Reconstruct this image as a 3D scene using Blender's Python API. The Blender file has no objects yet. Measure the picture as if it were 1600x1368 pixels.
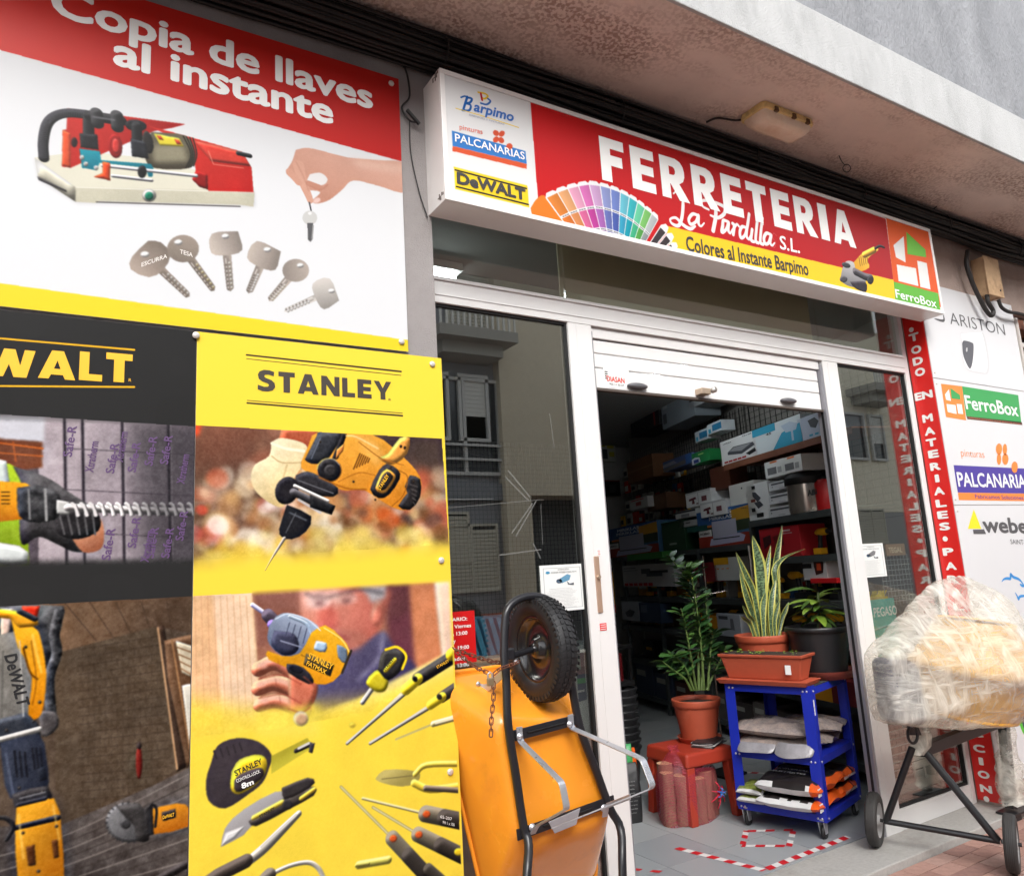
import bpy, math, random
import numpy as np
from mathutils import Vector, Matrix
random.seed(7); RNG = np.random.default_rng(5)
SC = bpy.context.scene
COL = SC.collection
# ------------------------------------------------------------------ camera (surveyed from the facade's straight edges)
F = 1190.0; PX, PY = 800.0, 684.0
R3 = np.array([[0.8528, 0.0442, 0.5204], [-0.5189, 0.1841, 0.8347], [-0.0590, -0.9819, 0.1799]])
_u, _s, _v = np.linalg.svd(R3); R3 = _u @ _v
CAM = np.array([0.0, -3.03, 1.62])
cam = bpy.data.cameras.new('camera'); camo = bpy.data.objects.new('camera', cam); COL.objects.link(camo)
cam.sensor_width = 36; cam.lens = F / 1600 * 36; cam.clip_start = 0.05; cam.clip_end = 400
ax = [R3 @ np.array(a) for a in ((1, 0, 0), (0, -1, 0), (0, 0, -1))]
M = Matrix.Identity(4)
for j in range(3):
    for i in range(3): M[i][j] = ax[j][i]
for i in range(3): M[i][3] = CAM[i]
camo.matrix_world = M
SC.camera = camo
# ------------------------------------------------------------------ sky, sun, exposure
SUN_EL, SUN_AZ = 40, -158     # degrees; azimuth of the direction to the sun measured from +Y towards +X
w = bpy.data.worlds.new('World'); SC.world = w; w.use_nodes = True
nt = w.node_tree; nt.nodes.clear()
sky = nt.nodes.new('ShaderNodeTexSky'); sky.sky_type = 'NISHITA'; sky.sun_disc = False
sky.sun_elevation = math.radians(SUN_EL); sky.sun_rotation = math.radians(SUN_AZ)
sky.dust_density = 4.0; sky.air_density = 1.0; sky.ozone_density = 1.0
hs = nt.nodes.new('ShaderNodeHueSaturation'); hs.inputs['Saturation'].default_value = 0.28
bg = nt.nodes.new('ShaderNodeBackground'); bg.inputs['Strength'].default_value = 0.15
wo = nt.nodes.new('ShaderNodeOutputWorld')
nt.links.new(sky.outputs[0], hs.inputs['Color']); nt.links.new(hs.outputs[0], bg.inputs[0]); nt.links.new(bg.outputs[0], wo.inputs[0])
sl = bpy.data.lights.new('sun', 'SUN'); sl.energy = 0.5; sl.angle = math.radians(25); sl.color = (.985, 1, .975)
so = bpy.data.objects.new('sun', sl); COL.objects.link(so)
_el, _az = math.radians(SUN_EL), math.radians(SUN_AZ)
_d = Vector((math.sin(_az) * math.cos(_el), math.cos(_az) * math.cos(_el), math.sin(_el)))
so.rotation_euler = _d.to_track_quat('Z', 'Y').to_euler()
SC.view_settings.view_transform = 'Standard'; SC.view_settings.look = 'None'
SC.view_settings.exposure = 1.42; SC.view_settings.gamma = 1.0
SC.view_settings.use_curve_mapping = False
SC.cycles.max_bounces = 8; SC.cycles.transparent_max_bounces = 12; SC.cycles.sample_clamp_indirect = 6

# ------------------------------------------------------------------ surveying helpers
def ray(px, py): return R3 @ np.array([px - PX, py - PY, F])
def at(px, py, y=0.0):
    r = ray(px, py); return CAM + r * ((y - CAM[1]) / r[1])
def az(px, py, z=0.0):
    r = ray(px, py); return CAM + r * ((z - CAM[2]) / r[2])
def axx(px, py, x):
    r = ray(px, py); return CAM + r * ((x - CAM[0]) / r[0])
yF = -0.165          # face of the front wall; the glazing stands back at y = 0
yP = -0.178          # face of the posters
yS = -0.332          # face of the light box sign
XR = 5.30            # right reveal

WORDS = ['first', 'second', 'third', 'fourth', 'fifth', 'sixth', 'seventh', 'eighth', 'ninth', 'tenth', 'eleventh', 'twelfth', 'thirteenth', 'fourteenth']
# ------------------------------------------------------------------ materials
def lin(c):
    c = [v / 255 for v in c[:3]]
    return tuple((v / 12.92 if v <= .04045 else ((v + .055) / 1.055) ** 2.4) for v in c) + (1,)
MATS = {}
def mat(name, rgb, rough=.5, metal=0, noise=0, nscale=8, bump=0, bscale=60, spec=.5, coat=0, rough_var=0, detail=5, dirt=None, stretch=None):
    if name in MATS: return MATS[name]
    m = bpy.data.materials.new(name); m.use_nodes = True; t = m.node_tree; b = t.nodes['Principled BSDF']
    col = lin(rgb) if max(rgb) > 1 else tuple(rgb[:3]) + (1,)
    b.inputs['Base Color'].default_value = col
    b.inputs['Roughness'].default_value = rough; b.inputs['Metallic'].default_value = metal
    b.inputs['Specular IOR Level'].default_value = spec
    b.inputs['Coat Weight'].default_value = coat
    if noise or bump or rough_var or dirt:
        tc = t.nodes.new('ShaderNodeTexCoord'); src = tc.outputs['Object']
        if stretch:
            mp = t.nodes.new('ShaderNodeMapping'); mp.inputs['Scale'].default_value = stretch
            t.links.new(src, mp.inputs[0]); src = mp.outputs[0]
    if noise or rough_var:
        n = t.nodes.new('ShaderNodeTexNoise'); n.inputs['Scale'].default_value = nscale; n.inputs['Detail'].default_value = detail
        n.inputs['Roughness'].default_value = .62
        t.links.new(src, n.inputs[0])
    last = None
    if noise:
        r = t.nodes.new('ShaderNodeMapRange'); r.inputs[1].default_value = .3; r.inputs[2].default_value = .7
        r.inputs[3].default_value = 1 - noise; r.inputs[4].default_value = 1 + noise
        t.links.new(n.outputs[0], r.inputs[0])
        mx = t.nodes.new('ShaderNodeVectorMath'); mx.operation = 'SCALE'
        mx.inputs[0].default_value = col[:3]
        t.links.new(r.outputs[0], mx.inputs['Scale']); last = mx.outputs[0]
    if dirt:
        dcol, dscale, dlo, dhi = dirt
        n2 = t.nodes.new('ShaderNodeTexNoise'); n2.inputs['Scale'].default_value = dscale; n2.inputs['Detail'].default_value = 7
        n2.inputs['Roughness'].default_value = .7
        t.links.new(src, n2.inputs[0])
        r2 = t.nodes.new('ShaderNodeMapRange'); r2.inputs[1].default_value = dlo; r2.inputs[2].default_value = dhi
        t.links.new(n2.outputs[0], r2.inputs[0])
        mm = t.nodes.new('ShaderNodeMixRGB'); mm.inputs[1].default_value = col; mm.inputs[2].default_value = lin(dcol)
        if last: t.links.new(last, mm.inputs[1])
        t.links.new(r2.outputs[0], mm.inputs[0]); last = mm.outputs[0]
    if last: t.links.new(last, b.inputs['Base Color'])
    if rough_var:
        rr = t.nodes.new('ShaderNodeMapRange'); rr.inputs[3].default_value = max(0, rough - rough_var); rr.inputs[4].default_value = min(1, rough + rough_var)
        t.links.new(n.outputs[0], rr.inputs[0]); t.links.new(rr.outputs[0], b.inputs['Roughness'])
    if bump:
        nb = t.nodes.new('ShaderNodeTexNoise'); nb.inputs['Scale'].default_value = bscale; nb.inputs['Detail'].default_value = 4
        t.links.new(src, nb.inputs[0])
        bp = t.nodes.new('ShaderNodeBump'); bp.inputs['Strength'].default_value = 1; bp.inputs['Distance'].default_value = bump
        t.links.new(nb.outputs[0], bp.inputs['Height']); t.links.new(bp.outputs[0], b.inputs['Normal'])
    MATS[name] = m
    return m
def cm(rgb, rough=.5, **k):
    """plain material looked up by its colour"""
    return mat('paint_%d_%d_%d_%d' % (*rgb[:3], int(rough * 100)), rgb, rough, **k)
def glass_mat(name, tint, base, k=1.0):
    m = bpy.data.materials.new(name); m.use_nodes = True; t = m.node_tree; t.nodes.clear()
    o = t.nodes.new('ShaderNodeOutputMaterial'); mx = t.nodes.new('ShaderNodeMixShader')
    tr = t.nodes.new('ShaderNodeBsdfTransparent'); tr.inputs[0].default_value = (*tint, 1)
    g = t.nodes.new('ShaderNodeBsdfGlossy'); g.inputs['Roughness'].default_value = 0.0; g.inputs[0].default_value = (.97, .98, .95, 1)
    fr = t.nodes.new('ShaderNodeFresnel'); fr.inputs[0].default_value = 1.5
    ge = t.nodes.new('ShaderNodeNewGeometry'); io = t.nodes.new('ShaderNodeMapRange'); io.inputs[3].default_value = 1.5; io.inputs[4].default_value = 1 / 1.5
    t.links.new(ge.outputs['Backfacing'], io.inputs[0]); t.links.new(io.outputs[0], fr.inputs[0])
    ma = t.nodes.new('ShaderNodeMath'); ma.operation = 'MULTIPLY_ADD'; ma.inputs[1].default_value = k; ma.inputs[2].default_value = base
    ma.use_clamp = True
    t.links.new(fr.outputs[0], ma.inputs[0]); t.links.new(ma.outputs[0], mx.inputs[0])
    t.links.new(tr.outputs[0], mx.inputs[1]); t.links.new(g.outputs[0], mx.inputs[2]); t.links.new(mx.outputs[0], o.inputs[0])
    return m

# ------------------------------------------------------------------ mesh builder
class MB:
    def __init__(s): s.v = []; s.f = []; s.sm = []; s.mi = []; s.cur = 0
    def add(s, vs, fs, smooth=False):
        o = len(s.v); s.v += [tuple(map(float, p)) for p in vs]
        for f in fs: s.f.append(tuple(i + o for i in f)); s.sm.append(smooth); s.mi.append(s.cur)
        return s
    def hexa(s, c):  # 8 corners: bottom 4 ccw, top 4 ccw
        return s.add(c, [(3, 2, 1, 0), (4, 5, 6, 7), (0, 1, 5, 4), (1, 2, 6, 5), (2, 3, 7, 6), (3, 0, 4, 7)])
    def box(s, x0, x1, y0, y1, z0, z1):
        return s.hexa([(x0, y0, z0), (x1, y0, z0), (x1, y1, z0), (x0, y1, z0), (x0, y0, z1), (x1, y0, z1), (x1, y1, z1), (x0, y1, z1)])
    def obox(s, o, a, b, c):  # origin + three edge vectors
        o, a, b, c = map(np.array, (o, a, b, c))
        return s.hexa([o, o + a, o + a + b, o + b, o + c, o + a + c, o + a + b + c, o + b + c])
    def quad(s, *p): return s.add(p, [tuple(range(len(p)))])
    def prism(s, pts, ext):  # flat polygon pts extruded by vector ext
        n = len(pts); e = np.array(ext); P = [np.array(p, float) for p in pts]
        return s.add(P + [p + e for p in P], [tuple(range(n))[::-1], tuple(range(n, 2 * n))] + [(i, (i + 1) % n, (i + 1) % n + n, i + n) for i in range(n)])
    def tube(s, pts, r, n=8, closed=False, caps=True, flat=None, up=None):
        P = [np.array(p, float) for p in pts]; m = len(P); rs = r if hasattr(r, '__len__') else [r] * m
        rings = []; prev = None
        for i in range(m):
            a = P[(i - 1) % m] if (closed or i > 0) else P[i]; b = P[(i + 1) % m] if (closed or i < m - 1) else P[i]
            t = b - a; t = t / (np.linalg.norm(t) + 1e-9)
            if prev is None:
                ref = np.array(up, float) if up is not None else (np.array([0, 0, 1.]) if abs(t[2]) < .9 else np.array([1., 0, 0]))
                u = np.cross(t, ref); u /= np.linalg.norm(u) + 1e-9
            else:
                u = prev - t * (prev @ t); u /= np.linalg.norm(u) + 1e-9
            prev = u; w_ = np.cross(t, u)
            ru, rw = (rs[i], rs[i]) if flat is None else (flat[0], flat[1])
            if flat is None: rings.append([P[i] + u * ru * math.cos(2 * math.pi * k / n) + w_ * rw * math.sin(2 * math.pi * k / n) for k in range(n)])
            else: rings.append([P[i] + u * ru * a_ + w_ * rw * b_ for a_, b_ in ((1, 1), (-1, 1), (-1, -1), (1, -1))])
        if flat is not None: n = 4
        vs = [p for rg in rings for p in rg]; fs = []
        for i in range(m if closed else m - 1):
            for k in range(n):
                a = i * n + k; b = i * n + (k + 1) % n; c = ((i + 1) % m) * n + (k + 1) % n; d = ((i + 1) % m) * n + k
                fs.append((a, b, c, d))
        s.add(vs, fs, flat is None)
        if caps and not closed:
            s.add(rings[0], [tuple(range(n))[::-1]]); s.add(rings[-1], [tuple(range(n))])
        return s
    def lathe(s, prof, c=(0, 0, 0), n=32, axis=(0, 0, 1), smooth=True, sx=1, sy=1):  # prof (r, h); repeated points make sharp edges
        A = np.array(axis, float); A /= np.linalg.norm(A)
        ref = np.array([1., 0, 0]) if abs(A[0]) < .9 else np.array([0, 1., 0])
        U = np.cross(A, ref); U /= np.linalg.norm(U); V = np.cross(A, U); c = np.array(c, float)
        seg = [[]]
        for i, p in enumerate(prof):
            if i and p == prof[i - 1]: seg.append([p]); continue
            seg[-1].append(p)
        segs = [q for q in seg if len(q) > 1]
        for q in segs:
            vs = []; fs = []
            for r, h in q:
                for k in range(n):
                    a = 2 * math.pi * k / n; vs.append(c + A * h + U * r * math.cos(a) * sx + V * r * math.sin(a) * sy)
            for i in range(len(q) - 1):
                for k in range(n): fs.append((i * n + k, i * n + (k + 1) % n, (i + 1) * n + (k + 1) % n, (i + 1) * n + k))
            s.add(vs, fs, smooth)
        return s
    def sphere(s, c, r, n=10, sc=(1, 1, 1)):
        c = np.array(c, float); vs = []; fs = []
        for i in range(n + 1):
            th = math.pi * i / n
            for k in range(n * 2):
                a = math.pi * k / n; vs.append(c + np.array([math.sin(th) * math.cos(a) * sc[0], math.sin(th) * math.sin(a) * sc[1], math.cos(th) * sc[2]]) * r)
        for i in range(n):
            for k in range(2 * n): fs.append((i * 2 * n + k, (i + 1) * 2 * n + k, (i + 1) * 2 * n + (k + 1) % (2 * n), i * 2 * n + (k + 1) % (2 * n)))
        return s.add(vs, fs, True)
    def mesh(s, name, off=(0, 0, 0)):
        me = bpy.data.meshes.new(name); o = np.array(off, float)
        me.from_pydata([tuple(np.array(p) - o) for p in s.v], [], s.f)
        me.polygons.foreach_set('use_smooth', s.sm); me.polygons.foreach_set('material_index', s.mi); me.update()
        return me
    def build(s, name, m, parent=None, local=False, bev=0, bseg=2, label=None):
        off = (0, 0, 0)
        if parent is not None and not local:
            q = parent
            while q is not None: off = tuple(a + b for a, b in zip(off, q.location)); q = q.parent
        me = s.mesh(name, off)
        for x in (m if isinstance(m, (list, tuple)) else [m]): me.materials.append(x)
        o = bpy.data.objects.new(name, me); COL.objects.link(o)
        if parent is not None: o.parent = parent
        if bev:
            b = o.modifiers.new('bevel', 'BEVEL'); b.width = bev; b.segments = bseg; b.limit_method = 'ANGLE'; b.angle_limit = math.radians(40); b.harden_normals = False
        if label: o['label'] = label
        return o
def tag(o, label=None, cat=None, group=None, kind=None):
    for k, v in (('label', label), ('category', cat), ('group', group), ('kind', kind)):
        if v: o[k] = v
    return o
def thing(name, label, cat, loc=(0, 0, 0), rz=0, group=None):
    o = bpy.data.objects.new(name, None); COL.objects.link(o); o.empty_display_size = .1
    o.location = tuple(map(float, loc)); o.rotation_euler = (0, 0, rz)
    return tag(o, label, cat, group)
def struct(o): o['kind'] = 'structure'; return o
def copy_tree(o, parent=None):
    c = o.copy(); COL.objects.link(c)
    if parent is not None: c.parent = parent
    for ch in list(o.children): copy_tree(ch, c)
    return c
def spline(pts, k=6):
    """Catmull-Rom through pts"""
    P = [np.array(p, float) for p in pts]; P = [2 * P[0] - P[1]] + P + [2 * P[-1] - P[-2]]; out = []
    for i in range(1, len(P) - 2):
        for j in range(k):
            t = j / k; a, b, c, d = P[i - 1], P[i], P[i + 1], P[i + 2]
            out.append(.5 * ((2 * b) + (c - a) * t + (2 * a - 5 * b + 4 * c - d) * t * t + (3 * b - a - 3 * c + d) * t ** 3))
    out.append(P[-2]); return out

# ------------------------------------------------------------------ lettering
def text(parent, s, origin, xd, ud, width, cap, m, bold=0.0, name='lettering', shear=0, space=1.0, align=0, lift=.0012):
    """flat vinyl lettering: width of the whole line and cap height in metres"""
    c = bpy.data.curves.new('t', 'FONT'); c.body = s; c.offset = bold if bold <= .014 else 0; c.shear = shear; c.space_character = space; c.resolution_u = 3
    o = bpy.data.objects.new('t', c); COL.objects.link(o)
    me = bpy.data.meshes.new_from_object(o)
    bpy.data.objects.remove(o); bpy.data.curves.remove(c)
    n = len(me.vertices); co = np.zeros(n * 3); me.vertices.foreach_get('co', co); co = co.reshape(-1, 3)
    if bold > .014:     # heavier letters: the same outline spread by the extra stroke width
        fc = [tuple(p.vertices) for p in me.polygons]; e_ = bold; dirs = [(0, 0)] + [(e_ * math.cos(a), e_ * math.sin(a)) for a in np.linspace(0, 2 * math.pi, 9)[:-1]]
        bpy.data.meshes.remove(me); me = bpy.data.meshes.new(name); V_ = []; F_ = []
        for k, (dx, dy) in enumerate(dirs): V_.append(co + np.array([dx, dy, k * .00004])); F_ += [tuple(i + k * n for i in f) for f in fc]
        co = np.concatenate(V_); me.from_pydata([tuple(v) for v in co], [], F_); n = len(co)
    x0, x1 = co[:, 0].min(), co[:, 0].max()
    sx = width / (x1 - x0) if width else cap / .73; sy = cap / (.73 + 2 * bold)
    xd = np.array(xd, float); xd /= np.linalg.norm(xd); ud = np.array(ud, float); ud /= np.linalg.norm(ud); nn_ = np.cross(xd, ud)
    X = (co[:, 0] - x0) * sx; Y = (co[:, 1] + bold) * sy
    if align: X = X - align * (x1 - x0) * sx
    W = np.array(origin, float) + np.outer(X, xd) + np.outer(Y, ud) + np.outer(co[:, 2], nn_) * (1 if bold > .014 else 0) + nn_ * lift
    off = np.zeros(3); q = parent
    while q is not None: off += np.array(q.location); q = q.parent
    me.vertices.foreach_set('co', (W - off).ravel()); me.update()
    me.materials.clear(); me.materials.append(m)
    ob = bpy.data.objects.new(name, me); COL.objects.link(ob); ob.parent = parent
    return ob
def textp(parent, s, p0, p1, cap, m, y, bold=0.0, **k):
    """baseline from photo point p0 to p1 on the upright plane y, cap height in photo pixels at p0"""
    a = at(*p0, y); b = at(*p1, y); h = abs(at(p0[0], p0[1] - cap, y)[2] - a[2]); d = b - a
    return text(parent, s, a, d, (0, 0, 1), np.linalg.norm(d), h, m, bold, **k)

# ------------------------------------------------------------------ printed pictures, drawn here pixel by pixel
def boxblur(a, r):
    r = int(round(r))
    if r < 1: return a
    for _ in range(2):
        for axis in (0, 1):
            pad = [(0, 0)] * a.ndim; pad[axis] = (r + 1, r)
            c = np.cumsum(np.pad(a, pad, mode='edge'), axis=axis, dtype=np.float64)
            n = a.shape[axis]
            hi = np.take(c, np.arange(2 * r + 1, 2 * r + 1 + n), axis=axis); lo = np.take(c, np.arange(0, n), axis=axis)
            a = ((hi - lo) / (2 * r + 1)).astype(np.float32)
    return a
def vnoise(h, w_, cell, octaves=3, cx=None):
    out = np.zeros((h, w_), np.float32); amp = 1; tot = 0
    for o in range(octaves):
        cy_ = max(1, cell / 2 ** o); cx_ = max(1, (cx or cell) / 2 ** o)
        gh, gw = int(h / cy_) + 3, int(w_ / cx_) + 3
        g = RNG.random((gh, gw)).astype(np.float32)
        yy = np.arange(h) / cy_; xx = np.arange(w_) / cx_
        y0 = yy.astype(int); x0 = xx.astype(int); fy = (yy - y0)[:, None]; fx = (xx - x0)[None]
        fy = fy * fy * (3 - 2 * fy); fx = fx * fx * (3 - 2 * fx)
        g00 = g[y0][:, x0]; g01 = g[y0][:, x0 + 1]; g10 = g[y0 + 1][:, x0]; g11 = g[y0 + 1][:, x0 + 1]
        out += amp * ((g00 * (1 - fx) + g01 * fx) * (1 - fy) + (g10 * (1 - fx) + g11 * fx) * fy); tot += amp; amp *= .55
    return out / tot
class Canvas:
    """upright print on plane y; points are given as seen in the photograph and carried onto the plane"""
    def __init__(s, x0, x1, z0, z1, y, res, base):
        s.x0, s.x1, s.z0, s.z1, s.y, s.res = x0, x1, z0, z1, y, res
        s.w = int((x1 - x0) * res); s.h = int((z1 - z0) * res)
        s.a = np.empty((s.h, s.w, 3), np.float32); s.a[:] = np.array(base[:3]) / 255
        s.clipm = None; s.photo = False
    def P(s, px, py):
        p = at(px, py, s.y); return np.array([(p[0] - s.x0) * s.res, (s.z1 - p[2]) * s.res])
    def sc(s, px, py):
        a = s.P(px, py); b = s.P(px + 1, py); c = s.P(px, py + 1); return (np.linalg.norm(b - a) + np.linalg.norm(c - a)) / 2
    def _mask(s, Q, pad=0):
        Q = np.array(Q); x0 = max(0, int(Q[:, 0].min() - pad)); x1 = min(s.w, int(Q[:, 0].max() + pad) + 2)
        y0 = max(0, int(Q[:, 1].min() - pad)); y1 = min(s.h, int(Q[:, 1].max() + pad) + 2)
        if x1 <= x0 or y1 <= y0: return None
        yy, xx = np.mgrid[y0:y1, x0:x1].astype(np.float32); yy += .5; xx += .5
        m = np.zeros(yy.shape, bool); n = len(Q)
        for i in range(n):
            ax_, ay = Q[i]; bx, by = Q[(i + 1) % n]
            if ay == by: continue
            m ^= ((ay > yy) != (by > yy)) & (xx < (bx - ax_) * (yy - ay) / (by - ay) + ax_)
        return x0, x1, y0, y1, m.astype(np.float32)
    def _comp(s, x0, x1, y0, y1, m, col):
        if s.clipm is not None: m = m * s.clipm[y0:y1, x0:x1]
        c = np.asarray(col, np.float32)
        s.a[y0:y1, x0:x1] = s.a[y0:y1, x0:x1] * (1 - m[..., None]) + c * m[..., None]
    def poly(s, pts, col, a=1, blur=0, sm=0, tex=0, grad=None):
        """grad = (colour2, p_start, p_end): colour runs from col to colour2"""
        if sm: pts = [tuple(p) for p in spline(list(pts) + [pts[0]], sm)]
        Q = [s.P(*p) for p in pts]; r = _mask_r = blur * s.sc(*pts[0])
        k = s._mask(Q, r * 2 + 1)
        if k is None: return
        x0, x1, y0, y1, m = k
        m = boxblur(m, r) if r >= 1 else boxblur(m, 1) * .5 + m * .5
        c = np.array(col[:3], np.float32) / 255
        if s.photo and not grad and blur < 2 and y1 - y0 < 330 and x1 - x0 < 330:
            yy, xx = np.mgrid[0:y1 - y0, 0:x1 - x0]; k_ = (xx / max(1, x1 - x0) * .45 + yy / max(1, y1 - y0))[..., None] / 1.45
            c = np.clip(c * (1 + .20 * (.5 - k_)) + (vnoise(y1 - y0, x1 - x0, 9, 3)[..., None] - .5) * .07, 0, 1)
            pr_ = max(2, int(min(m.shape) * .09)); e_ = boxblur(m, pr_); gy_, gx_ = np.gradient(e_); sd = np.clip((gx_ * .5 + gy_ * .85) * pr_ * 2.4, -.55, .6)[..., None]; c = np.clip(c * (1 + sd * .75) + np.maximum(sd, 0) * .16, 0, 1) * (1 - .22 * np.clip((1 - e_) * 1.5, 0, 1)[..., None])
        if grad:
            c2, g0, g1 = grad; g0 = s.P(*g0); g1 = s.P(*g1); d = g1 - g0
            yy, xx = np.mgrid[y0:y1, x0:x1]
            t = np.clip(((xx - g0[0]) * d[0] + (yy - g0[1]) * d[1]) / (d @ d), 0, 1)[..., None]
            c = c * (1 - t) + np.array(c2[:3], np.float32) / 255 * t
        if tex:
            n = vnoise(y1 - y0, x1 - x0, 14, 3)[..., None] - .5
            c = np.clip(c + n * tex, 0, 1)
        s._comp(x0, x1, y0, y1, m * a, c)
    def stroke(s, pts, w_, col, a=1, blur=0, sm=4, tex=0):
        n0 = len(pts); W = list(w_) if hasattr(w_, '__len__') else [w_] * n0
        P3 = [(*p, ww) for p, ww in zip(pts, W)]
        if sm and n0 > 2: P3 = [tuple(p) for p in spline(P3, sm)]
        Q = np.array([[*s.P(p[0], p[1]), p[2] / 2 * s.sc(p[0], p[1])] for p in P3])
        pad = Q[:, 2].max() + 2
        x0 = max(0, int(Q[:, 0].min() - pad)); x1 = min(s.w, int(Q[:, 0].max() + pad) + 1)
        y0 = max(0, int(Q[:, 1].min() - pad)); y1 = min(s.h, int(Q[:, 1].max() + pad) + 1)
        if x1 <= x0 or y1 <= y0: return
        yy, xx = np.mgrid[y0:y1, x0:x1].astype(np.float32); m = np.zeros(yy.shape, np.float32)
        for i in range(len(Q) - 1):
            a_, b_ = Q[i], Q[i + 1]; d = b_[:2] - a_[:2]; L = d @ d + 1e-9
            t = np.clip(((xx - a_[0]) * d[0] + (yy - a_[1]) * d[1]) / L, 0, 1)
            dist = np.hypot(xx - a_[0] - t * d[0], yy - a_[1] - t * d[1])
            rr = a_[2] * (1 - t) + b_[2] * t
            m = np.maximum(m, np.clip(rr - dist + .5, 0, 1))
        if blur: m = boxblur(m, blur * s.sc(*pts[0]))
        c = np.array(col[:3], np.float32) / 255
        if s.photo and Q[:, 2].max() > 3.5 and not blur:
            e_ = boxblur(m, max(1, int(Q[:, 2].max() * .5))); gy_, gx_ = np.gradient(e_); sd = np.clip((gx_ * .5 + gy_ * .85) * Q[:, 2].max() * 1.5, -.6, .7)[..., None]; c = np.clip(c * (1 + sd * .8) + np.maximum(sd, 0) * .15, 0, 1)
        if tex: c = np.clip(c + (vnoise(y1 - y0, x1 - x0, 8, 2)[..., None] - .5) * tex, 0, 1)
        s._comp(x0, x1, y0, y1, m * a, c)
    def ell(s, cx, cy, rx, ry, col, rot=0, a=1, blur=0, grad=None, n=28, tex=0):
        c, s_ = math.cos(math.radians(rot)), math.sin(math.radians(rot))
        pts = [(cx + rx * math.cos(t) * c - ry * math.sin(t) * s_, cy + rx * math.cos(t) * s_ + ry * math.sin(t) * c) for t in np.linspace(0, 2 * math.pi, n, endpoint=False)]
        s.poly(pts, col, a, blur, grad=grad, tex=tex)
    def clip(s, pts=None):
        if pts is None: s.clipm = None; return
        k = s._mask([s.P(*p) for p in pts]); s.clipm = np.zeros((s.h, s.w), np.float32)
        x0, x1, y0, y1, m = k; s.clipm[y0:y1, x0:x1] = m
    def blobs(s, box, n, cols, r0, r1, a=.5, blur=3, asp=1.0):
        for _ in range(n):
            x = random.uniform(box[0], box[2]); y = random.uniform(box[1], box[3]); r = random.uniform(r0, r1)
            s.ell(x, y, r, r * asp * random.uniform(.7, 1.3), random.choice(cols), random.uniform(0, 180), a * random.uniform(.6, 1.2), blur * random.uniform(.7, 1.3), n=12)
    def soften(s, pts, r):
        k = s._mask([s.P(*p) for p in pts]); x0, x1, y0, y1, m = k; m = boxblur(m, 3)[..., None]; q = boxblur(s.a[y0:y1, x0:x1], r)
        s.a[y0:y1, x0:x1] = s.a[y0:y1, x0:x1] * (1 - m) + q * m
    def photofy(s, pts, amt=1.0):
        """print grain, soft focus and uneven tone over a photographic part of the sheet"""
        k = s._mask([s.P(*p) for p in pts])
        x0, x1, y0, y1, m = k; r = s.a[y0:y1, x0:x1]; h, w_ = m.shape
        b = boxblur(r, 1); big = boxblur(r, 12); m = m * np.clip((.90 - b.min(axis=2)) * 5, 0, 1); q = b + (b - big) * .22 * amt
        q = q * (1 + (vnoise(h, w_, 60, 3)[..., None] - .5) * .30 * amt) + (vnoise(h, w_, 5, 3)[..., None] - .5) * .10 * amt + (RNG.random((h, w_, 1)).astype(np.float32) - .5) * .03
        s.a[y0:y1, x0:x1] = np.clip(r * (1 - m[..., None]) + q * m[..., None], 0, 1)
    def image(s, name):
        im = bpy.data.images.new(name, s.w, s.h, alpha=False)
        p = np.ones((s.h, s.w, 4), np.float32); p[..., :3] = np.clip(s.a[::-1], 0, 1)
        im.pixels.foreach_set(p.ravel()); im.update(); im.pack()
        return im
    def board(s, name, parent, thick=.004, rough=.3, gain=.80, label=None, coat=0):
        """the sheet itself: front face carries the print, edges are white"""
        m = bpy.data.materials.new(name + '_print'); m.use_nodes = True; t = m.node_tree; b = t.nodes['Principled BSDF']
        ti = t.nodes.new('ShaderNodeTexImage'); ti.image = s.image(name + '_print'); ti.extension = 'EXTEND'
        mu = t.nodes.new('ShaderNodeVectorMath'); mu.operation = 'SCALE'; mu.inputs['Scale'].default_value = gain
        t.links.new(ti.outputs[0], mu.inputs[0]); t.links.new(mu.outputs[0], b.inputs['Base Color'])
        b.inputs['Roughness'].default_value = rough; b.inputs['Specular IOR Level'].default_value = .14
        mb = MB(); x0, x1, z0, z1, y = s.x0, s.x1, s.z0, s.z1, s.y
        mb.box(x0, x1, y, y + thick, z0, z1); mb.mi = [0, 0, 1, 0, 0, 0]
        o = mb.build(name, [cm((225, 225, 222), .4), m], parent, label=label)
        uv = o.data.uv_layers.new(name='uv')
        for pl in o.data.polygons:
            for li in pl.loop_indices:
                v = o.data.vertices[o.data.loops[li].vertex_index].co
                off = np.zeros(3); q = parent
                while q is not None: off += np.array(q.location); q = q.parent
                uv.data[li].uv = ((v.x + off[0] - x0) / (x1 - x0), (v.z + off[2] - z0) / (z1 - z0))
        return o
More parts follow.
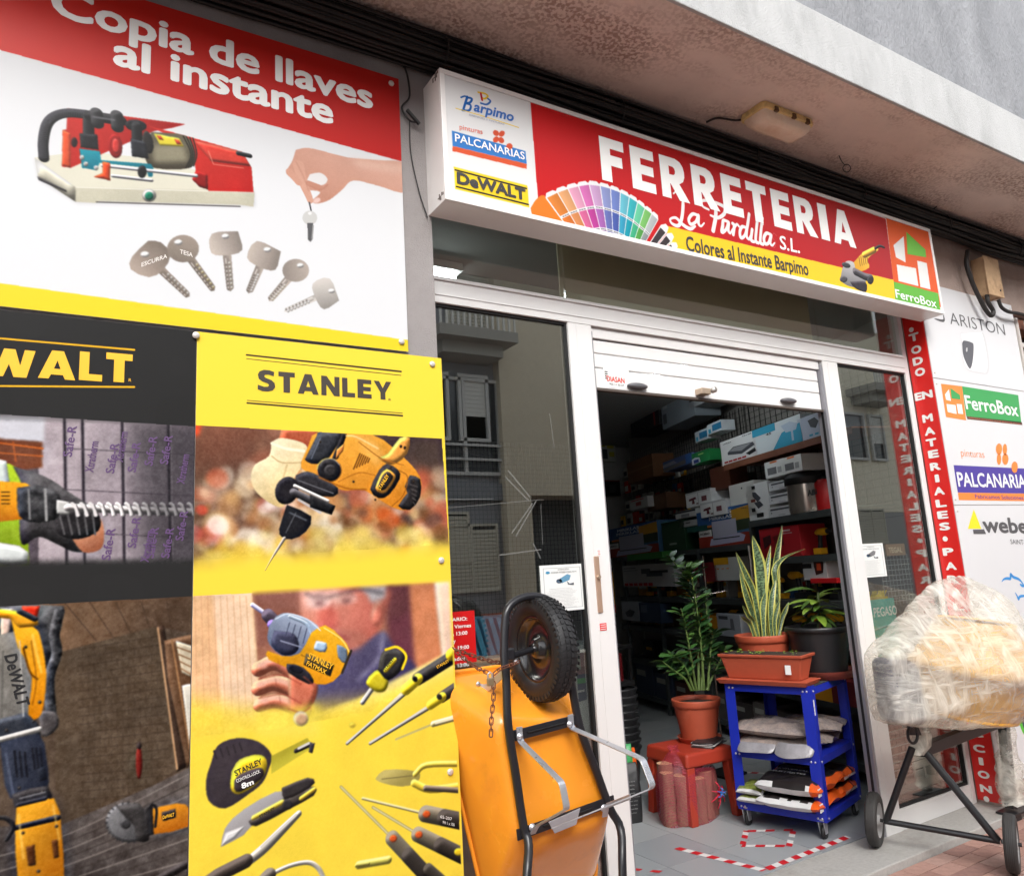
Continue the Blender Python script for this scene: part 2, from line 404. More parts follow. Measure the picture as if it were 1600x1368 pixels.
# ================================================================== THE BUILDING
stucco = mat('grey_stucco', (150, 145, 144), .92, noise=.10, nscale=3, bump=.004, bscale=220, dirt=((110, 103, 101), 1.3, .5, .9))
stucco_warm = mat('brown_soffit', (166, 148, 139), .95, noise=.10, nscale=2.0, bump=.006, bscale=110, dirt=((104, 88, 80), .9, .5, .85))
def soffit_material():
    m = mat('soffit_render', (226, 210, 200), .95, noise=.10, nscale=2.2)
    t = m.node_tree; b = t.nodes['Principled BSDF']; tc = t.nodes.new('ShaderNodeTexCoord')
    big = t.nodes.new('ShaderNodeTexNoise'); big.inputs['Scale'].default_value = 1.5; big.inputs['Detail'].default_value = 5; big.inputs['Roughness'].default_value = .65
    mp = t.nodes.new('ShaderNodeMapping'); mp.inputs['Scale'].default_value = (.6, 1.6, 1)
    t.links.new(tc.outputs['Object'], mp.inputs[0]); t.links.new(mp.outputs[0], big.inputs[0])
    fine = t.nodes.new('ShaderNodeTexNoise'); fine.inputs['Scale'].default_value = 52; fine.inputs['Detail'].default_value = 3
    t.links.new(tc.outputs['Object'], fine.inputs[0])
    r1 = t.nodes.new('ShaderNodeMapRange'); r1.inputs[1].default_value = .43; r1.inputs[2].default_value = .62
    t.links.new(big.outputs[0], r1.inputs[0])
    r2 = t.nodes.new('ShaderNodeMapRange'); r2.inputs[1].default_value = .44; r2.inputs[2].default_value = .56
    t.links.new(fine.outputs[0], r2.inputs[0])
    mu = t.nodes.new('ShaderNodeMath'); mu.operation = 'MULTIPLY'; t.links.new(r1.outputs[0], mu.inputs[0]); t.links.new(r2.outputs[0], mu.inputs[1])
    src = b.inputs['Base Color'].links[0].from_socket
    mx = t.nodes.new('ShaderNodeMixRGB'); mx.inputs[2].default_value = lin((176, 152, 140)); t.links.new(src, mx.inputs[1]); t.links.new(mu.outputs[0], mx.inputs[0])
    t.links.new(mx.outputs[0], b.inputs['Base Color'])
    am = t.nodes.new('ShaderNodeMath'); am.operation = 'MULTIPLY'; t.links.new(r1.outputs[0], am.inputs[0]); t.links.new(fine.outputs[0], am.inputs[1])
    ad = t.nodes.new('ShaderNodeMath'); ad.operation = 'MULTIPLY_ADD'; ad.inputs[1].default_value = .35; t.links.new(fine.outputs[0], ad.inputs[0]); t.links.new(am.outputs[0], ad.inputs[2])
    bp = t.nodes.new('ShaderNodeBump'); bp.inputs['Distance'].default_value = .012; bp.inputs['Strength'].default_value = 1
    t.links.new(ad.outputs[0], bp.inputs['Height']); t.links.new(bp.outputs[0], b.inputs['Normal'])
    return m
soffit_m = soffit_material()
fascia_m = mat('pale_fascia', (180, 181, 181), .9, noise=.07, nscale=3, bump=.006, bscale=110, dirt=((140, 140, 140), 2.2, .5, .9), stretch=(1.6, 1, .7))
upper_m = mat('grey_upper_wall', (126, 128, 132), .92, noise=.12, nscale=4, bump=.012, bscale=70, dirt=((154, 156, 160), 2.4, .4, .8), stretch=(1, 1, .45))
alu = mat('white_aluminium', (222, 221, 220), .32, noise=.015, nscale=3, spec=.5, dirt=((218, 211, 206), .8, .55, .95))
alu_grey = mat('grey_aluminium', (150, 150, 156), .35, metal=.4)
rubber = mat('black_gasket', (22, 22, 24), .6)
dark_in = mat('dim_interior_paint', (176, 174, 168), .8, noise=.06)
ZS = 4.15
# walls of the front plane
w1 = MB(); w1.box(-6, 1.43, yF, yF + .35, -.1, ZS)
struct(w1.build('facade_wall', stucco))
struct(MB().box(1.43, XR, yF, yF + .13, 3.48, ZS).build('wall_above_shop', stucco))
struct(MB().box(XR + .004, 6.62, yF, yF + .35, -.1, ZS).box(6.62, 9.2, yF, yF + .35, 3.48, ZS).box(6.62, 9.2, yF, yF + .35, -.1, 1.0).box(7.9, 14, yF, yF + .35, 1.0, 3.48).box(9.2, 14, yF, yF + .35, -.1, 1.0).box(9.2, 14, yF, yF + .35, 3.48, ZS).build('side_wall', stucco_warm))
YE = -.873
struct(MB().box(-6, 16, YE, 1.0, ZS, ZS + .25).build('soffit', soffit_m))
struct(MB().box(-6, 16, YE - .02, YE, ZS - .004, 4.50).build('slab_edge', fascia_m, bev=.006))
struct(MB().box(-6, 16, YE - .005, YE + .2, 4.502, 7.6).build('upper_wall', upper_m))
# reveal on the left side and the head of the recess
struct(MB().box(1.425, 1.43, yF + .36, .4, 0, 3.3).build('left_reveal', stucco))
# ------------------------------------------------------------------ shop interior shell
struct(MB().box(1.0, 9, 5.6, 5.75, 0, 3.6).build('shop_back_wall', dark_in))
struct(MB().box(.9, 1.0, .4, 5.75, 0, 3.6).build('shop_left_wall', dark_in))
struct(MB().box(7.4, 7.5, .3, 5.75, 0, 3.6).build('shop_right_wall', dark_in))
struct(MB().box(.9, 7.5, .13, 5.75, 3.42, 3.6).build('shop_ceiling', mat('ceiling_paint', (150, 150, 148), .8)))
struct(MB().box(5.48, 7.5, .12, .3, 0, 3.42).build('shop_front_return', dark_in))

# ------------------------------------------------------------------ shop floor of separate tiles
fl = struct(MB().box(.9, 7.5, .06, 5.7, -.12, -.006).build('shop_floor', mat('tile_grout', (140, 140, 140), .8)))
tile_m = [mat('grey_tile_%d' % i, c, .30, noise=.03, nscale=1.5 + i, rough_var=.04) for i, c in enumerate(((150, 154, 157), (156, 159, 161), (145, 149, 153)))]
TS = .40; tme = []
for i in range(3):
    b = MB().box(.002, TS - .002, .002, TS - .002, -.012, 0); me = b.mesh('tile'); me.materials.append(tile_m[i]); tme.append(me)
k = 0
for ix in range(12):
    for iy in range(13):
        x = 1.83 + ix * TS; y = .07 + iy * TS
        if x > 6.8: continue
        o = bpy.data.objects.new('tile', tme[(ix * 7 + iy * 5 + ix * iy) % 3]); COL.objects.link(o); o.parent = fl
        o.location = (x, y, random.uniform(-.0006, .0004))
# ------------------------------------------------------------------ doorstep, pavement, road
granite = mat('doorstep_granite', (168, 166, 162), .7, noise=.10, nscale=45, bump=.001, bscale=200, dirt=((120, 112, 104), 2.5, .5, .9))
struct(MB().box(1.43, XR + .22, -.272, .066, -.10, 0).build('doorstep', granite, bev=.006))
pav = struct(MB().box(-8, 18, -3.6, -.276, -.2, -.048).build('pavement', mat('brick_joint', (128, 112, 100), .95, noise=.15, nscale=30)))
bcol = [(160, 124, 112), (166, 130, 118), (150, 114, 103), (160, 128, 118), (144, 110, 101), (168, 136, 125)]
bm_ = [mat('paving_brick_%d' % i, c, .85, noise=.16, nscale=25, bump=.0015, bscale=140, dirt=((96, 66, 58), 5, .5, .85)) for i, c in enumerate(bcol)]
BL, BW, G = .20, .10, .006
bme = []
for m in bm_:
    b = MB().box(G / 2, BL - G / 2, G / 2, BW - G / 2, -.03, 0); me = b.mesh('brick'); me.materials.append(m); bme.append(me)
rest = MB(); nb = 0
for iy in range(33):
    y = -.276 - (iy + 1) * BW
    for ix in range(-30, 60):
        x = ix * BL + (iy % 2) * BL / 2
        z = -.040 + random.uniform(-.0012, .0012)
        if x > 2.6 and x < 6.4 and iy < 15 and nb < 285:
            o = bpy.data.objects.new('brick', random.choice(bme)); COL.objects.link(o); o.parent = pav; o.location = (x, y, z); nb += 1
        elif -2 < x < 9: rest.cur = random.randrange(6); rest.box(x + G / 2, x + BL - G / 2, y + G / 2, y + BW - G / 2, z - .02, z)
o = rest.build('paving', bm_, pav); o['kind'] = 'stuff'
struct(MB().box(-30, 50, -3.78, -3.6, -.3, -.05).build('kerb', mat('kerb_stone', (150, 148, 144), .85, noise=.1, nscale=20), bev=.01))
struct(MB().box(-60, 80, -8.6, -3.78, -.4, -.17).build('road', mat('asphalt', (84, 84, 85), .9, noise=.15, nscale=40, bump=.003, bscale=150)))
struct(MB().box(-60, 80, -10.6, -8.6, -.4, -.04).build('far_pavement', mat('far_paving', (150, 118, 104), .9, noise=.1, nscale=6)))
struct(MB().box(-120, 120, -120, 120, -.6, -.41).build('ground', mat('ground', (110, 106, 100), .9)))

# ================================================================== THE BUILDINGS OPPOSITE (seen as reflections)
def opp():
    Y = -10.6
    grey = mat('opposite_grey', (128, 131, 137), .85, noise=.06); beige = mat('opposite_beige', (196, 186, 166), .9, noise=.06); cream = mat('opposite_cream', (228, 220, 200), .9, noise=.05)
    white = mat('opposite_white', (205, 205, 200), .5); dark = mat('opposite_window_glass', (48, 54, 60), .1); frame = mat('opposite_frame', (190, 190, 188), .5)
    lou = mat('opposite_louvre', (186, 182, 168), .6)
    def V(px, py):   # mirrored survey: what the glass shows at this photo point
        p = at(px, py, -Y); return p[0], p[2]
    xa = V(690, 600)[0] - 2.2; xb = V(775, 650)[0]; xc = V(912, 650)[0]; 
    def shutter(parent, x0, x1, z0, z1, y):
        f = MB(); f.box(x0, x1, y, y + .06, z0, z0 + .05).box(x0, x1, y, y + .06, z1 - .05, z1)
        for xx in (x0, (x0 + x1) / 2 - .025, x1 - .05): f.box(xx, xx + .05, y, y + .06, z0 + .05, z1 - .05)
        ob = f.build('shutter', lou, parent); s = MB(); n = int((z1 - z0 - .1) / .075)
        for i in range(n):
            z = z0 + .06 + i * .075
            s.obox((x0 + .05, y + .01, z), (x1 - x0 - .1, 0, 0), (0, .035, -.03), (0, .004, .05))
        s.build('louvre', lou, ob)['kind'] = 'stuff'
        MB().box(x0 + .02, x1 - .02, y - .03, y - .002, z0 + .02, z1 - .02).build('pane', dark, ob)
    def window(parent, x0, x1, z0, z1, y, n=2, blind=False):
        f = MB(); f.box(x0, x1, y, y + .08, z0, z0 + .07).box(x0, x1, y, y + .08, z1 - .07, z1)
        for i in range(n + 1): xx = x0 + (x1 - x0 - .07) * i / n; f.box(xx, xx + .07, y, y + .08, z0 + .07, z1 - .07)
        ob = f.build('window', frame, parent)
        MB().box(x0 + .03, x1 - .03, y - .02, y, z0 + .03, z1 - .03).build('pane', dark, ob)
        if blind:
            bl = MB(); h = (z1 - z0) * .62
            for i in range(int(h / .09)): bl.box(x0 + .07, x1 - .07, y + .004, y + .03, z1 - .08 - (i + 1) * .09, z1 - .085 - i * .09)
            bl.build('blind', white, ob)['kind'] = 'stuff'
    # grey block with a beige pier
    t = thing('apartment_block', 'grey and beige apartment block with louvred shutters, mirrored in the left pane', 'building', (xa, Y, 0))
    MB().box(-14, xb, Y - 3, Y, -.04, 8.6).build('wall', grey, t)
    MB().box(xb, xc + .0, Y - 3, Y + .25, V(830, 790)[1] + .2, 8.6).box(xb, V(822, 800)[0], Y - 3, Y + .25, -.04, V(830, 790)[1] + .2).build('pier', beige, t)
    MB().box(V(822, 800)[0], V(1000, 800)[0], Y - 3.2, Y - .6, -.04, V(830, 790)[1] + .2).build('porch', mat('opp_porch', (60, 62, 66), .8), t)
    x0, z0 = V(694, 742); x1, z1 = V(776, 603)
    window(t, x0 - 1.2, x1, z0, z1 + .1, Y + .02, 3)
    for zz in (.33, .66): MB().box(x0 - 1.2, x1, Y + .12, Y + .16, z0 + zz * .9, z0 + zz * .9 + .05).build('rail', frame, t)
    shutter(t, V(697, 500)[0], V(765, 500)[0], V(760, 534)[1], V(700, 440)[1] + .3, Y + .02)
    shutter(t, V(695, 900)[0], V(780, 900)[0], V(740, 925)[1], V(740, 818)[1], Y + .02)
    MB().box(-14, xb, Y, Y + .12, V(700, 755)[1] - .35, V(700, 755)[1]).build('string_course', mat('opp_course', (120, 124, 130), .8), t)
    MB().box(-14, xb, Y, Y + .4, -.04, V(740, 960)[1]).build('plinth', mat('opp_plinth', (176, 100, 72), .8, noise=.1), t)
    for i in range(4):
        shutter(t, -12 + i * 3.6, -10.6 + i * 3.6, 1.2, 2.6, Y + .02); window(t, -12 + i * 3.6, -10.4 + i * 3.6, 4.2, 5.6, Y + .02, 2, True); window(t, -12 + i * 3.6, -10.4 + i * 3.6, 7.4, 8.8, Y + .02, 2)
    # cream block further along
    xd, xe = xc + 6, 46
    t2 = thing('apartment_block', 'cream apartment block with small balconies across the street, seen mirrored in the right pane', 'building', (xd, Y, 0))
    zsplit = V(1350, 800)[1]
    MB().box(xc + .01, xe, Y - 3, Y, zsplit, 8.6).build('wall', cream, t2)
    MB().box(V(1000, 800)[0] + .01, xe, Y - 3, Y, -.04, zsplit - .01).build('plinth', mat('opp_plinth2', (150, 150, 150), .8), t2)
    bx0, bx1 = V(1320, 600)[0], V(1375, 600)[0]; bz = V(1325, 620)[1]
    for dx in (0, -7, -14, 7):
        b = MB().box(bx0 + dx, bx1 + dx, Y, Y + 1.0, bz, bz + .22).box(bx0 + dx + .2, bx1 + dx - .2, Y, Y + .7, bz - .25, bz).build('balcony', mat('opp_bal', (150, 148, 142), .8), t2)
        r = MB()
        for i in range(14): xx = bx0 + dx + .05 + (bx1 - bx0 - .1) * i / 13; r.box(xx - .02, xx + .02, Y + .94, Y + .98, bz + .22, bz + 1.1)
        r.box(bx0 + dx, bx1 + dx, Y + .93, Y + .99, bz + 1.1, bz + 1.16); r.build('railing', white, b)
        wx0, wz0 = V(1322, 718)[0], V(1325, 718)[1]; wx1, wz1 = V(1345, 640)[0], V(1330, 645)[1]
        window(t2, wx0 + dx, wx1 + dx, wz0, wz1, Y + .02, 1)
        window(t2, V(1353, 650)[0] + dx, V(1375, 650)[0] + dx, wz0, wz1, Y + .02, 1, True)
        shutter(t2, V(1342, 820)[0] + dx, V(1382, 820)[0] + dx, V(1350, 850)[1], V(1350, 795)[1], Y + .02)
    # parked vehicles reflected low in the panes
    return V
V = opp()
# ================================================================== SHOPFRONT (recessed aluminium frame at y = 0)
shop = thing('shopfront', 'white aluminium shopfront with two glazed side bays and a dark glass transom', 'shopfront', (3.4, 0, 0))
FD = .055
def prof(mb, x0, x1, z0, z1, y0=-.012, y1=FD): mb.box(x0, x1, y0, y1, z0, z1)
ZB0, ZB1 = 2.895, 3.022
b = MB(); prof(b, 1.435, 5.235, ZB0, ZB1, -.018)
b.box(1.435, 5.235, -.026, -.018, ZB1 - .018, ZB1).box(1.435, 5.235, -.022, -.018, ZB0 + .035, ZB0 + .041)
b.build('transom_beam', alu, shop, bev=.002)
for nm, x0, x1, z0 in (('post', 2.257, 2.407, 0), ('post', 4.30, 4.455, 0), ('post', 5.235, 5.285, 0)):
    z1 = ZB0 - .001 if x0 < 5 else 3.40
    b = MB(); prof(b, x0, x1, z0, z1, -.016)
    if x0 < 5: b.box(x0 + .05, x0 + .053, -.018, -.016, z0 + .01, z1 - .01)
    b.build('post', alu, shop, bev=.003)
MB().box(4.276, 4.299, -.012, .05, 0, ZB0 - .03).build('guide_rail', alu_grey, shop, bev=.001)
MB().box(4.2725, 4.2755, .008, .024, 0, 2.56).build('guide_brush', rubber, shop)
MB().box(2.408, 2.418, -.01, .045, 0, ZB0 - .03).build('guide_rail', alu_grey, shop, bev=.001)
# lower panels / sills
b = MB(); prof(b, 4.456, 5.234, .0, .118, -.014); b.build('bottom_panel', alu, shop, bev=.003)
b = MB(); prof(b, 1.435, 2.256, .0, .118, -.014); b.build('bottom_panel', alu, shop, bev=.003)
MB().box(1.425, 1.434, -.02, .05, 0, 3.3).build('post', alu, shop)
# black gaskets round the panes
for x0, x1, z0, z1 in ((1.436, 2.256, .119, ZB0 - .001), (4.456, 5.234, .119, ZB0 - .001)):
    g = MB(); g.box(x0, x0 + .012, -.004, .03, z0, z1).box(x1 - .012, x1, -.004, .03, z0, z1).box(x0 + .012, x1 - .012, -.004, .03, z0, z0 + .012).box(x0 + .012, x1 - .012, -.004, .03, z1 - .012, z1)
    g.build('gasket', rubber, shop)
glass = glass_mat('solar_glass', (.86, .87, .84), .22, 1.0)
glass_r = glass_mat('clear_glass', (.88, .90, .88), .14, 1.0)
glass_t = glass_mat('dark_transom_glass', (.93, .94, .90), .07, 1.0)
MB().box(1.448, 2.244, .008, .013, .131, ZB0 - .013).build('pane', glass, shop)
MB().box(4.468, 5.222, .008, .013, .131, ZB0 - .013).build('pane', glass_r, shop)
for x0, x1 in ((1.44, 2.27), (2.276, 4.325), (4.331, 5.23)):
    MB().box(x0, x1, .008, .014, ZB1 + .001, 3.6).build('transom_pane', glass_t, shop)
MB().box(2.276, 4.325, .05, .06, ZB1 + .001, 3.42).build('transom_tone_sheet', mat('added_olive_sheet', (196, 190, 164), .6), shop)  # olive sheet added behind the middle pane to lift its black tone
# roller shutter, mostly wound up, with its three lowest slats showing
sh = thing('roller_shutter', 'white roller shutter wound up above the doorway with its last slats hanging down', 'shutter', (3.35, 0, 2.56))
MB().box(2.42, 4.28, .0, .05, 2.835, ZB0 - .001).build('shutter_box', alu, sh, bev=.003)
shz = [2.565, 2.678, 2.757, 2.832]
for i in range(3):
    z0, z1 = shz[i], shz[i + 1] - .003
    MB().box(2.42, 4.27, .012 - .0, .03, z0, z1).build('slat', alu, sh, bev=.006, bseg=3)
MB().box(2.42, 4.27, .0, .036, 2.552, 2.5645).build('bottom_bar', mat('bottom_rubber', (82, 72, 66), .6), sh)
for px in (996, 1232):
    c = at(px, 604 + (px - 996) * .096, .0); hb = MB()
    hb.lathe([(.001, 0), (.03, .0), (.034, .012), (.03, .026), (.018, .034), (.001, .036)], (c[0], .012, c[2] + .002), 20, (0, -1, 0), sx=.55, sy=2.1)
    hb.build('handle', mat('grey_plastic', (92, 92, 96), .45), sh)
c = at(1099, 612, -.02); lk = thing('shutter_lock', 'small metal lock block with round key cylinder on the bottom slat of the shutter', 'lock', (c[0], 0, c[2]))
MB().box(c[0] - .035, c[0] + .035, -.045, .011, c[2] - .018, c[2] + .018).build('lock_body', mat('worn_nickel', (190, 170, 150), .35, metal=.6), lk, bev=.004)
MB().lathe([(.0005, 0), (.016, 0), (.016, 0), (.016, .025), (.0005, .025)], (c[0] + .055, -.035, c[2] + .008), 18, (0, -1, .0)).lathe([(.008, -.045), (.008, 0)], (c[0] + .055, -.035, c[2] + .008), 12, (0, -1, 0)).build('key_cylinder', mat('worn_steel', (200, 196, 190), .3, metal=.8), lk)
# installer's sticker
red = cm((205, 52, 40), .5); blk = cm((30, 30, 32), .5); wht = cm((236, 236, 234), .5)
c0 = at(944, 600, .012); c1 = at(978, 581, .012)
st = thing('installer_sticker', 'small red and black DIASAN sticker on the left end of the shutter slat', 'sticker', (c0[0], .0115, c0[2]))
MB().box(c0[0], c1[0] + .02, .0105, .0118, c0[2] - .015, c1[2] + .01).build('backing', wht, st, bev=.0005)
textp(st, 'DIASAN', (948, 595), (976, 599), 9, red, .0104, .03)
textp(st, '902 11 02 67', (952, 601), (975, 604), 3.5, cm((90, 90, 90)), .0104, .02)
for i in range(4): MB().box(c0[0] + .008, c0[0] + .028, .0095, .0104, c0[2] + .03 + i * .012, c0[2] + .036 + i * .012).build('stripe', blk, st)
# lock plate on the left door post with small stickers
lp = thing('key_switch', 'slim metal key switch plate on the left door post', 'switch', (2.36, -.016, 1.5))
a0 = at(935, 957, -.02); a1 = at(943, 868, -.02)
MB().box(a0[0] - .002, a0[0] + .028, -.024, -.0165, a0[2], a1[2]).build('plate', mat('brushed_brass', (205, 172, 150), .3, metal=.5), lp, bev=.003)
MB().lathe([(.0005, 0), (.009, 0), (.009, 0), (.009, .012)], (a0[0] + .012, -.038, (a0[2] + a1[2]) / 2 + .035), 14, (0, 1, 0)).build('cylinder', mat('worn_nickel', (190, 170, 150), .35), lp)
for i, (px, py, hh, ww, nm) in enumerate(((933, 868, 9, 8, 'tiny red printed sticker above the key switch on the left door post'), (938, 985, 10, 13, 'red alarm sticker below the key switch on the left door post'))):
    q = at(px, py, -.0175); s = thing('sticker', nm, 'sticker', q)
    MB().box(q[0], q[0] + ww * .0031, -.0178, -.0164, q[2], q[2] + hh * .0034).build('backing', cm((214, 44, 48)) if i else wht, s)
    for j in range(3): MB().box(q[0] + .004, q[0] + ww * .0031 - .004, -.0186, -.0179, q[2] + .005 + j * hh * .001, q[2] + .005 + j * hh * .001 + .003).build('print_line', wht if i else red, s)

# ================================================================== LIGHT BOX SIGN
sg = thing('shop_sign', 'long white framed light box sign reading FERRETERIA La Pardilla over the doorway', 'sign', (3.35, yF, 3.236))
SX0, SX1, SZ0, SZ1 = 1.416, 5.268, 3.236, 3.868
white_paint = mat('sign_white_paint', (232, 229, 227), .3, noise=.02, nscale=3, dirt=((196, 170, 160), 1.2, .6, 1.0))
b = MB(); t_ = .03
b.box(SX0, SX1, yS + .01, yF, SZ0, SZ0 + .012).box(SX0, SX1, yS + .01, yF, SZ1 - .012, SZ1)
b.box(SX0, SX0 + .012, yS + .01, yF, SZ0 + .0125, SZ1 - .0125).box(SX1 - .012, SX1, yS + .01, yF, SZ0 + .0125, SZ1 - .0125)
b.build('casing', white_paint, sg)
b = MB(); b.box(SX0, SX1, yS - .004, yS + .01, SZ0, SZ0 + .024).box(SX0, SX1, yS - .004, yS + .01, SZ1 - .024, SZ1).box(SX0, SX0 + .024, yS - .004, yS + .01, SZ0 + .0242, SZ1 - .0242).box(SX1 - .024, SX1, yS - .004, yS + .01, SZ0 + .0242, SZ1 - .0242)
b.build('rim', white_paint, sg, bev=.002)
rust = MB()
for (x, z) in ((SX0 - .0006, SZ0 + .02), (SX0 - .0006, SZ1 - .03)):
    for i in range(5): rust.box(SX0 - .0008, SX0, yS + .012 + i * .012, yS + .02 + i * .012, z + random.uniform(-.01, .015), z + .014 + random.uniform(0, .02))
rust.build('rust_spot', mat('rust', (70, 52, 44), .9), sg)['kind'] = 'stuff'
W_, K_, R_ = (240, 240, 238), (40, 40, 40), (205, 28, 30)
cv = Canvas(SX0 + .024, SX1 - .024, SZ0 + .0242, SZ1 - .0242, yS, 520, (238, 238, 238))
# red field, yellow base, orange/green square
cv.poly([(828, 150), (1384, 342), (1400, 470), (846, 380)], (206, 24, 26), grad=((180, 26, 28), (830, 200), (1390, 400)))
cv.poly([(1384, 335), (1470, 350), (1480, 480), (1400, 475)], (232, 92, 30))
cv.poly([(1394, 439), (1466, 458), (1470, 492), (1396, 478)], (104, 186, 62))
cv.poly([(1040, 352), (1396, 437), (1399, 470), (1050, 400)], (250, 206, 40))
# FerroBox house
cv.poly([(1396, 383), (1412, 369), (1415, 410), (1400, 402)], W_); cv.poly([(1416, 362), (1446, 390), (1447, 402), (1418, 397)], (112, 190, 60))
cv.poly([(1401, 413), (1431, 419), (1435, 447), (1404, 439)], W_); cv.poly([(1433, 407), (1448, 411), (1454, 452), (1438, 448)], W_)
# Barpimo mark
B_ = (28, 96, 176)
cv.stroke([(720, 152), (726, 150), (731, 152)], 2.2, B_); cv.stroke([(730, 151), (727, 160), (724, 170)], 3.4, B_)
cv.stroke([(729, 152), (737, 154), (734, 160), (727, 161), (735, 164), (733, 172), (722, 172)], 3.0, B_)
cv.stroke([(747, 144), (757, 146), (762, 150), (757, 154), (752, 152)], 2.6, (250, 205, 50)); cv.stroke([(751, 146), (753, 156)], 3, (200, 30, 50))
cv.stroke([(751, 161), (760, 163), (766, 158), (762, 154)], 2.6, (60, 110, 190))
cv.stroke([(712, 169), (740, 177), (770, 186), (810, 199)], 1.2, (245, 205, 60))
# swatch fan
cx, cy = 960, 560
def fan(a, r):
    t = math.radians(a); R = np.interp(a, (38, 72, 103, 125), (122, 148, 184, 194)) * r / 165; return (963 + R * math.cos(t), 460 - R * math.sin(t))
cols = [((236, 140, 60), (232, 126, 52), (226, 100, 46)), ((242, 176, 120), (232, 150, 92), (214, 92, 60)), ((240, 170, 200), (228, 110, 160), (210, 60, 120)), ((225, 120, 190), (200, 70, 160), (170, 40, 130)), ((214, 170, 215), (180, 110, 190), (120, 50, 140)),
        ((150, 160, 215), (110, 120, 190), (60, 70, 150)), ((120, 140, 210), (80, 100, 180), (50, 60, 140)), ((110, 200, 220), (60, 170, 205), (40, 120, 170)), ((60, 190, 200), (30, 165, 185), (20, 130, 160)), ((110, 215, 170), (70, 190, 140), (40, 150, 100)), ((130, 200, 110), (90, 170, 80), (50, 130, 60)), ((190, 196, 198), (150, 158, 160), (110, 118, 120))]
cv.poly([(829, 325), (838, 311), (850, 305), (866, 322), (886, 353), (836, 338)], (236, 128, 40), sm=3)
for i, a in enumerate((40, 47, 54)):
    cv.poly([fan(a + 3.4, 60), fan(a + 3.4, 156), fan(a + 1, 165), fan(a - 2, 165), fan(a - 3.4, 156), fan(a - 3.4, 60)], (240, 240, 240))
    cv.poly([fan(a + 2.6, 60), fan(a + 2.6, 152), fan(a - 2.4, 154), fan(a - 2.4, 60)], (62, 54, 56))
angs = np.linspace(123, 64, 12)
for i in range(11, -1, -1):
    a = angs[i]; da = 3.3
    cv.poly([fan(a + da, 55), fan(a + da, 159), fan(a + da * .5, 164), fan(a - da * .5, 164), fan(a - da, 159), fan(a - da, 55)], (238, 238, 240))
    for k_, (r0, r1) in enumerate(((158, 128), (124, 97), (93, 64))):
        c_ = cols[i][k_]
        cv.poly([fan(a + da * .8, r0), fan(a - da * .85, r0), fan(a - da * .85, r1), fan(a + da * .8, r1)], c_, grad=(tuple(int(v * .85) for v in c_), fan(a + da, r0), fan(a - da, r0)))
        for q in (-1.5, 0, 1.5): cv.stroke([fan(a + q, r1 - 2), fan(a + q - .8, r1 - 2)], 1.6, (90, 90, 95), sm=0, a=.7)
# pinturas / Palcanarias
cv.poly([(706, 204), (821, 236), (823, 256), (707, 228)], (58, 128, 206)); cv.poly([(707, 228), (823, 256), (823, 264), (707, 236)], (222, 90, 50))
for dx, dy in ((-4, -6), (5, -5), (-4, 4), (4, 5)): cv.ell(779 + dx, 214 + dy, 5.2, 4.2, (220, 84, 50), rot=45 if dx * dy > 0 else -45)
cv.ell(796, 229, 5, 5, (220, 84, 50))
# DeWalt plate
cv.poly([(709, 260), (824, 290), (827, 324), (711, 295)], (250, 214, 44))
for p, q in (((711, 265), (822, 294)), ((713, 291), (825, 319))): cv.stroke([p, q], 2.4, K_, sm=0)
cv.photo = True
# angle grinder
cv.poly([(1331, 413), (1350, 393), (1368, 388), (1372, 391), (1356, 404), (1358, 418), (1338, 425)], (224, 164, 40), sm=3, grad=((250, 205, 80), (1340, 420), (1355, 392)))
cv.stroke([(1350, 398), (1366, 390)], 7, (228, 172, 50)); cv.stroke([(1367, 388), (1374, 384), (1381, 386)], 3, (40, 36, 36))
for i in range(5): cv.stroke([(1342 + i * 3, 402 - i), (1344 + i * 3, 415 - i)], 1, (120, 80, 20), sm=0)
cv.poly([(1316, 420), (1322, 408), (1334, 410), (1338, 426), (1352, 432), (1350, 446), (1330, 448), (1314, 438)], (120, 118, 120), sm=3, grad=((200, 198, 198), (1330, 445), (1325, 408)))
cv.stroke([(1336, 424), (1352, 432), (1361, 434)], 9, (66, 62, 66)); cv.ell(1360, 437, 5, 7, (44, 42, 46)); cv.ell(1322, 414, 7, 4, (60, 58, 60), 20)
cv.poly([(1328, 440), (1352, 440), (1353, 456), (1336, 450)], (52, 46, 52), sm=3); cv.ell(1318, 436, 6, 5, (74, 72, 76), 0)
cv.photo = False
# script name, brushed strokes
Wt = (242, 240, 240)
S_ = lambda pts, w_: cv.stroke([(x if x < 1130 or pts[0][0] < 1120 else 1127 + (x - 1130) * .80, y) for x, y in pts], w_, Wt)
S_([(1052, 302), (1058, 298), (1066, 300), (1070, 306), (1064, 312), (1060, 304)], 2.2)
S_([(1066, 301), (1067, 320), (1065, 340), (1060, 352), (1050, 349), (1047, 342), (1056, 340), (1066, 350), (1078, 357), (1086, 353)], [3, 5, 5, 5, 4, 3, 4, 5, 5, 3])
S_([(1090, 336), (1082, 334), (1076, 342), (1079, 350), (1087, 346), (1091, 336), (1091, 348), (1095, 353), (1100, 348)], [4, 4.5, 4.5, 4.5, 4, 4.5, 4.5, 3, 2])
S_([(1107, 327), (1098, 322), (1096, 314), (1106, 313), (1122, 318), (1132, 324), (1131, 334), (1121, 340), (1110, 336)], [3, 3.5, 4, 4, 4.5, 5, 5, 4.5, 3])
S_([(1118, 320), (1118, 338), (1114, 360)], [5, 6, 6])
S_([(1143, 346), (1134, 344), (1129, 352), (1131, 362), (1139, 358), (1144, 347), (1143, 358), (1147, 364), (1152, 357)], [4, 4.5, 5, 5, 4, 4.5, 5, 3, 2])
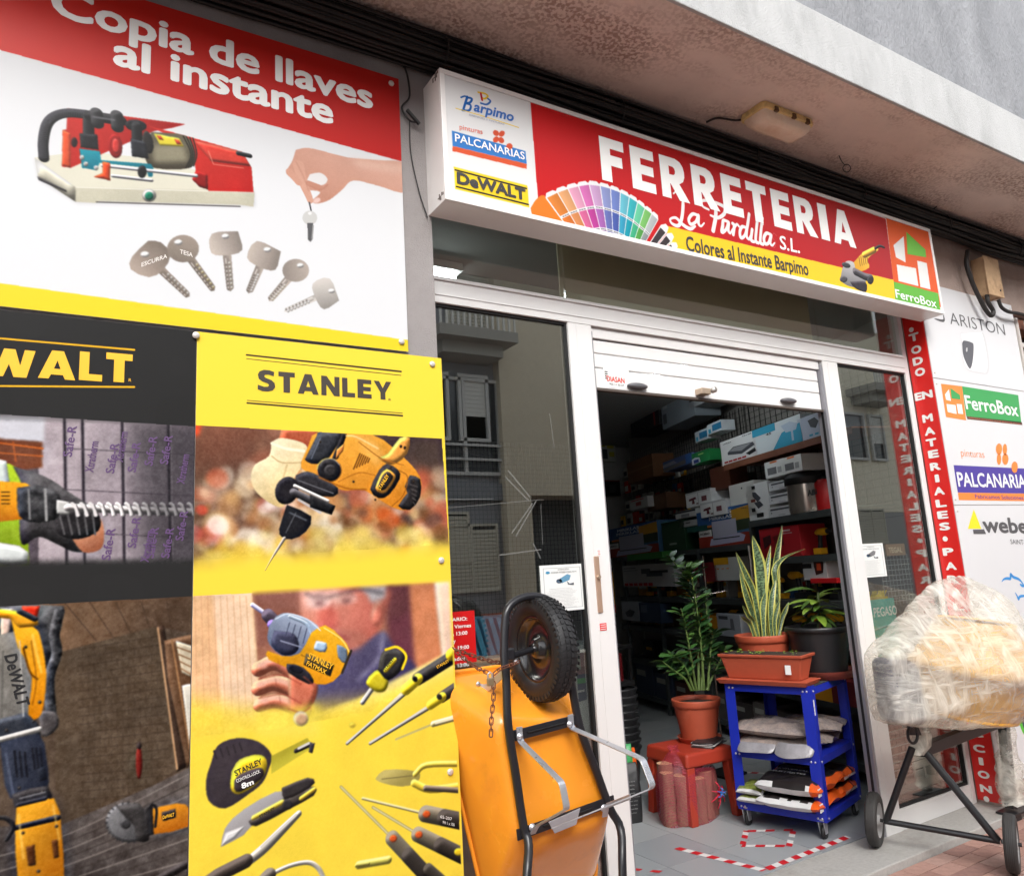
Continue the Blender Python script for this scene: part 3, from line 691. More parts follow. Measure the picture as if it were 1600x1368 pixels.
S_([(1152, 349), (1155, 352), (1153, 366)], 4.6); S_([(1155, 355), (1160, 350), (1164, 353)], 3.5)
S_([(1178, 355), (1170, 354), (1166, 362), (1168, 371), (1175, 368), (1180, 356), (1184, 334)], [4, 4.5, 4.5, 4.5, 4, 4.5, 4.5]); S_([(1181, 350), (1179, 368), (1184, 373), (1188, 368)], 4)
S_([(1190, 358), (1188, 374), (1193, 377)], 4.4); cv.ell(1191, 350, 2.4, 2.4, Wt)
S_([(1201, 338), (1198, 360), (1197, 376), (1202, 379)], 4.4); S_([(1210, 340), (1207, 362), (1206, 378), (1211, 381)], 4.4)
S_([(1226, 366), (1218, 364), (1213, 371), (1215, 380), (1222, 379), (1227, 367), (1225, 378), (1229, 383), (1234, 379)], [4, 4.4, 4.6, 4.6, 4, 4.4, 4.4, 3, 2])
S_([(1238, 368), (1232, 364), (1226 + 3, 370), (1236, 378), (1234, 386), (1226 + 2, 384)], 0.1)
# S.L.
cv.board('face', sg, thick=.004, rough=.25, gain=.80)
yT = yS - .0005
def glyphs(parent, word, p0, p1, htop, hbot, m, y, gap=.18):
    """heavy block capitals drawn as outlines in a 0..1 box; p0, p1 base line ends, htop/hbot cap heights in photo pixels"""
    G = {'F': (.72, [[(0, 0), (.42, 0), (.42, .38), (.9, .38), (.9, .62), (.42, .62), (.42, .77), (1, .77), (1, 1), (0, 1)]]),
         'E': (.74, [[(0, 0), (1, 0), (1, .23), (.42, .23), (.42, .39), (.95, .39), (.95, .61), (.42, .61), (.42, .77), (1, .77), (1, 1), (0, 1)]]),
         'T': (.78, [[(.3, 0), (.7, 0), (.7, .77), (1, .77), (1, 1), (0, 1), (0, .77), (.3, .77)]]),
         'I': (.38, [[(0, 0), (1, 0), (1, 1), (0, 1)]]),
         'A': (1.02, [[(0, 0), (.28, 0), (.34, .15), (.66, .15), (.72, 0), (1, 0), (.66, 1), (.34, 1)], [(.41, .36), (.59, .36), (.5, .66)]]),
         'R': (.86, [[(0, 0), (.34, 0), (.34, .36), (.36, .36), (.66, 0), (1.06, 0), (.70, .40), (.86, .48), (.93, .6), (.94, .72), (.9, .85), (.8, .95), (.62, 1), (0, 1)], [(.34, .58), (.5, .585), (.56, .62), (.58, .685), (.56, .75), (.5, .785), (.34, .79)]])}
    G['L'] = (.66, [[(0, 0), (1, 0), (1, .23), (.42, .23), (.42, 1), (0, 1)]])
    G['W'] = (1.36, [[(.15, 0), (.40, 0), (.5, .46), (.60, 0), (.85, 0), (1, 1), (.79, 1), (.715, .42), (.61, 1), (.39, 1), (.285, .42), (.21, 1), (0, 1)]])
    G['N'] = (.92, [[(0, 0), (.28, 0), (.28, .56), (.70, 0), (1, 0), (1, 1), (.72, 1), (.72, .44), (.30, 1), (0, 1)]])
    G['Y'] = (.95, [[(.36, 0), (.64, 0), (.64, .38), (1, 1), (.70, 1), (.5, .62), (.30, 1), (0, 1), (.36, .38)]])
    G['D'] = (.92, [[(0, 0), (.5, 0), (.78, .07), (.94, .24), (1, .5), (.94, .76), (.78, .93), (.5, 1), (0, 1)], [(.33, .23), (.48, .23), (.6, .3), (.66, .42), (.66, .58), (.6, .7), (.48, .77), (.33, .77)]])
    G['S'] = (.84, [[(.02, .06), (.28, -.01), (.58, -.01), (.84, .06), (.98, .22), (.94, .42), (.78, .54), (.46, .63), (.37, .70), (.42, .78), (.60, .80), (.90, .74), (.92, .95), (.66, 1.01), (.36, 1.01), (.12, .92), (.02, .76), (.08, .56), (.26, .45), (.56, .37), (.64, .30), (.58, .22), (.36, .20), (.02, .28)]])
    A = at(*p0, y); Bp = at(*p1, y); W = Bp[0] - A[0]; H0 = at(p0[0], p0[1] - htop, y)[2] - A[2]; H1 = at(p1[0], p1[1] - hbot, y)[2] - Bp[2]
    tot = sum(G[ch][0] for ch in word) + gap * (len(word) - 1); s = W / tot; x = 0
    for ch in word:
        wd, cont = G[ch]; me = MB()
        t = (x + wd / 2) / tot; hh = H0 * (1 - t) + H1 * t; zb = A[2] * (1 - t) + Bp[2] * t
        def q(p): return (A[0] + (x + p[0] * wd) * s, y - .0012, zb + p[1] * hh)
        if len(cont) == 1: me.quad(*[q(p) for p in cont[0]])
        else:
            o_, i_ = cont; P = [q(p) for p in o_] + [q(p) for p in i_]
            from mathutils.geometry import tessellate_polygon
            tri = tessellate_polygon([[Vector((p[0], p[1], 0)) for p in o_], [Vector((p[0], p[1], 0)) for p in i_]])
            me.add(P, [tuple(t3) for t3 in tri])
        me.build('lettering', m, parent); x += wd + gap
vin = cm((238, 238, 236), .4); vk = cm((52, 50, 48), .5)
glyphs(sg, 'FERRETERIA', (941, 281), (1338, 388), 67, 52, vin, yS, .2)
textp(sg, 'Colores al Instante Barpimo', (1073, 392), (1264, 431), 25, vk, yT, .02)
textp(sg, 'PALCANARIAS', (711, 221), (820, 250), 13, vin, yT, .012)
textp(sg, 'pinturas', (718, 202), (754, 210), 8, cm((220, 84, 50)), yT, 0)
textp(sg, 'arpimo', (740, 174), (803, 191), 17, cm((28, 96, 176)), yT, .03, shear=.25)
textp(sg, 'BARNICES Y PINTURAS', (733, 181), (788, 196), 3, cm((150, 150, 170)), yT, 0)
textp(sg, 'DeWALT', (714, 287), (822, 314), 20, vk, yT, .05)
textp(sg, 'FerroBox', (1400, 465), (1464, 481), 14, vin, yT, .012)
textp(sg, 'S.L.', (1219, 389), (1250, 396), 22, vin, yT, .012, shear=.1)
# ================================================================== POSTERS ON THE FRONT WALL
capm = mat('screw_cap', (214, 208, 202), .35, metal=.3)
def caps(parent, pts, y=yP):
    for p in pts:
        q = at(*p, y); MB().lathe([(.0005, .0), (.010, .0), (.0125, .003), (.0125, .003), (.0125, .009)], (q[0], y - .009, q[2]), 18, (0, 1, 0)).build('screw_cap', capm, parent)
# ---------------------------------------------------------------- key copying banner
bn = thing('banner', 'large white and red banner advertising key copying, with a key cutting machine and seven keys', 'banner', (.4, yP, 2.59))
cv = Canvas(-.75, at(638, 549, yP)[0], at(636, 549, yP)[2], at(624, 124, yP)[2], yP, 620, (240, 242, 245))
cv.poly([(-200, 0), (700, 0), (700, 271), (627, 252), (0, 78), (-200, 30)], (228, 44, 32), grad=((206, 32, 26), (0, 0), (600, 200)))
cv.poly([(-300, 400), (640, 531), (660, 600), (-300, 600)], (252, 226, 56))
# machine
cv.photo = True
cv.poly([(56, 250), (110, 258), (396, 296), (398, 322), (120, 316), (62, 280)], (160, 160, 165), a=.5, blur=4)
cv.poly([(54, 246), (108, 256), (398, 300), (396, 323), (376, 320), (155, 314), (150, 317), (118, 315), (60, 277)], (222, 218, 196), grad=((200, 196, 176), (200, 250), (220, 325)))
cv.poly([(54, 246), (130, 236), (260, 250), (396, 298), (118, 292)], (232, 229, 210)); cv.stroke([(118, 292), (396, 300)], 1.5, (240, 238, 225), sm=0)
cv.poly([(54, 246), (118, 292), (118, 315), (60, 277)], (206, 202, 184)); cv.poly([(58, 275), (104, 297), (104, 300), (60, 281)], (60, 58, 60)); cv.stroke([(150, 315), (375, 322)], 1.6, (60, 56, 54), sm=0)
cv.poly([(105, 169), (130, 173), (290, 194), (268, 200), (240, 205), (110, 262), (97, 260), (98, 203), (104, 202)], (206, 46, 36), grad=((170, 26, 22), (110, 180), (220, 260)))
cv.poly([(98, 203), (110, 208), (110, 262), (97, 258)], (226, 84, 44)); cv.ell(116, 222, 5, 8, (40, 20, 20))
cv.poly([(230, 196), (290, 212), (378, 237), (393, 262), (396, 300), (326, 298), (312, 280), (306, 268), (300, 228)], (214, 48, 36), grad=((196, 34, 30), (300, 220), (380, 300)))
cv.poly([(300, 218), (378, 237), (392, 260), (330, 252)], (224, 66, 52)); cv.stroke([(325, 235), (333, 256), (380, 262)], 1.2, (240, 150, 130), sm=0)
cv.poly([(306, 266), (324, 272), (325, 296), (312, 292), (300, 280)], (150, 20, 18)); cv.stroke([(372, 239), (390, 243)], 7, (36, 36, 38), sm=0)
cv.ell(180, 228, 11, 19, (150, 24, 22), -8); cv.ell(181, 228, 6, 12, (210, 60, 54), -8)
cv.poly([(236, 206), (290, 212), (303, 238), (298, 262), (240, 262), (226, 240)], (110, 104, 84), sm=3, grad=((66, 60, 48), (260, 212), (262, 266)))
cv.poly([(238, 226), (286, 226), (294, 252), (240, 254)], (164, 158, 132), blur=4, a=.8)
for i in range(4): cv.stroke([(286 + i * 5, 212 + i), (298 + i * 3, 240), (290 + i * 4, 262 - i)], 1.8, (40, 36, 30))
cv.poly([(240, 208), (280, 216), (287, 229), (250, 227)], (232, 214, 60)); cv.poly([(244, 211), (251, 212), (256, 219), (249, 218)], (200, 70, 40)); cv.poly([(272, 217), (279, 218), (284, 226), (276, 225)], (200, 70, 40))
cv.ell(231, 222, 8, 18, (40, 38, 36), -12)
cv.stroke([(68, 246), (67, 222), (72, 196), (84, 182), (105, 176), (134, 178)], 15, (38, 38, 42), sm=8)
for i, q in enumerate(spline([(68, 246), (67, 222), (72, 196), (84, 182), (105, 176), (134, 178)], 8)):
    cv.stroke([(q[0] - 5, q[1] + 1), (q[0] + 5, q[1] - 1)] if i < 20 else [(q[0], q[1] - 5), (q[0], q[1] + 5)], 1, (78, 78, 84), sm=0)
cv.stroke([(138, 180), (138, 214)], 16, (30, 30, 32), sm=0); cv.stroke([(140, 180), (188, 188)], 17, (28, 28, 30), sm=0); cv.stroke([(150, 176), (152, 192)], 18, (42, 42, 44), sm=0); cv.stroke([(182, 180), (183, 198)], 18, (42, 42, 44), sm=0)
cv.ell(212, 196, 17, 9, (30, 30, 33), 8); cv.stroke([(213, 196), (214, 232)], 15, (26, 26, 28), sm=0); cv.stroke([(145, 182), (178, 187)], 3, (110, 110, 115), blur=1)
cv.poly([(124, 208), (152, 210), (154, 234), (126, 230)], (32, 32, 36)); cv.poly([(204, 216), (228, 222), (232, 248), (206, 244)], (38, 40, 46))
cv.poly([(124, 232), (156, 236), (158, 250), (236, 256), (240, 264), (238, 276), (232, 276), (228, 262), (156, 254), (150, 266), (128, 262)], (30, 150, 168), grad=((20, 110, 130), (140, 234), (150, 270)))
cv.stroke([(160, 258), (306, 274)], 6, (170, 172, 178), sm=0); cv.stroke([(160, 257), (306, 273)], 2, (240, 240, 245), sm=0); cv.stroke([(176, 274), (236, 281)], 6, (150, 150, 155), sm=0); cv.stroke([(176, 273), (230, 279)], 1.8, (235, 235, 238), sm=0)
cv.poly([(160, 252), (172, 254), (172, 282), (146, 276), (160, 270)], (224, 78, 36)); cv.ell(222, 268, 7, 10, (30, 30, 32))
for q in ((128, 246), (134, 256), (150, 262)): cv.ell(*q, 4, 4, (190, 190, 186)); cv.ell(q[0] - 1, q[1] - 1, 1.6, 1.6, (240, 240, 240))
cv.ell(233, 305, 11, 10, (150, 150, 145)); cv.ell(232, 304, 9, 8.4, (200, 200, 196)); cv.ell(233, 306, 6.5, 6.5, (22, 108, 84))
# hand and hanging key
cv.photo = False
SK = (226, 176, 156)
cv.clip([(430, 220), (629, 250), (640, 320), (560, 420), (430, 400)])
cv.poly([(462, 234), (482, 231), (520, 240), (545, 246), (590, 250), (632, 256), (634, 300), (590, 290), (552, 282), (535, 296), (515, 312), (495, 318), (488, 313), (500, 300), (478, 296), (470, 290), (452, 276), (447, 268), (456, 252)], SK, sm=4, grad=((206, 150, 128), (540, 235), (520, 320)))
cv.poly([(484, 272), (500, 270), (511, 278), (508, 287), (494, 290), (480, 284)], (238, 236, 236), sm=4)
cv.stroke([(466, 258), (472, 282), (482, 306), (484, 313)], [17, 14, 11, 9], (224, 172, 150)); cv.stroke([(482, 286), (498, 292)], 9, (206, 148, 126)); cv.stroke([(452, 268), (466, 284)], 11, (220, 166, 144))
cv.ell(495, 313, 6, 4, (240, 205, 196), -25); cv.stroke([(462, 252), (474, 276), (482, 298)], 1.5, (188, 128, 108), a=.6, blur=.5); cv.stroke([(484, 290), (500, 296), (512, 288)], 1.5, (180, 118, 98), a=.6, blur=.5)
cv.poly([(545, 246), (632, 258), (634, 272), (560, 262)], (240, 204, 186), blur=5, a=.5)
cv.clip()
cv.stroke([(483, 316), (486, 330)], 2.4, (70, 70, 74)); cv.ell(484, 340, 11.5, 11, (214, 214, 212)); cv.ell(484, 333, 3, 2.4, (246, 246, 246)); cv.poly([(480, 348), (489, 348), (489, 372), (485, 378), (481, 374)], (96, 96, 98)); cv.stroke([(489, 352), (487, 372)], 2, (160, 160, 160), sm=0)
cv.photo = True
# six keys
def key(hx, hy, tx, ty, r, kind, col, inner, wide=6):
    d = np.array([tx - hx, ty - hy], float); L = np.hypot(*d); d /= L; n = np.array([-d[1], d[0]]); c = np.array([hx, hy])
    q = lambda a, b: tuple(c + d * a + n * b)
    dk = tuple(int(v * .72) for v in col)
    cv.poly([q(r * .6, -wide), q(L - 5, -wide * .8), q(L, 0), q(L - 4, wide * .8), q(r * .6, wide)], col, grad=(dk, q(0, -wide), q(0, wide)))
    cv.stroke([q(r, -1), q(L - 6, -1)], 1.6, dk, sm=0); cv.stroke([q(r, 3), q(L - 5, 3)], 1.2, (236, 232, 228), sm=0)
    for i in range(7):
        t = r + 8 + i * (L - r - 14) / 6; cv.ell(*q(t, -wide * .35), 1.8, 2.6, inner); cv.ell(*q(t + 2, wide * .45), 1.5, 1.8, dk)
    if kind == 'round': cv.ell(hx, hy, r, r * .86, col, grad=(dk, q(-r, -r), q(r, r)))
    elif kind == 'diamond': cv.poly([q(-r * .9, -r * .7), q(-r * .3, -r * 1.15), q(r * .6, -r), q(r * .9, -r * .1), q(r * .6, r * .8), q(-r * .5, r * 1.2), q(-r * .95, r * .6)], col, sm=2, grad=(dk, q(0, r), q(0, -r)))
    else: cv.poly([q(-r * .75, -r * .9), q(-r * .75, r * .9), q(r * .55, r * 1.05), q(r * .8, 0), q(r * .55, -r * 1.05)], col, sm=3, grad=(dk, q(0, r), q(0, -r)))
    cv.ell(*q(-r * .5, 0), r * .26, r * .18, (240, 240, 240))
key(236, 406, 296, 463, 27, 'diamond', (186, 170, 158), (236, 232, 224), 6.5); key(286, 388, 335, 454, 25, 'round', (180, 166, 154), (236, 214, 160), 6.5)
key(353, 380, 360, 455, 23, 'block', (206, 194, 184), (245, 232, 210), 7); key(413, 400, 388, 458, 23, 'block', (200, 188, 178), (240, 236, 228), 7)
key(462, 422, 420, 470, 21, 'round', (200, 188, 178), (240, 232, 210), 6.5); key(508, 458, 444, 486, 21, 'block', (220, 214, 208), (246, 246, 244), 5)
cv.photo = False; cv.photofy([(50, 160), (300, 170), (420, 240), (420, 330), (50, 330)], .35); cv.photofy([(440, 225), (632, 240), (634, 310), (560, 330), (440, 320)], .25); cv.photofy([(200, 360), (535, 360), (535, 492), (200, 480)], .3)
cv.board('printed_sheet', bn, gain=.71, rough=.28)
wv = cm((236, 236, 234), .4)
textp(bn, 'Copia de llaves', (78, 22), (583, 172), 50, wv, yP, .032)
textp(bn, 'al instante', (176, 101), (521, 196), 50, wv, yP, .032)
textp(bn, 'ESCURRA', (221, 417), (261, 403), 7, cm((225, 220, 214)), yP, .01); textp(bn, 'TESA', (281, 396), (301, 402), 7, cm((225, 220, 214)), yP, .01)
caps(bn, [(611, 131), (627, 534)])

# ---------------------------------------------------------------- black and yellow tool poster at the left
Z0 = .30
pd = thing('poster', 'tall dark poster with yellow letters above a worker drilling and a demolition hammer photo', 'poster', (.1, yP, Z0))
xR = at(303, 800, yP)[0] - .002; zT = at(300, 517, yP)[2]
cv = Canvas(-.55, xR, Z0, zT, yP, 640, (46, 46, 46))
cv.a += (vnoise(cv.h, cv.w, 200, 2)[..., None] - .5) * .02
O_ = (238, 182, 40)
for a_, b_ in (((-60, 523), (209, 546)), ((-60, 602), (209, 604))): cv.stroke([a_, b_], 3.2, O_, sm=0)
# upper photo
cv.photo = True
cv.clip([(-200, 640), (0, 647), (305, 666), (302, 890), (-200, 900)])
cv.poly([(-300, 600), (400, 600), (400, 920), (-300, 920)], (92, 84, 90), tex=.10)
cv.poly([(60, 640), (305, 660), (302, 900), (60, 900)], (178, 166, 172), tex=.10, grad=((104, 96, 104), (90, 760), (330, 760)))
cv.poly([(-200, 640), (70, 650), (68, 690), (-200, 690)], (206, 206, 214), blur=3); cv.poly([(-10, 684), (66, 690), (66, 730), (-10, 740)], (120, 70, 48), blur=2)
for x in (100, 128, 190, 262): cv.stroke([(x, 650), (x + 4, 900)], 4, (48, 42, 50), sm=0, blur=.6); cv.stroke([(x + 4, 650), (x + 8, 900)], 1.5, (160, 152, 158), sm=0)
for y in (700, 764, 830): cv.stroke([(104, y), (302, y + 10)], 1.5, (86, 78, 86), sm=0)
cv.stroke([(-10, 690), (66, 700)], 3, (196, 104, 50), sm=0); cv.stroke([(-10, 706), (66, 712)], 2, (196, 104, 50), sm=0); cv.stroke([(20, 690), (24, 720)], 2, (180, 96, 50), sm=0)
cv.poly([(-60, 720), (14, 724), (30, 732), (40, 760), (46, 900), (-60, 900)], (178, 206, 50), tex=.10, grad=((120, 150, 30), (0, 760), (40, 900)))
cv.poly([(-40, 840), (30, 852), (44, 862), (44, 880), (20, 884), (-40, 876)], (222, 228, 226)); cv.poly([(-20, 712), (10, 720), (16, 760), (-20, 760)], (216, 226, 220))
cv.poly([(20, 728), (70, 744), (110, 770), (150, 800), (160, 850), (120, 862), (90, 850), (60, 838), (34, 850), (30, 800), (34, 760)], (66, 64, 66), sm=4, tex=.14)
cv.poly([(110, 838), (150, 808), (162, 826), (158, 856), (130, 862)], (210, 150, 116), sm=4, grad=((150, 90, 66), (130, 815), (150, 862)))
cv.poly([(84, 800), (120, 792), (152, 800), (154, 828), (120, 842), (90, 832)], (40, 38, 40), sm=4)
for i in range(5): cv.stroke([(92 + i * 13, 802), (100 + i * 12, 834)], 3, (92, 90, 92)); 
cv.poly([(-60, 752), (20, 752), (52, 762), (56, 800), (24, 812), (-60, 812)], (236, 168, 40), sm=2, grad=((180, 110, 20), (0, 755), (0, 812)))
for i in range(4): cv.stroke([(2, 768 + i * 6), (14, 768 + i * 6)], 2, (80, 50, 10), sm=0)
cv.poly([(26, 762), (60, 758), (92, 772), (92, 806), (60, 816), (30, 806)], (50, 50, 52), sm=3, tex=.3); cv.stroke([(44, 764), (46, 810)], 3, (120, 120, 120)); cv.stroke([(70, 764), (72, 812)], 4, (136, 136, 136))
cv.poly([(88, 780), (108, 784), (108, 804), (88, 802)], (172, 172, 170))
cv.stroke([(106, 792), (304, 800)], 13, (150, 146, 146), sm=0)
for i in range(14):
    x = 112 + i * 14; cv.stroke([(x, 786), (x + 6, 792), (x + 9, 804)], 5.5, (224, 220, 220)); cv.stroke([(x + 7, 788), (x + 13, 804)], 1.8, (84, 80, 82), sm=0)
cv.poly([(-100, 640), (400, 640), (400, 664), (-100, 654)], (46, 46, 46), blur=3, a=.4); cv.poly([(200, 660), (310, 660), (310, 900), (230, 900)], (40, 38, 42), blur=18, a=.55); cv.poly([(-200, 880), (310, 872), (310, 900), (-200, 910)], (46, 46, 46), blur=6)
# lower photo
cv.clip([(-300, 957), (0, 947), (301, 931), (292, 1600), (-300, 1700)])
cv.poly([(-300, 900), (400, 900), (400, 1700), (-300, 1700)], (84, 70, 58), tex=.12)
cv.poly([(60, 935), (310, 925), (310, 990), (244, 978), (90, 1024), (60, 1010)], (112, 86, 64), tex=.12, grad=((84, 66, 52), (100, 960), (240, 1000)))
for i in range(6): cv.stroke([(100 + i * 40, 940), (150 + i * 30, 1000)], 2, (70, 54, 42), sm=0, a=.7)
cv.poly([(85, 1020), (244, 978), (276, 1200), (240, 1230), (86, 1290)], (84, 70, 56), tex=.10)
for r in range(20):
    y = 1010 + r * 13
    cv.stroke([(122, y + 4), (250 + r, y - 18 + r * .6)], 1.2, (60, 48, 38), sm=0, a=.8)
    for c_ in range(7): x = 128 + c_ * 18 + (r % 2) * 9; cv.stroke([(x, y + 2 - (x - 122) * .16), (x + 1, y + 13 - (x - 122) * .16)], 1.1, (58, 46, 36), sm=0, a=.7)
cv.poly([(244, 978), (256, 976), (296, 1195), (276, 1205)], (60, 44, 34)); cv.stroke([(246, 980), (276, 1200)], 3, (176, 140, 104), sm=0)
cv.poly([(256, 1000), (300, 990), (300, 1190), (292, 1200), (262, 1060)], (96, 70, 50), tex=.1); cv.stroke([(268, 1000), (298, 1180)], 3, (150, 112, 78), sm=0)
cv.poly([(274, 1000), (304, 1010), (304, 1060), (284, 1050)], (200, 186, 160)); cv.poly([(284, 1070), (304, 1066), (304, 1180), (298, 1180)], (206, 200, 186))
for i in range(4): cv.stroke([(276 + i * 2, 1010 + i * 11), (304, 1020 + i * 12)], 2, (140, 104, 74), sm=0)
cv.poly([(-300, 1290), (90, 1290), (240, 1226), (300, 1196), (300, 1700), (-300, 1700)], (96, 88, 84), tex=.2, grad=((66, 60, 58), (160, 1240), (100, 1380)))
for i in range(10):
    cv.stroke([(-50, 1350 + i * 12), (110, 1300 + i * 12), (300, 1205 + i * 17)], 2.2, (60, 54, 50) if i % 2 else (140, 132, 126), a=.7)
cv.ell(217, 1190, 5, 26, (110, 30, 24)); cv.ell(217, 1164, 4, 6, (50, 40, 38))
# worker and demolition hammer
cv.poly([(-60, 940), (60, 944), (100, 946), (96, 980), (84, 1010), (78, 1050), (60, 1060), (40, 1000), (-60, 1000)], (66, 66, 68), tex=.3); cv.poly([(34, 946), (62, 946), (58, 964), (36, 970)], (200, 50, 30)); cv.poly([(2, 950), (20, 950), (14, 990), (0, 996)], (220, 190, 170))
cv.stroke([(92, 955), (84, 990), (88, 1020), (76, 1060), (80, 1120)], 16, (58, 58, 60), tex=.3); cv.poly([(60, 1110), (86, 1112), (92, 1130), (80, 1146), (64, 1148)], (78, 74, 74), sm=3, tex=.2)
cv.poly([(-40, 1000), (24, 985), (48, 1000), (50, 1090), (44, 1120), (-40, 1130)], (140, 136, 128), tex=.12, grad=((104, 102, 98), (0, 1010), (20, 1120)))
cv.poly([(16, 962), (54, 980), (64, 1000), (72, 1050), (68, 1100), (60, 1120), (44, 1118), (50, 1060), (40, 1030), (28, 1010)], (236, 168, 36), sm=3, grad=((190, 118, 16), (50, 990), (60, 1110)))
cv.poly([(-10, 950), (26, 954), (50, 962), (60, 975), (30, 980), (16, 966), (-10, 964)], (228, 158, 34), sm=2); cv.stroke([(36, 1012), (46, 1048), (58, 1060)], 3, (110, 66, 10)); cv.stroke([(30, 954), (54, 966)], 9, (46, 44, 46)); 
cv.poly([(-40, 1132), (40, 1112), (60, 1130), (66, 1160), (-40, 1170)], (52, 56, 64), tex=.08); cv.stroke([(-30, 1162), (60, 1138)], 9, (176, 174, 170), sm=0); cv.stroke([(-30, 1160), (60, 1136)], 2.5, (230, 230, 226), sm=0)
cv.poly([(0, 1160), (60, 1146), (72, 1180), (76, 1220), (66, 1240), (16, 1246), (4, 1200)], (56, 62, 78), sm=2, tex=.05, grad=((34, 38, 50), (10, 1200), (76, 1200)))
for i in range(3): cv.stroke([(22 + i * 8, 1172 + i), (26 + i * 8, 1212)], 3, (24, 26, 34), sm=0); cv.stroke([(50 + i * 6, 1168), (54 + i * 6, 1200)], 3, (24, 26, 34), sm=0)
cv.poly([(18, 1240), (74, 1226), (76, 1260), (30, 1270)], (46, 44, 46), sm=2)
cv.poly([(26, 1260), (84, 1246), (96, 1300), (100, 1370), (96, 1420), (40, 1420), (24, 1330)], (232, 164, 40), sm=2, grad=((176, 106, 16), (30, 1300), (100, 1330))); cv.poly([(40, 1322), (54, 1318), (56, 1350), (44, 1352)], (96, 54, 20)); cv.poly([(80, 1312), (90, 1310), (92, 1338), (84, 1340)], (96, 54, 20))
cv.stroke([(22, 1292), (90, 1276)], 9, (36, 34, 36), sm=0); cv.stroke([(28, 1256), (70, 1246)], 7, (44, 42, 44), sm=0); cv.stroke([(-20, 1282), (6, 1276), (20, 1290), (10, 1310)], 7, (36, 34, 34))
for a_, b_ in (((50, 990), (64, 1050)), ((28, 1270), (36, 1340)), ((82, 1256), (92, 1310)), ((8, 1176), (20, 1238))): cv.stroke([a_, b_], 2, (255, 214, 120) if a_[0] != 8 else (120, 128, 150), blur=.8, a=.8, sm=0)
for q in ((40, 1010), (62, 1096), (36, 1300), (88, 1290), (60, 1360), (30, 1230), (66, 1236), (10, 1140), (52, 1126)): cv.ell(*q, 2.6, 2.6, (40, 34, 30)); cv.ell(q[0] - .6, q[1] - .6, 1, 1, (190, 186, 180))
cv.stroke([(30, 1246), (70, 1236)], 2, (130, 130, 134), sm=0); cv.stroke([(28, 1288), (88, 1272)], 1.6, (110, 108, 110), sm=0); cv.stroke([(48, 1000), (56, 1060), (50, 1100)], 1.6, (120, 70, 10), a=.8); cv.poly([(58, 1200), (70, 1196), (74, 1216), (62, 1220)], (30, 34, 44)); cv.stroke([(4, 1016), (2, 1120)], 1.6, (90, 88, 84)); cv.stroke([(30, 1000), (36, 1118)], 1.6, (190, 186, 178))
# cut-off saw
cv.ell(200, 1284, 35, 31, (96, 96, 98), 10); cv.ell(200, 1284, 31, 27, (128, 128, 130), 10, grad=((70, 70, 72), (175, 1260), (230, 1300))); cv.ell(196, 1286, 8, 8, (60, 60, 62))
for i in range(24):
    t = i / 24 * 6.283; cv.stroke([(200 + 33 * math.cos(t), 1284 + 29 * math.sin(t)), (200 + 36 * math.cos(t), 1284 + 32 * math.sin(t))], 2, (50, 50, 52), sm=0)
cv.poly([(180, 1258), (216, 1254), (232, 1280), (232, 1312), (214, 1312), (210, 1290), (196, 1276)], (60, 58, 58), sm=2); cv.poly([(232, 1264), (276, 1254), (296, 1262), (294, 1290), (240, 1302), (230, 1290)], (226, 150, 40), sm=2, grad=((170, 96, 20), (250, 1258), (256, 1300))); cv.poly([(224, 1262), (238, 1252), (240, 1302), (228, 1306)], (44, 42, 42)); cv.poly([(252, 1268), (274, 1262), (275, 1276), (254, 1282)], (56, 46, 40))
cv.stroke([(232, 1264), (238, 1256), (244, 1264), (242, 1290)], 4, (34, 32, 32)); cv.stroke([(226, 1384), (292, 1348)], 14, (44, 40, 40), sm=0)
cv.clip(); cv.photofy([(-200, 646), (305, 667), (302, 880), (-200, 885)]); cv.photofy([(-300, 957), (0, 948), (301, 932), (292, 1600), (-300, 1700)])
cv.board('printed_sheet', pd, rough=.32)
yl = cm(O_, .4)
glyphs(pd, 'DEWALT', (-150, 580), (206, 598), 42, 45, yl, yP, .10)
textp(pd, 'R', (201, 596), (205, 596), 5, yl, yP)
pur = cm((92, 66, 108), .5)
for (x, y) in ((112, 714), (146, 738), (178, 740), (212, 738), (238, 728), (262, 726), (212, 856), (240, 872), (264, 872), (172, 875), (232, 878), (288, 756), (286, 845), (192, 722)):
    a = at(x, y, yP); u = at(x + 6, y - 34, yP) - a; n = at(x + 12, y + 2, yP) - a
    if x < 290: text(pd, random.choice(['Safe-R', 'Xtratherm']), a, u, u * ((n @ u) / (u @ u)) - n, .105, .028, pur, .02)
a = at(22, 1082, yP); u = at(-2, 1010, yP) - a; u = at(26, 1090, yP) - at(8, 1022, yP)
text(pd, 'DeWALT', at(6, 1024, yP), u, at(20, 1020, yP) - at(0, 1024, yP) , .16, .035, blk, .03)
textp(pd, 'DeWALT', (254, 1279), (272, 1274), 6, yl, yP, .03)
caps(pd, [(306, 524)], yP - .004)

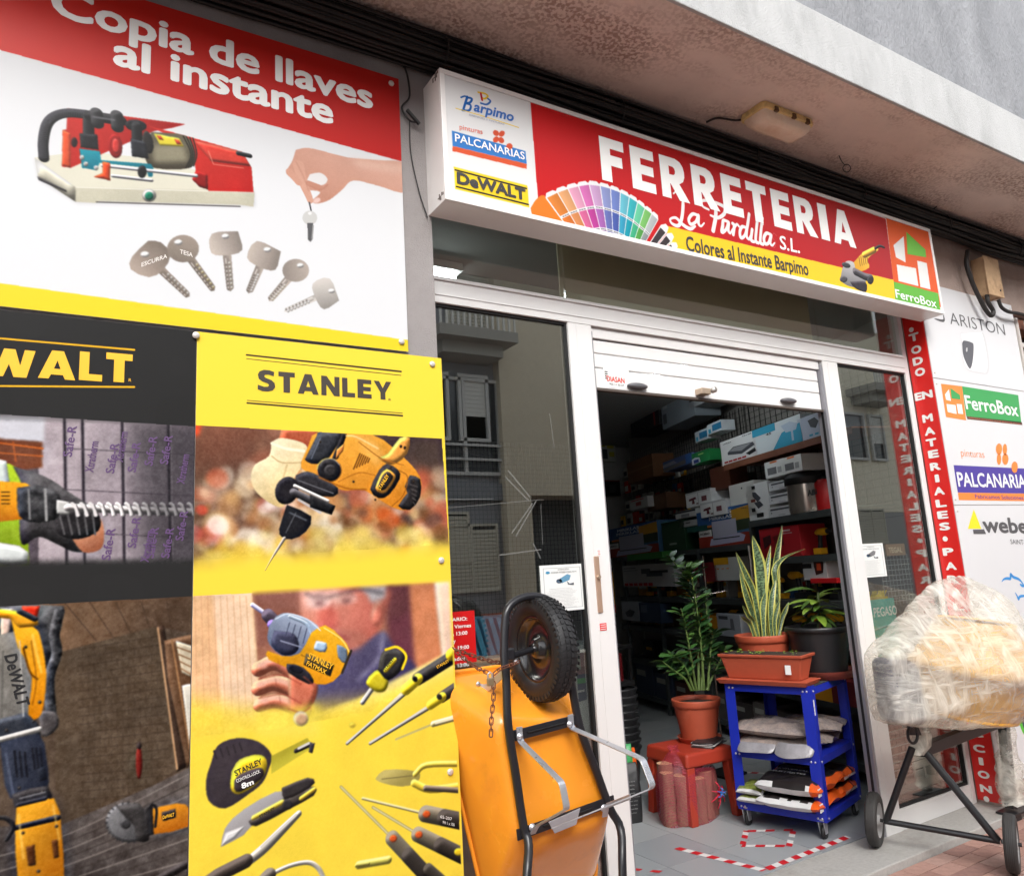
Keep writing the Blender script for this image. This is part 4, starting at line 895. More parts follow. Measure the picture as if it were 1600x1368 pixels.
# ---------------------------------------------------------------- yellow tool poster
Y_ = (252, 222, 72)
ps = thing('poster', 'tall yellow poster with black STANLEY letters, drill photos and hand tools', 'poster', (.94, yP, Z0))
cv = Canvas(xR + .003, at(700, 800, yP)[0] - .0, Z0, zT, yP, 680, Y_)
for a_, b_, wd in (((385, 554), (626, 580), 2.6), ((385, 560), (626, 586), 1), ((386, 625), (628, 645), 1), ((386, 629), (628, 649), 2.6)): cv.stroke([a_, b_], wd, (60, 50, 44), sm=0)
cv.clip([(304, 664), (690, 685), (705, 908), (700, 910), (301, 931)])
cv.poly([(290, 650), (720, 670), (720, 940), (290, 940)], (120, 90, 72), tex=.2)
cv.blobs((300, 660, 700, 780), 90, [(150, 96, 76), (96, 70, 58), (176, 120, 96), (120, 84, 70), (70, 58, 52)], 12, 34, .6, 7)
cv.blobs((300, 740, 700, 860), 130, [(236, 214, 176), (240, 226, 196), (206, 150, 90), (176, 110, 60), (250, 240, 220), (196, 96, 66), (226, 190, 130)], 7, 22, .55, 4)
cv.blobs((300, 760, 460, 850), 14, [(214, 80, 60), (248, 236, 230), (210, 110, 110), (252, 246, 236)], 8, 18, .7, 3)
cv.blobs((520, 780, 700, 860), 16, [(96, 60, 30), (200, 84, 30), (70, 60, 60)], 8, 16, .6, 3)
cv.poly([(300, 652), (420, 660), (400, 720), (300, 740)], (120, 72, 54), blur=14, a=.6); cv.poly([(560, 672), (700, 680), (700, 730), (600, 720)], (60, 50, 48), blur=10, a=.8); cv.poly([(300, 655), (316, 660), (310, 680), (298, 682)], (226, 80, 44), blur=3)
cv.blobs((310, 830, 700, 900), 90, [(236, 200, 70), (250, 226, 110), (216, 180, 60), (250, 230, 150)], 7, 20, .5, 5)
cv.poly([(280, 878), (720, 850), (720, 960), (280, 960)], Y_, blur=13)
cv.poly([(280, 900), (720, 880), (720, 960), (280, 960)], Y_, blur=6)
cv.photo = True
# glove, arm
cv.poly([(440, 666), (500, 668), (488, 712), (470, 722), (436, 700)], (176, 88, 60), sm=3)
cv.poly([(424, 690), (440, 684), (474, 692), (480, 706), (470, 730), (452, 760), (444, 790), (426, 788), (402, 770), (392, 748), (398, 726), (420, 712)], (244, 232, 196), sm=4, grad=((220, 190, 130), (410, 700), (462, 780)), tex=.06)
cv.stroke([(424, 692), (446, 700), (474, 704)], 4, (250, 242, 214)); cv.stroke([(424, 712), (440, 722), (470, 722)], 2, (190, 160, 110), a=.7); cv.stroke([(448, 726), (440, 756), (436, 786)], 3, (206, 180, 130), a=.8)
# drill
cv.poly([(480, 700), (498, 674), (580, 678), (628, 712), (656, 745), (655, 772), (640, 795), (612, 792), (570, 766), (540, 766), (520, 760), (500, 745), (470, 730)], (232, 164, 60), sm=3, grad=((206, 128, 36), (540, 690), (560, 790)))
cv.poly([(556, 680), (584, 686), (600, 712), (590, 730), (566, 706)], (240, 180, 90), blur=4, a=.7)
cv.poly([(476, 718), (494, 682), (500, 674), (534, 676), (520, 706), (506, 722), (486, 724)], (52, 54, 60), sm=2); cv.poly([(534, 676), (542, 678), (528, 716), (516, 722)], (28, 26, 28)); cv.poly([(526, 702), (538, 692), (536, 704), (524, 718)], (210, 130, 60))
cv.ell(514, 734, 20, 19, (206, 132, 60)); cv.ell(514, 734, 18, 17.5, (34, 32, 34)); cv.ell(516, 735, 10, 10, (48, 46, 48))
for i in range(6): cv.stroke([(552 + i * 4.4, 732 - i * 2), (562 + i * 3, 708 + i * 1.5)], 2, (110, 66, 20), sm=0)
cv.poly([(590, 715), (606, 708), (624, 684), (640, 684), (636, 708), (618, 724), (604, 724)], (226, 156, 70), sm=2); cv.ell(626, 697, 2, 2.6, (40, 30, 20)); cv.ell(632, 699, 2, 2.6, (40, 30, 20))
cv.poly([(592, 734), (604, 724), (622, 734), (624, 748), (608, 772), (592, 778), (578, 764)], (40, 36, 36), sm=2); cv.poly([(595, 740), (604, 732), (616, 740), (617, 748), (604, 768), (594, 770), (586, 762)], (206, 140, 54), sm=2); cv.poly([(597, 743), (605, 736), (613, 742), (613, 748), (602, 764), (594, 765), (590, 760)], (44, 38, 34), sm=2)
cv.poly([(640, 742), (656, 748), (656, 776), (640, 796), (622, 790), (636, 770), (632, 760)], (42, 38, 38), sm=2)
cv.poly([(462, 742), (480, 736), (500, 744), (528, 762), (520, 776), (480, 770), (462, 756)], (46, 44, 48), sm=2); cv.ell(448, 766, 18, 22, (36, 34, 38), 20); cv.stroke([(458, 768), (508, 792)], 12, (64, 62, 66), sm=0); cv.stroke([(460, 758), (512, 782)], 5, (206, 200, 196), sm=0); cv.stroke([(466, 780), (500, 800)], 4, (190, 184, 182), sm=0); cv.poly([(484, 772), (524, 790), (518, 804), (484, 792)], (30, 30, 32))
cv.poly([(448, 788), (486, 806), (478, 830), (456, 842), (440, 838), (436, 826)], (40, 40, 44), sm=2, grad=((26, 26, 30), (440, 800), (480, 820))); cv.stroke([(444, 840), (424, 872), (414, 890)], [5, 3, 2], (150, 140, 130)); cv.poly([(380, 876), (450, 872), (450, 900), (380, 900)], Y_, blur=8, a=.6)
cv.stroke([(540, 680), (556, 682), (590, 700)], 2, (255, 214, 150), blur=.8); cv.stroke([(498, 745), (540, 762), (572, 764)], 2, (150, 84, 20), blur=.8); cv.stroke([(560, 690), (596, 716), (630, 726)], 1.4, (170, 104, 34)); cv.stroke([(528, 752), (560, 738), (586, 742)], 1.4, (176, 106, 30)); cv.stroke([(622, 734), (636, 744), (630, 772), (612, 790)], 1.4, (150, 88, 24))
for q in ((500, 690), (552, 752), (610, 730), (646, 752), (586, 780)): cv.ell(*q, 1.8, 1.8, (60, 44, 30))
cv.stroke([(486, 716), (500, 684)], 1.6, (110, 116, 130)); cv.stroke([(500, 726), (506, 718), (520, 717), (530, 726)], 1.4, (120, 120, 120)); cv.stroke([(466, 750), (520, 770)], 1.5, (110, 110, 116)); cv.stroke([(452, 800), (478, 812)], 2, (100, 104, 112), blur=.6); cv.stroke([(446, 832), (462, 800)], 1.4, (90, 92, 98))
for i in range(5): cv.stroke([(640 + i * 1.2, 756 + i * 7), (652 - i, 760 + i * 7)], 1.4, (84, 78, 76), sm=0)
# lower photo
cv.clip([(301, 931), (702, 908), (722, 1400), (292, 1400)])
cv.poly([(280, 900), (740, 900), (740, 1500), (280, 1500)], (250, 226, 60))
cv.poly([(290, 925), (720, 900), (716, 1010), (560, 1092), (420, 1140), (290, 1160)], (170, 116, 92), tex=.1, blur=1)
cv.poly([(392, 925), (480, 920), (470, 1010), (400, 1010)], (140, 92, 80), blur=4); cv.poly([(600, 912), (645, 910), (660, 1040), (610, 1060)], (104, 56, 66), blur=5)
cv.poly([(638, 908), (680, 905), (694, 1040), (650, 1060)], (206, 130, 90), blur=3, tex=.1); cv.poly([(678, 905), (706, 903), (712, 1020), (692, 1040)], (240, 206, 180), blur=1.5)
cv.poly([(298, 928), (394, 922), (410, 1140), (300, 1180)], (232, 186, 140), blur=1.5, tex=.09); cv.poly([(332, 926), (392, 922), (408, 1130), (350, 1150)], (246, 212, 178), blur=2, tex=.06)
for i in range(9): cv.stroke([(304 + i * 10, 930), (308 + i * 11, 1120)], 1.5, (206, 140, 96), a=.35, sm=0)
# face, glasses, jacket
cv.poly([(470, 918), (600, 915), (604, 950), (594, 980), (580, 1000), (556, 1020), (510, 1022), (486, 990), (470, 960)], (222, 150, 130), sm=4, blur=3, grad=((190, 100, 86), (480, 940), (600, 960)))
cv.poly([(470, 922), (530, 920), (524, 950), (476, 950)], (240, 190, 176), blur=4); cv.ell(512, 965, 16, 20, (206, 96, 84), blur=4, a=.7); cv.ell(590, 958, 9, 20, (226, 130, 110), 12, blur=1.5); cv.poly([(560, 916), (604, 914), (602, 934), (580, 942), (574, 930)], (176, 170, 172), blur=2.5)
cv.stroke([(476, 926), (500, 934), (520, 930), (560, 920), (598, 926)], 3, (50, 44, 50), blur=.8, a=.9); cv.ell(498, 938, 18, 12, (240, 210, 206), blur=2, a=.6); cv.ell(540, 934, 18, 10, (236, 200, 190), blur=2, a=.6); cv.ell(520, 996, 16, 5, (170, 70, 70), blur=2.5, a=.7)
cv.poly([(500, 1030), (560, 1010), (598, 985), (616, 1010), (650, 1040), (640, 1064), (560, 1096), (500, 1120), (490, 1080)], (98, 92, 124), sm=3, blur=2, grad=((66, 60, 92), (520, 1020), (600, 1090)))
cv.stroke([(598, 990), (590, 1030), (560, 1060)], 7, (150, 146, 176), blur=2, a=.8)
for q in ((499, 942), (541, 938)): cv.ell(q[0], q[1], 8, 4, (110, 66, 66), blur=2, a=.8); cv.stroke([(q[0] - 12, q[1] - 9), (q[0], q[1] - 12), (q[0] + 12, q[1] - 8)], 3, (96, 60, 56), blur=1.2, a=.7)
cv.stroke([(520, 940), (514, 960), (510, 972), (520, 978), (530, 974)], 4, (180, 88, 76), blur=1.5, a=.7); cv.poly([(490, 988), (510, 984), (540, 984), (572, 992), (562, 1014), (520, 1022), (496, 1008)], (176, 112, 96), blur=4, a=.55, sm=3); cv.stroke([(502, 997), (520, 994), (544, 996)], 3, (146, 62, 60), blur=1)
cv.poly([(582, 942), (600, 936), (606, 914), (640, 912), (636, 960), (600, 968)], (90, 58, 50), blur=4, a=.35); cv.stroke([(588, 946), (596, 956), (590, 972)], 2.5, (170, 84, 72), blur=.8, a=.8)
for i in range(5): cv.stroke([(500 + i * 22, 1050 - i * 9), (520 + i * 22, 1080 - i * 9)], 3, (70, 62, 100), blur=1.5, a=.5)
cv.soften([(394, 922), (706, 905), (716, 1010), (560, 1100), (500, 1120), (480, 1040), (400, 1000)], 5)
# beam of wood fading into yellow
cv.poly([(400, 1150), (560, 1090), (716, 1010), (720, 1060), (600, 1130), (420, 1180)], (250, 236, 150), blur=3, a=.9); cv.poly([(290, 1090), (420, 1110), (560, 1096), (720, 1040), (724, 1400), (290, 1400)], Y_, blur=16, a=.9); cv.poly([(290, 1160), (720, 1090), (724, 1420), (290, 1420)], Y_, blur=9)
cv.ell(550, 1132, 5, 4, (214, 186, 60), blur=1, a=.7); cv.stroke([(470, 1130), (600, 1076)], 1.2, (220, 196, 90), a=.7, sm=0)
# hand
for p_, w_ in ((((404, 1044), (430, 1034), (460, 1050), (476, 1066)), 24), (((404, 1074), (430, 1066), (462, 1078), (480, 1090)), 24), (((406, 1100), (430, 1094), (456, 1102), (476, 1110)), 22)): cv.stroke(list(p_), w_, (226, 130, 100)); cv.stroke([(q[0], q[1] - 5) for q in p_], w_ * .3, (246, 190, 166), blur=2)
cv.poly([(452, 1040), (490, 1056), (496, 1080), (480, 1110), (456, 1116), (450, 1080)], (216, 120, 92), sm=3, blur=1); cv.poly([(396, 1110), (500, 1100), (500, 1150), (400, 1150)], (250, 228, 90), blur=7, a=.85)
for y in (1060, 1090): cv.stroke([(404, y), (440, y - 6), (470, y + 8)], 2, (170, 76, 60), blur=.6, a=.8)
# impact driver
cv.stroke([(394, 944), (420, 962)], 7, (176, 170, 220), sm=0); cv.stroke([(394, 943), (420, 960)], 2, (236, 234, 250), sm=0); cv.stroke([(418, 960), (430, 972)], 20, (74, 64, 78), sm=0); cv.stroke([(424, 974), (432, 980)], 14, (110, 90, 170), sm=0)
cv.poly([(420, 978), (432, 962), (450, 957), (480, 966), (500, 984), (486, 1010), (460, 1030), (432, 1018), (418, 1000)], (96, 104, 130), sm=3, grad=((170, 184, 206), (440, 1020), (470, 962)))
cv.poly([(428, 984), (460, 990), (466, 1014), (446, 1024), (424, 1008)], (60, 62, 84), sm=3); cv.stroke([(452, 962), (478, 974), (490, 996)], 5, (156, 176, 200), a=.8)
cv.poly([(486, 988), (508, 976), (534, 996), (546, 1016), (540, 1040), (520, 1064), (494, 1068), (462, 1048), (420, 1030), (418, 1016), (440, 1024), (468, 1020)], (238, 178, 40), sm=2, grad=((214, 140, 24), (500, 990), (480, 1066)))
cv.poly([(494, 1000), (510, 1004), (508, 1018), (490, 1014)], (170, 190, 206), sm=2); cv.poly([(526, 1006), (542, 1014), (540, 1036), (528, 1026)], (110, 124, 140), sm=2); cv.poly([(478, 1020), (522, 1038), (516, 1056), (474, 1038)], (70, 60, 40)); cv.poly([(448, 1036), (474, 1042), (490, 1062), (482, 1068), (450, 1050)], (50, 46, 50), sm=2); cv.ell(462, 1044, 12, 6, (36, 34, 40), 20); cv.stroke([(534, 1050), (548, 1016)], 4, (60, 50, 40))
cv.stroke([(430, 966), (450, 958), (480, 967), (500, 984)], 1.6, (214, 224, 240)); cv.stroke([(438, 1000), (470, 1010)], 2, (150, 156, 180)); cv.stroke([(506, 980), (532, 997), (545, 1017)], 1.8, (255, 224, 130)); cv.stroke([(470, 1022), (500, 1036), (522, 1040)], 1, (120, 80, 10))
for i in range(4): cv.stroke([(452 + i * 9, 972 + i * 3), (446 + i * 9, 992 + i * 4)], 1.2, (60, 66, 90), sm=0)
for x, y in ((418, 1040), (414, 1068), (420, 1094)): cv.ell(x - 6, y, 6, 4, (240, 180, 160), a=.6, blur=2); cv.stroke([(x + 16, y - 8), (x + 18, y + 4)], 1.2, (170, 80, 62), blur=.4, a=.6)
cv.stroke([(474, 1056), (492, 1074), (488, 1096)], 2, (160, 74, 54), blur=.8, a=.7); cv.stroke([(450, 1106), (470, 1112), (484, 1104)], 2, (150, 66, 50), blur=.8, a=.6)
# screwdrivers upper right
cv.stroke([(582, 1073), (566, 1096)], 8, (150, 146, 140), sm=0); cv.stroke([(580, 1073), (566, 1094)], 2.5, (230, 228, 224), sm=0)
cv.poly([(576, 1056), (590, 1046), (606, 1060), (602, 1078), (588, 1080), (572, 1068)], (206, 190, 40), sm=3); cv.poly([(590, 1046), (596, 1020), (610, 1012), (632, 1022), (628, 1044), (606, 1062)], (54, 52, 48), sm=3); cv.stroke([(602, 1014), (620, 1010), (634, 1024), (628, 1044)], 4, (236, 204, 40)); cv.stroke([(602, 1046), (616, 1030)], 7, (236, 204, 40), sm=0)
for (h0, h1, c0_, t0, w1_, tip) in (((652, 1060), (706, 1026), (634, 1076), (542, 1160), 20, 'x'), ((690, 1088), (720, 1068), (672, 1100), (578, 1160), 17, 'f')):
    cv.stroke([(640 if tip == 'x' else 678, c0_[1]), t0], 5.5, (130, 126, 118), sm=0); cv.stroke([(c0_[0], c0_[1] - 1), t0], 1.8, (226, 224, 216), sm=0)
    cv.stroke([h0, h1], w1_, (52, 50, 48), sm=0); cv.stroke([c0_, h0], w1_ * .86, (236, 210, 46), sm=0)
    cv.ell(h0[0] - 4, h0[1], 4, 5, (40, 38, 36), -30)
cv.stroke([(704, 1022), (716, 1012)], 18, (238, 206, 40), sm=0)
cv.stroke([(618, 1154), (676, 1130)], 3, (200, 190, 120), sm=0); cv.stroke([(676, 1130), (720, 1118)], 9, (206, 196, 130), sm=0); cv.stroke([(680, 1129), (716, 1119)], 3, (240, 236, 200), sm=0)
# tape measure
cv.poly([(330, 1190), (340, 1164), (370, 1152), (404, 1158), (424, 1178), (420, 1200), (410, 1222), (388, 1240), (352, 1262), (326, 1250), (322, 1218)], (70, 62, 68), sm=3, grad=((52, 46, 50), (340, 1160), (390, 1250)), tex=.06)
cv.poly([(424, 1180), (480, 1152), (490, 1166), (424, 1208)], (176, 166, 50), grad=((214, 204, 70), (430, 1180), (440, 1206))); cv.stroke([(462, 1172), (484, 1162)], 7, (40, 36, 36)); cv.stroke([(466, 1168), (482, 1160)], 4, (220, 216, 214)); cv.poly([(484, 1160), (492, 1160), (488, 1176), (482, 1174)], (56, 54, 58))
cv.poly([(362, 1204), (374, 1186), (402, 1178), (416, 1186), (414, 1208), (396, 1228), (372, 1240), (360, 1230)], (238, 206, 44), sm=3); cv.poly([(366, 1218), (376, 1208), (404, 1198), (412, 1204), (408, 1216), (376, 1236), (366, 1232)], (56, 48, 52), sm=2)
for i in range(5): cv.stroke([(334 + i * 10, 1172 - i * 3), (338 + i * 10, 1184 - i * 3)], 3, (50, 44, 48), sm=0)
for i in range(4): cv.stroke([(326, 1200 + i * 8), (352, 1196 + i * 8)], .8, (50, 44, 48), sm=0, a=.7)
# snap knife, pliers, cutter
cv.poly([(345, 1322), (352, 1292), (380, 1264), (430, 1236), (450, 1240), (440, 1262), (400, 1282), (380, 1304)], (186, 184, 184), sm=2, grad=((140, 138, 140), (380, 1262), (400, 1300))); cv.poly([(345, 1322), (352, 1300), (384, 1288), (368, 1308)], (226, 226, 226)); cv.poly([(388, 1282), (440, 1248), (470, 1232), (492, 1228), (490, 1242), (450, 1264), (400, 1290)], (70, 64, 60), sm=2); cv.stroke([(396, 1276), (440, 1252)], 8, (226, 200, 70), sm=0); cv.poly([(440, 1230), (480, 1214), (492, 1222), (470, 1238), (444, 1248)], (54, 50, 50), sm=2); cv.stroke([(470, 1246), (490, 1232)], 7, (236, 196, 60), sm=0)
cv.ell(449, 1256, 8, 8, (44, 42, 44))
cv.poly([(586, 1216), (600, 1202), (636, 1202), (656, 1208), (650, 1222), (626, 1228), (596, 1222)], (200, 186, 110), sm=2, grad=((160, 148, 80), (610, 1204), (620, 1226))); cv.stroke([(596, 1216), (650, 1210)], 1.2, (110, 100, 60), sm=0)
cv.stroke([(648, 1208), (666, 1194), (722, 1192)], 9, (246, 220, 80)); cv.stroke([(646, 1222), (672, 1232), (722, 1226)], 11, (240, 212, 70)); cv.stroke([(664, 1230), (722, 1234)], 8, (100, 90, 76))
for s0, s1, h1, wd in (((532, 1228), (612, 1308), (662, 1362), 22), ((566, 1246), (664, 1270), (722, 1282), 24), ((582, 1260), (652, 1302), (722, 1336), 22)):
    cv.stroke([s0, s1], 4.2, (170, 160, 100), sm=0); cv.stroke([s0, s1], 1.4, (240, 232, 190), sm=0); cv.stroke([s1, h1], wd, (104, 98, 84), sm=0); cv.stroke([(s1[0] * .5 + h1[0] * .5, s1[1] * .5 + h1[1] * .5), h1], wd, (52, 48, 44), sm=0)
    cv.ell(s1[0] + 2, s1[1] + 1, 6, 6, (210, 90, 40))
cv.stroke([(668, 1356), (700, 1384)], 16, (58, 54, 48), sm=0); cv.ell(716, 1330, 7, 6, (236, 206, 40)); cv.stroke([(560, 1350), (606, 1342)], 12, (206, 196, 90), sm=0); cv.stroke([(556, 1351), (575, 1348)], 5, (160, 150, 70), sm=0)
cv.stroke([(466, 1270), (440, 1296), (410, 1326), (380, 1350)], [10, 14, 16, 14], (160, 156, 146)); cv.stroke([(462, 1272), (436, 1296), (408, 1322)], 3.5, (226, 222, 214)); cv.stroke([(384, 1344), (340, 1366), (320, 1380)], 22, (70, 62, 56), sm=0)
cv.stroke([(412, 1370), (450, 1352), (480, 1346), (496, 1354), (506, 1372)], 7, (176, 172, 160)); cv.stroke([(410, 1376), (420, 1366)], 22, (90, 84, 76), sm=0)
cv.ell(470, 1122, 12, 12, (236, 220, 190), a=.6); cv.ell(471, 1123, 9, 9, (190, 130, 110), a=.5)
cv.clip(); cv.photofy([(304, 666), (690, 686), (700, 850), (302, 875)], .9); cv.photofy([(301, 932), (702, 909), (712, 1040), (580, 1110), (420, 1140), (298, 1150)], .8); cv.photofy([(300, 1150), (722, 1000), (724, 1400), (292, 1400)], .25)
cv.board('printed_sheet', ps, rough=.3)
sk = cm((60, 52, 46), .5)
glyphs(ps, 'STANLEY', (402, 610), (612, 625), 33, 28, sk, yP, .13)
textp(ps, 'R', (607, 626), (611, 626), 4, sk, yP)
def tilt(parent, s, p0, p1, up, m, bold=.02, y=yP, sh_=0):
    a = at(*p0, y); b_ = at(*p1, y); u = at(p0[0] + up[0], p0[1] + up[1], y) - a; d = b_ - a
    return text(parent, s, a, d, u, np.linalg.norm(d), np.linalg.norm(u), m, bold)
tilt(ps, 'STANLEY', (480, 1028), (518, 1046), (4, -10), yl); tilt(ps, 'FATMAX', (478, 1038), (508, 1053), (3, -7), yl)
tilt(ps, 'STANLEY', (368, 1212), (410, 1192), (-3, -9), blk); tilt(ps, 'CONTROL-LOCK', (370, 1222), (407, 1206), (-2, -5), wv, .01); tilt(ps, '8m', (378, 1232), (397, 1224), (-2, -9), wv, .04)
tilt(ps, 'STANLEY', (406, 1278), (430, 1264), (-2, -5), blk); tilt(ps, 'STANLEY', (594, 766), (608, 743), (-5, -3), yl); tilt(ps, 'STANLEY', (602, 1048), (617, 1028), (-4, -3), blk); tilt(ps, 'STANLEY', (683, 1044), (702, 1033), (-2, -4), yl)
for p in ((688, 1277), (692, 1286)): textp(ps, '65-207' if p[1] < 1280 else 'PH 1 x 100', p, (p[0] + 18, p[1] + 4), 5, wv, yP)
caps(ps, [(675, 569), (689, 875), (703, 1205)])
# ================================================================== RED STRIP ON THE REVEAL AND THE PANELS BEYOND
redm = mat('red_sheet', (214, 30, 26), .3, noise=.03, nscale=4)
rs = thing('vertical_sign', 'narrow red vertical sign with white stacked letters reading TODO EN MATERIALES beside the right pane', 'sign', (XR, -.08, .02))
MB().box(XR - .008, XR - .001, yF - .002, -.020, .02, 3.36).build('panel', redm, rs, bev=.001)
def vletter(ch, px, py, h=13, w=.075, b=.05):
    p = axx(px, py, XR - .009); d = abs(axx(px, py - h, XR)[2] - p[2])
    text(rs, ch, (XR - .0085, p[1], p[2] - d / 2), (0, -1, 0), (0, 0, 1), w, d, vin, b, align=.5, lift=.001)
z3 = lambda x, y: (1270 + x / 3.04, 450 + y / 3.04)
def dot(x, y):
    p = axx(x, y, XR - .009); MB().lathe([(.0005, 0), (.018, 0)], (XR - .0098, p[1], p[2]), 16, (1, 0, 0)).build('lettering', vin, rs)
dot(*z3(468, 198))
for ch, x, y in (('T', 480, 232), ('O', 491, 291), ('D', 499, 345), ('O', 509, 397), ('M', 545, 616), ('A', 555, 678), ('T', 563, 732), ('E', 573, 786), ('R', 582, 845), ('I', 590, 902), ('A', 600, 962), ('L', 609, 1020), ('E', 617, 1075), ('S', 626, 1130), ('P', 643, 1250), ('A', 656, 1318), ('R', 665, 1380)):
    vletter(ch, *z3(x, y), w=.03 if ch == 'I' else .075)
vletter('EN', *z3(526, 508), w=.13); dot(*z3(629, 1190))
z5 = lambda x, y: (1300 + x / 2.693, 860 + y / 2.693)
xs = 1500
for ch, t in zip('ALACONSTRUC', range(11)):
    vletter(ch, 1495 + t * 3.2, 925 + t * 22, 12)
for ch, x, y in (('C', 618, 830), ('I', 627, 884), ('O', 638, 940), ('N', 648, 1000)): vletter(ch, *z5(x, y), w=.03 if ch == 'I' else .075)
dot(*z5(650, 1044))
yW = yF - .007
pv = mat('white_panel', (214, 214, 216), .3, noise=.015, nscale=2)
def wall_panel(label, z0, z1, x1=6.62):
    t = thing('advert_panel', label, 'sign', (5.9, yW, z0)); MB().box(XR + .002, x1, yW, yW + .006, z0 + .002, z1 - .002).build('sheet', pv, t, bev=.0015)
    for x in (XR + .03, x1 - .03):
        for z in (z0 + .04, z1 - .04): MB().lathe([(.0005, 0), (.007, 0), (.009, .002), (.009, .004)], (x, yW - .004, z), 12, (0, 1, 0)).build('screw_cap', capm, t)
    return t
zA = at(1461, 591, yF)[2]; zB = at(1492, 789, yF)[2]; zT_ = at(1571, 475, yF)[2]
def flat(parent, pts, m, y=yW, lift=.001, name='print'):
    MB().quad(*[(p[0], y - lift, p[2]) for p in (at(*q, y) for q in pts)][::-1]).build(name, m, parent)
def fl_s(parent, pts, m, y=yW, lift=.001, name='print', k=5): flat(parent, [tuple(q) for q in spline(list(pts) + [pts[0]], k)][:-1], m, y, lift, name)
def line(parent, pts, wd, m, y=yW, lift=.001):
    P = [at(*q, y) for q in spline(pts, 5)]; vs = []; n = len(P)
    for i, p in enumerate(P):
        d = P[min(i + 1, n - 1)] - P[max(i - 1, 0)]; d /= np.linalg.norm(d); nn_ = np.array([-d[2], 0, d[0]]); ww = wd * math.sin(math.pi * (i + .6) / (n + .2)) ** .6 / 2
        vs += [(p[0] + nn_[0] * ww, y - lift, p[2] + nn_[2] * ww), (p[0] - nn_[0] * ww, y - lift, p[2] - nn_[2] * ww)]
    MB().add(vs, [(2 * i, 2 * i + 1, 2 * i + 3, 2 * i + 2) for i in range(n - 1)]).build('print', m, parent)
pa = wall_panel('top white wall panel printed ARISTON with a grey and white water heater drawing', zA, zT_)
dk = cm((84, 82, 84), .5); org = cm((236, 134, 60), .5); grn = cm((60, 156, 84), .5); pur2 = cm((76, 60, 150), .5); blu = cm((54, 140, 208), .5); yel = cm((244, 216, 40), .5)
z5b = lambda x, y: (1480 + x / 7.6, 380 + y / 7.6)
textp(pa, 'ARISTON', (1485, 506), (1571, 524), 19, dk, yW, -.008)
line(pa, [(1460, 498), (1474, 501), (1474, 492)], .02, dk)
fl_s(pa, [(1501, 520), (1530, 520), (1538, 524), (1545, 560), (1544, 582), (1534, 584), (1512, 578), (1504, 560)], cm((206, 206, 208)), lift=.0006)
fl_s(pa, [(1502, 521), (1528, 520), (1535, 524), (1542, 560), (1541, 580), (1533, 581), (1512, 576), (1505, 560)], cm((238, 238, 240)), lift=.0012)
fl_s(pa, [(1503, 536), (1506, 532), (1518, 535), (1521, 540), (1520, 560), (1517, 574), (1513, 574), (1505, 556)], cm((92, 92, 98)), lift=.0018)
fl_s(pa, [(1509, 544), (1511, 543), (1511, 549), (1509, 549)], cm((200, 200, 200)), lift=.0024, k=3)
pb = wall_panel('second white wall panel with green FerroBox and purple PALCANARIAS prints', zB, zA)
flat(pb, [z3(608, 454), z3(708, 466), z3(728, 628), z3(632, 612)], org); flat(pb, [z3(708, 466), z3(975, 508), z3(990, 640), z3(728, 607)], grn); flat(pb, [z3(730, 608), z3(992, 636), z3(995, 650), z3(734, 622)], cm((90, 60, 50)))
textp(pb, 'FERRETERIA JARDINERIA HOGAR BRICOLAJE HOGAR', z3(740, 619), z3(985, 648), 2.4, cm((190, 110, 80)), yW - .0015, .01)
flat(pb, [z3(627, 505), z3(645, 480), z3(655, 536), z3(632, 530)], wht, lift=.002); flat(pb, [z3(652, 474), z3(698, 508), z3(700, 530), z3(658, 524)], grn, lift=.002); flat(pb, [z3(634, 550), z3(676, 556), z3(682, 598), z3(640, 588)], wht, lift=.002); flat(pb, [z3(682, 550), z3(706, 552), z3(713, 598), z3(690, 596)], wht, lift=.002)
textp(pb, 'FerroBox', z3(728, 574), z3(978, 610), 23, wht, yW - .0015, .02)
textp(pb, 'pinturas', z3(705, 798), z3(816, 806), 12, org, yW, -.005)
for dx, dy, r in ((-14, -26, 45), (14, -24, -45), (-14, 22, -45), (16, 22, 45)):
    c_ = z3(898 + dx, 790 + dy); fl_s(pb, [(c_[0] + 5 * math.cos(a) * (1 if dx * dy > 0 else .7), c_[1] + 9 * math.sin(a)) for a in np.linspace(0, 5.5, 7)], org, k=3)
c_ = z3(957, 850); fl_s(pb, [(c_[0] + 5 * math.cos(a), c_[1] + 9 * math.sin(a)) for a in np.linspace(0, 5.5, 7)], org, lift=.003, k=3)
flat(pb, [z3(668, 840), z3(1040, 858), z3(1048, 975), z3(688, 970)], pur2); flat(pb, [z3(688, 971), z3(1046, 976), z3(1050, 1012), z3(694, 1006)], org)
textp(pb, 'PALCANARIAS', z3(692, 942), z3(1036, 950), 24, wht, yW - .0015, .02); textp(pb, 'Fabricamos Soluciones', z3(772, 998), z3(1000, 1004), 7, pur2, yW - .0015)
pc = wall_panel('lowest white wall panel printed weber with a yellow and grey triangle', .12, zB)
flat(pc, [z3(764, 1050), z3(736, 1142), z3(800, 1142)], yel); flat(pc, [z3(790, 1090), z3(802, 1120), z3(812, 1145), z3(760, 1146), z3(763, 1167), z3(822, 1167)], dk, lift=.0016)
textp(pc, 'weber', z3(812, 1160), z3(1060, 1166), 27, dk, yW, .03); textp(pc, 'SAINT-GOBAIN', z3(940, 1214), z3(1090, 1222), 8, dk, yW)
z7 = lambda x, y: (1330 + x / 5.926, 820 + y / 5.926)
line(pc, [z7(1392, 525), z7(1410, 502), z7(1440, 492), z7(1472, 494), z7(1476, 455), z7(1500, 480), z7(1550, 500), z7(1590, 545), z7(1640, 640)], .022, blu)
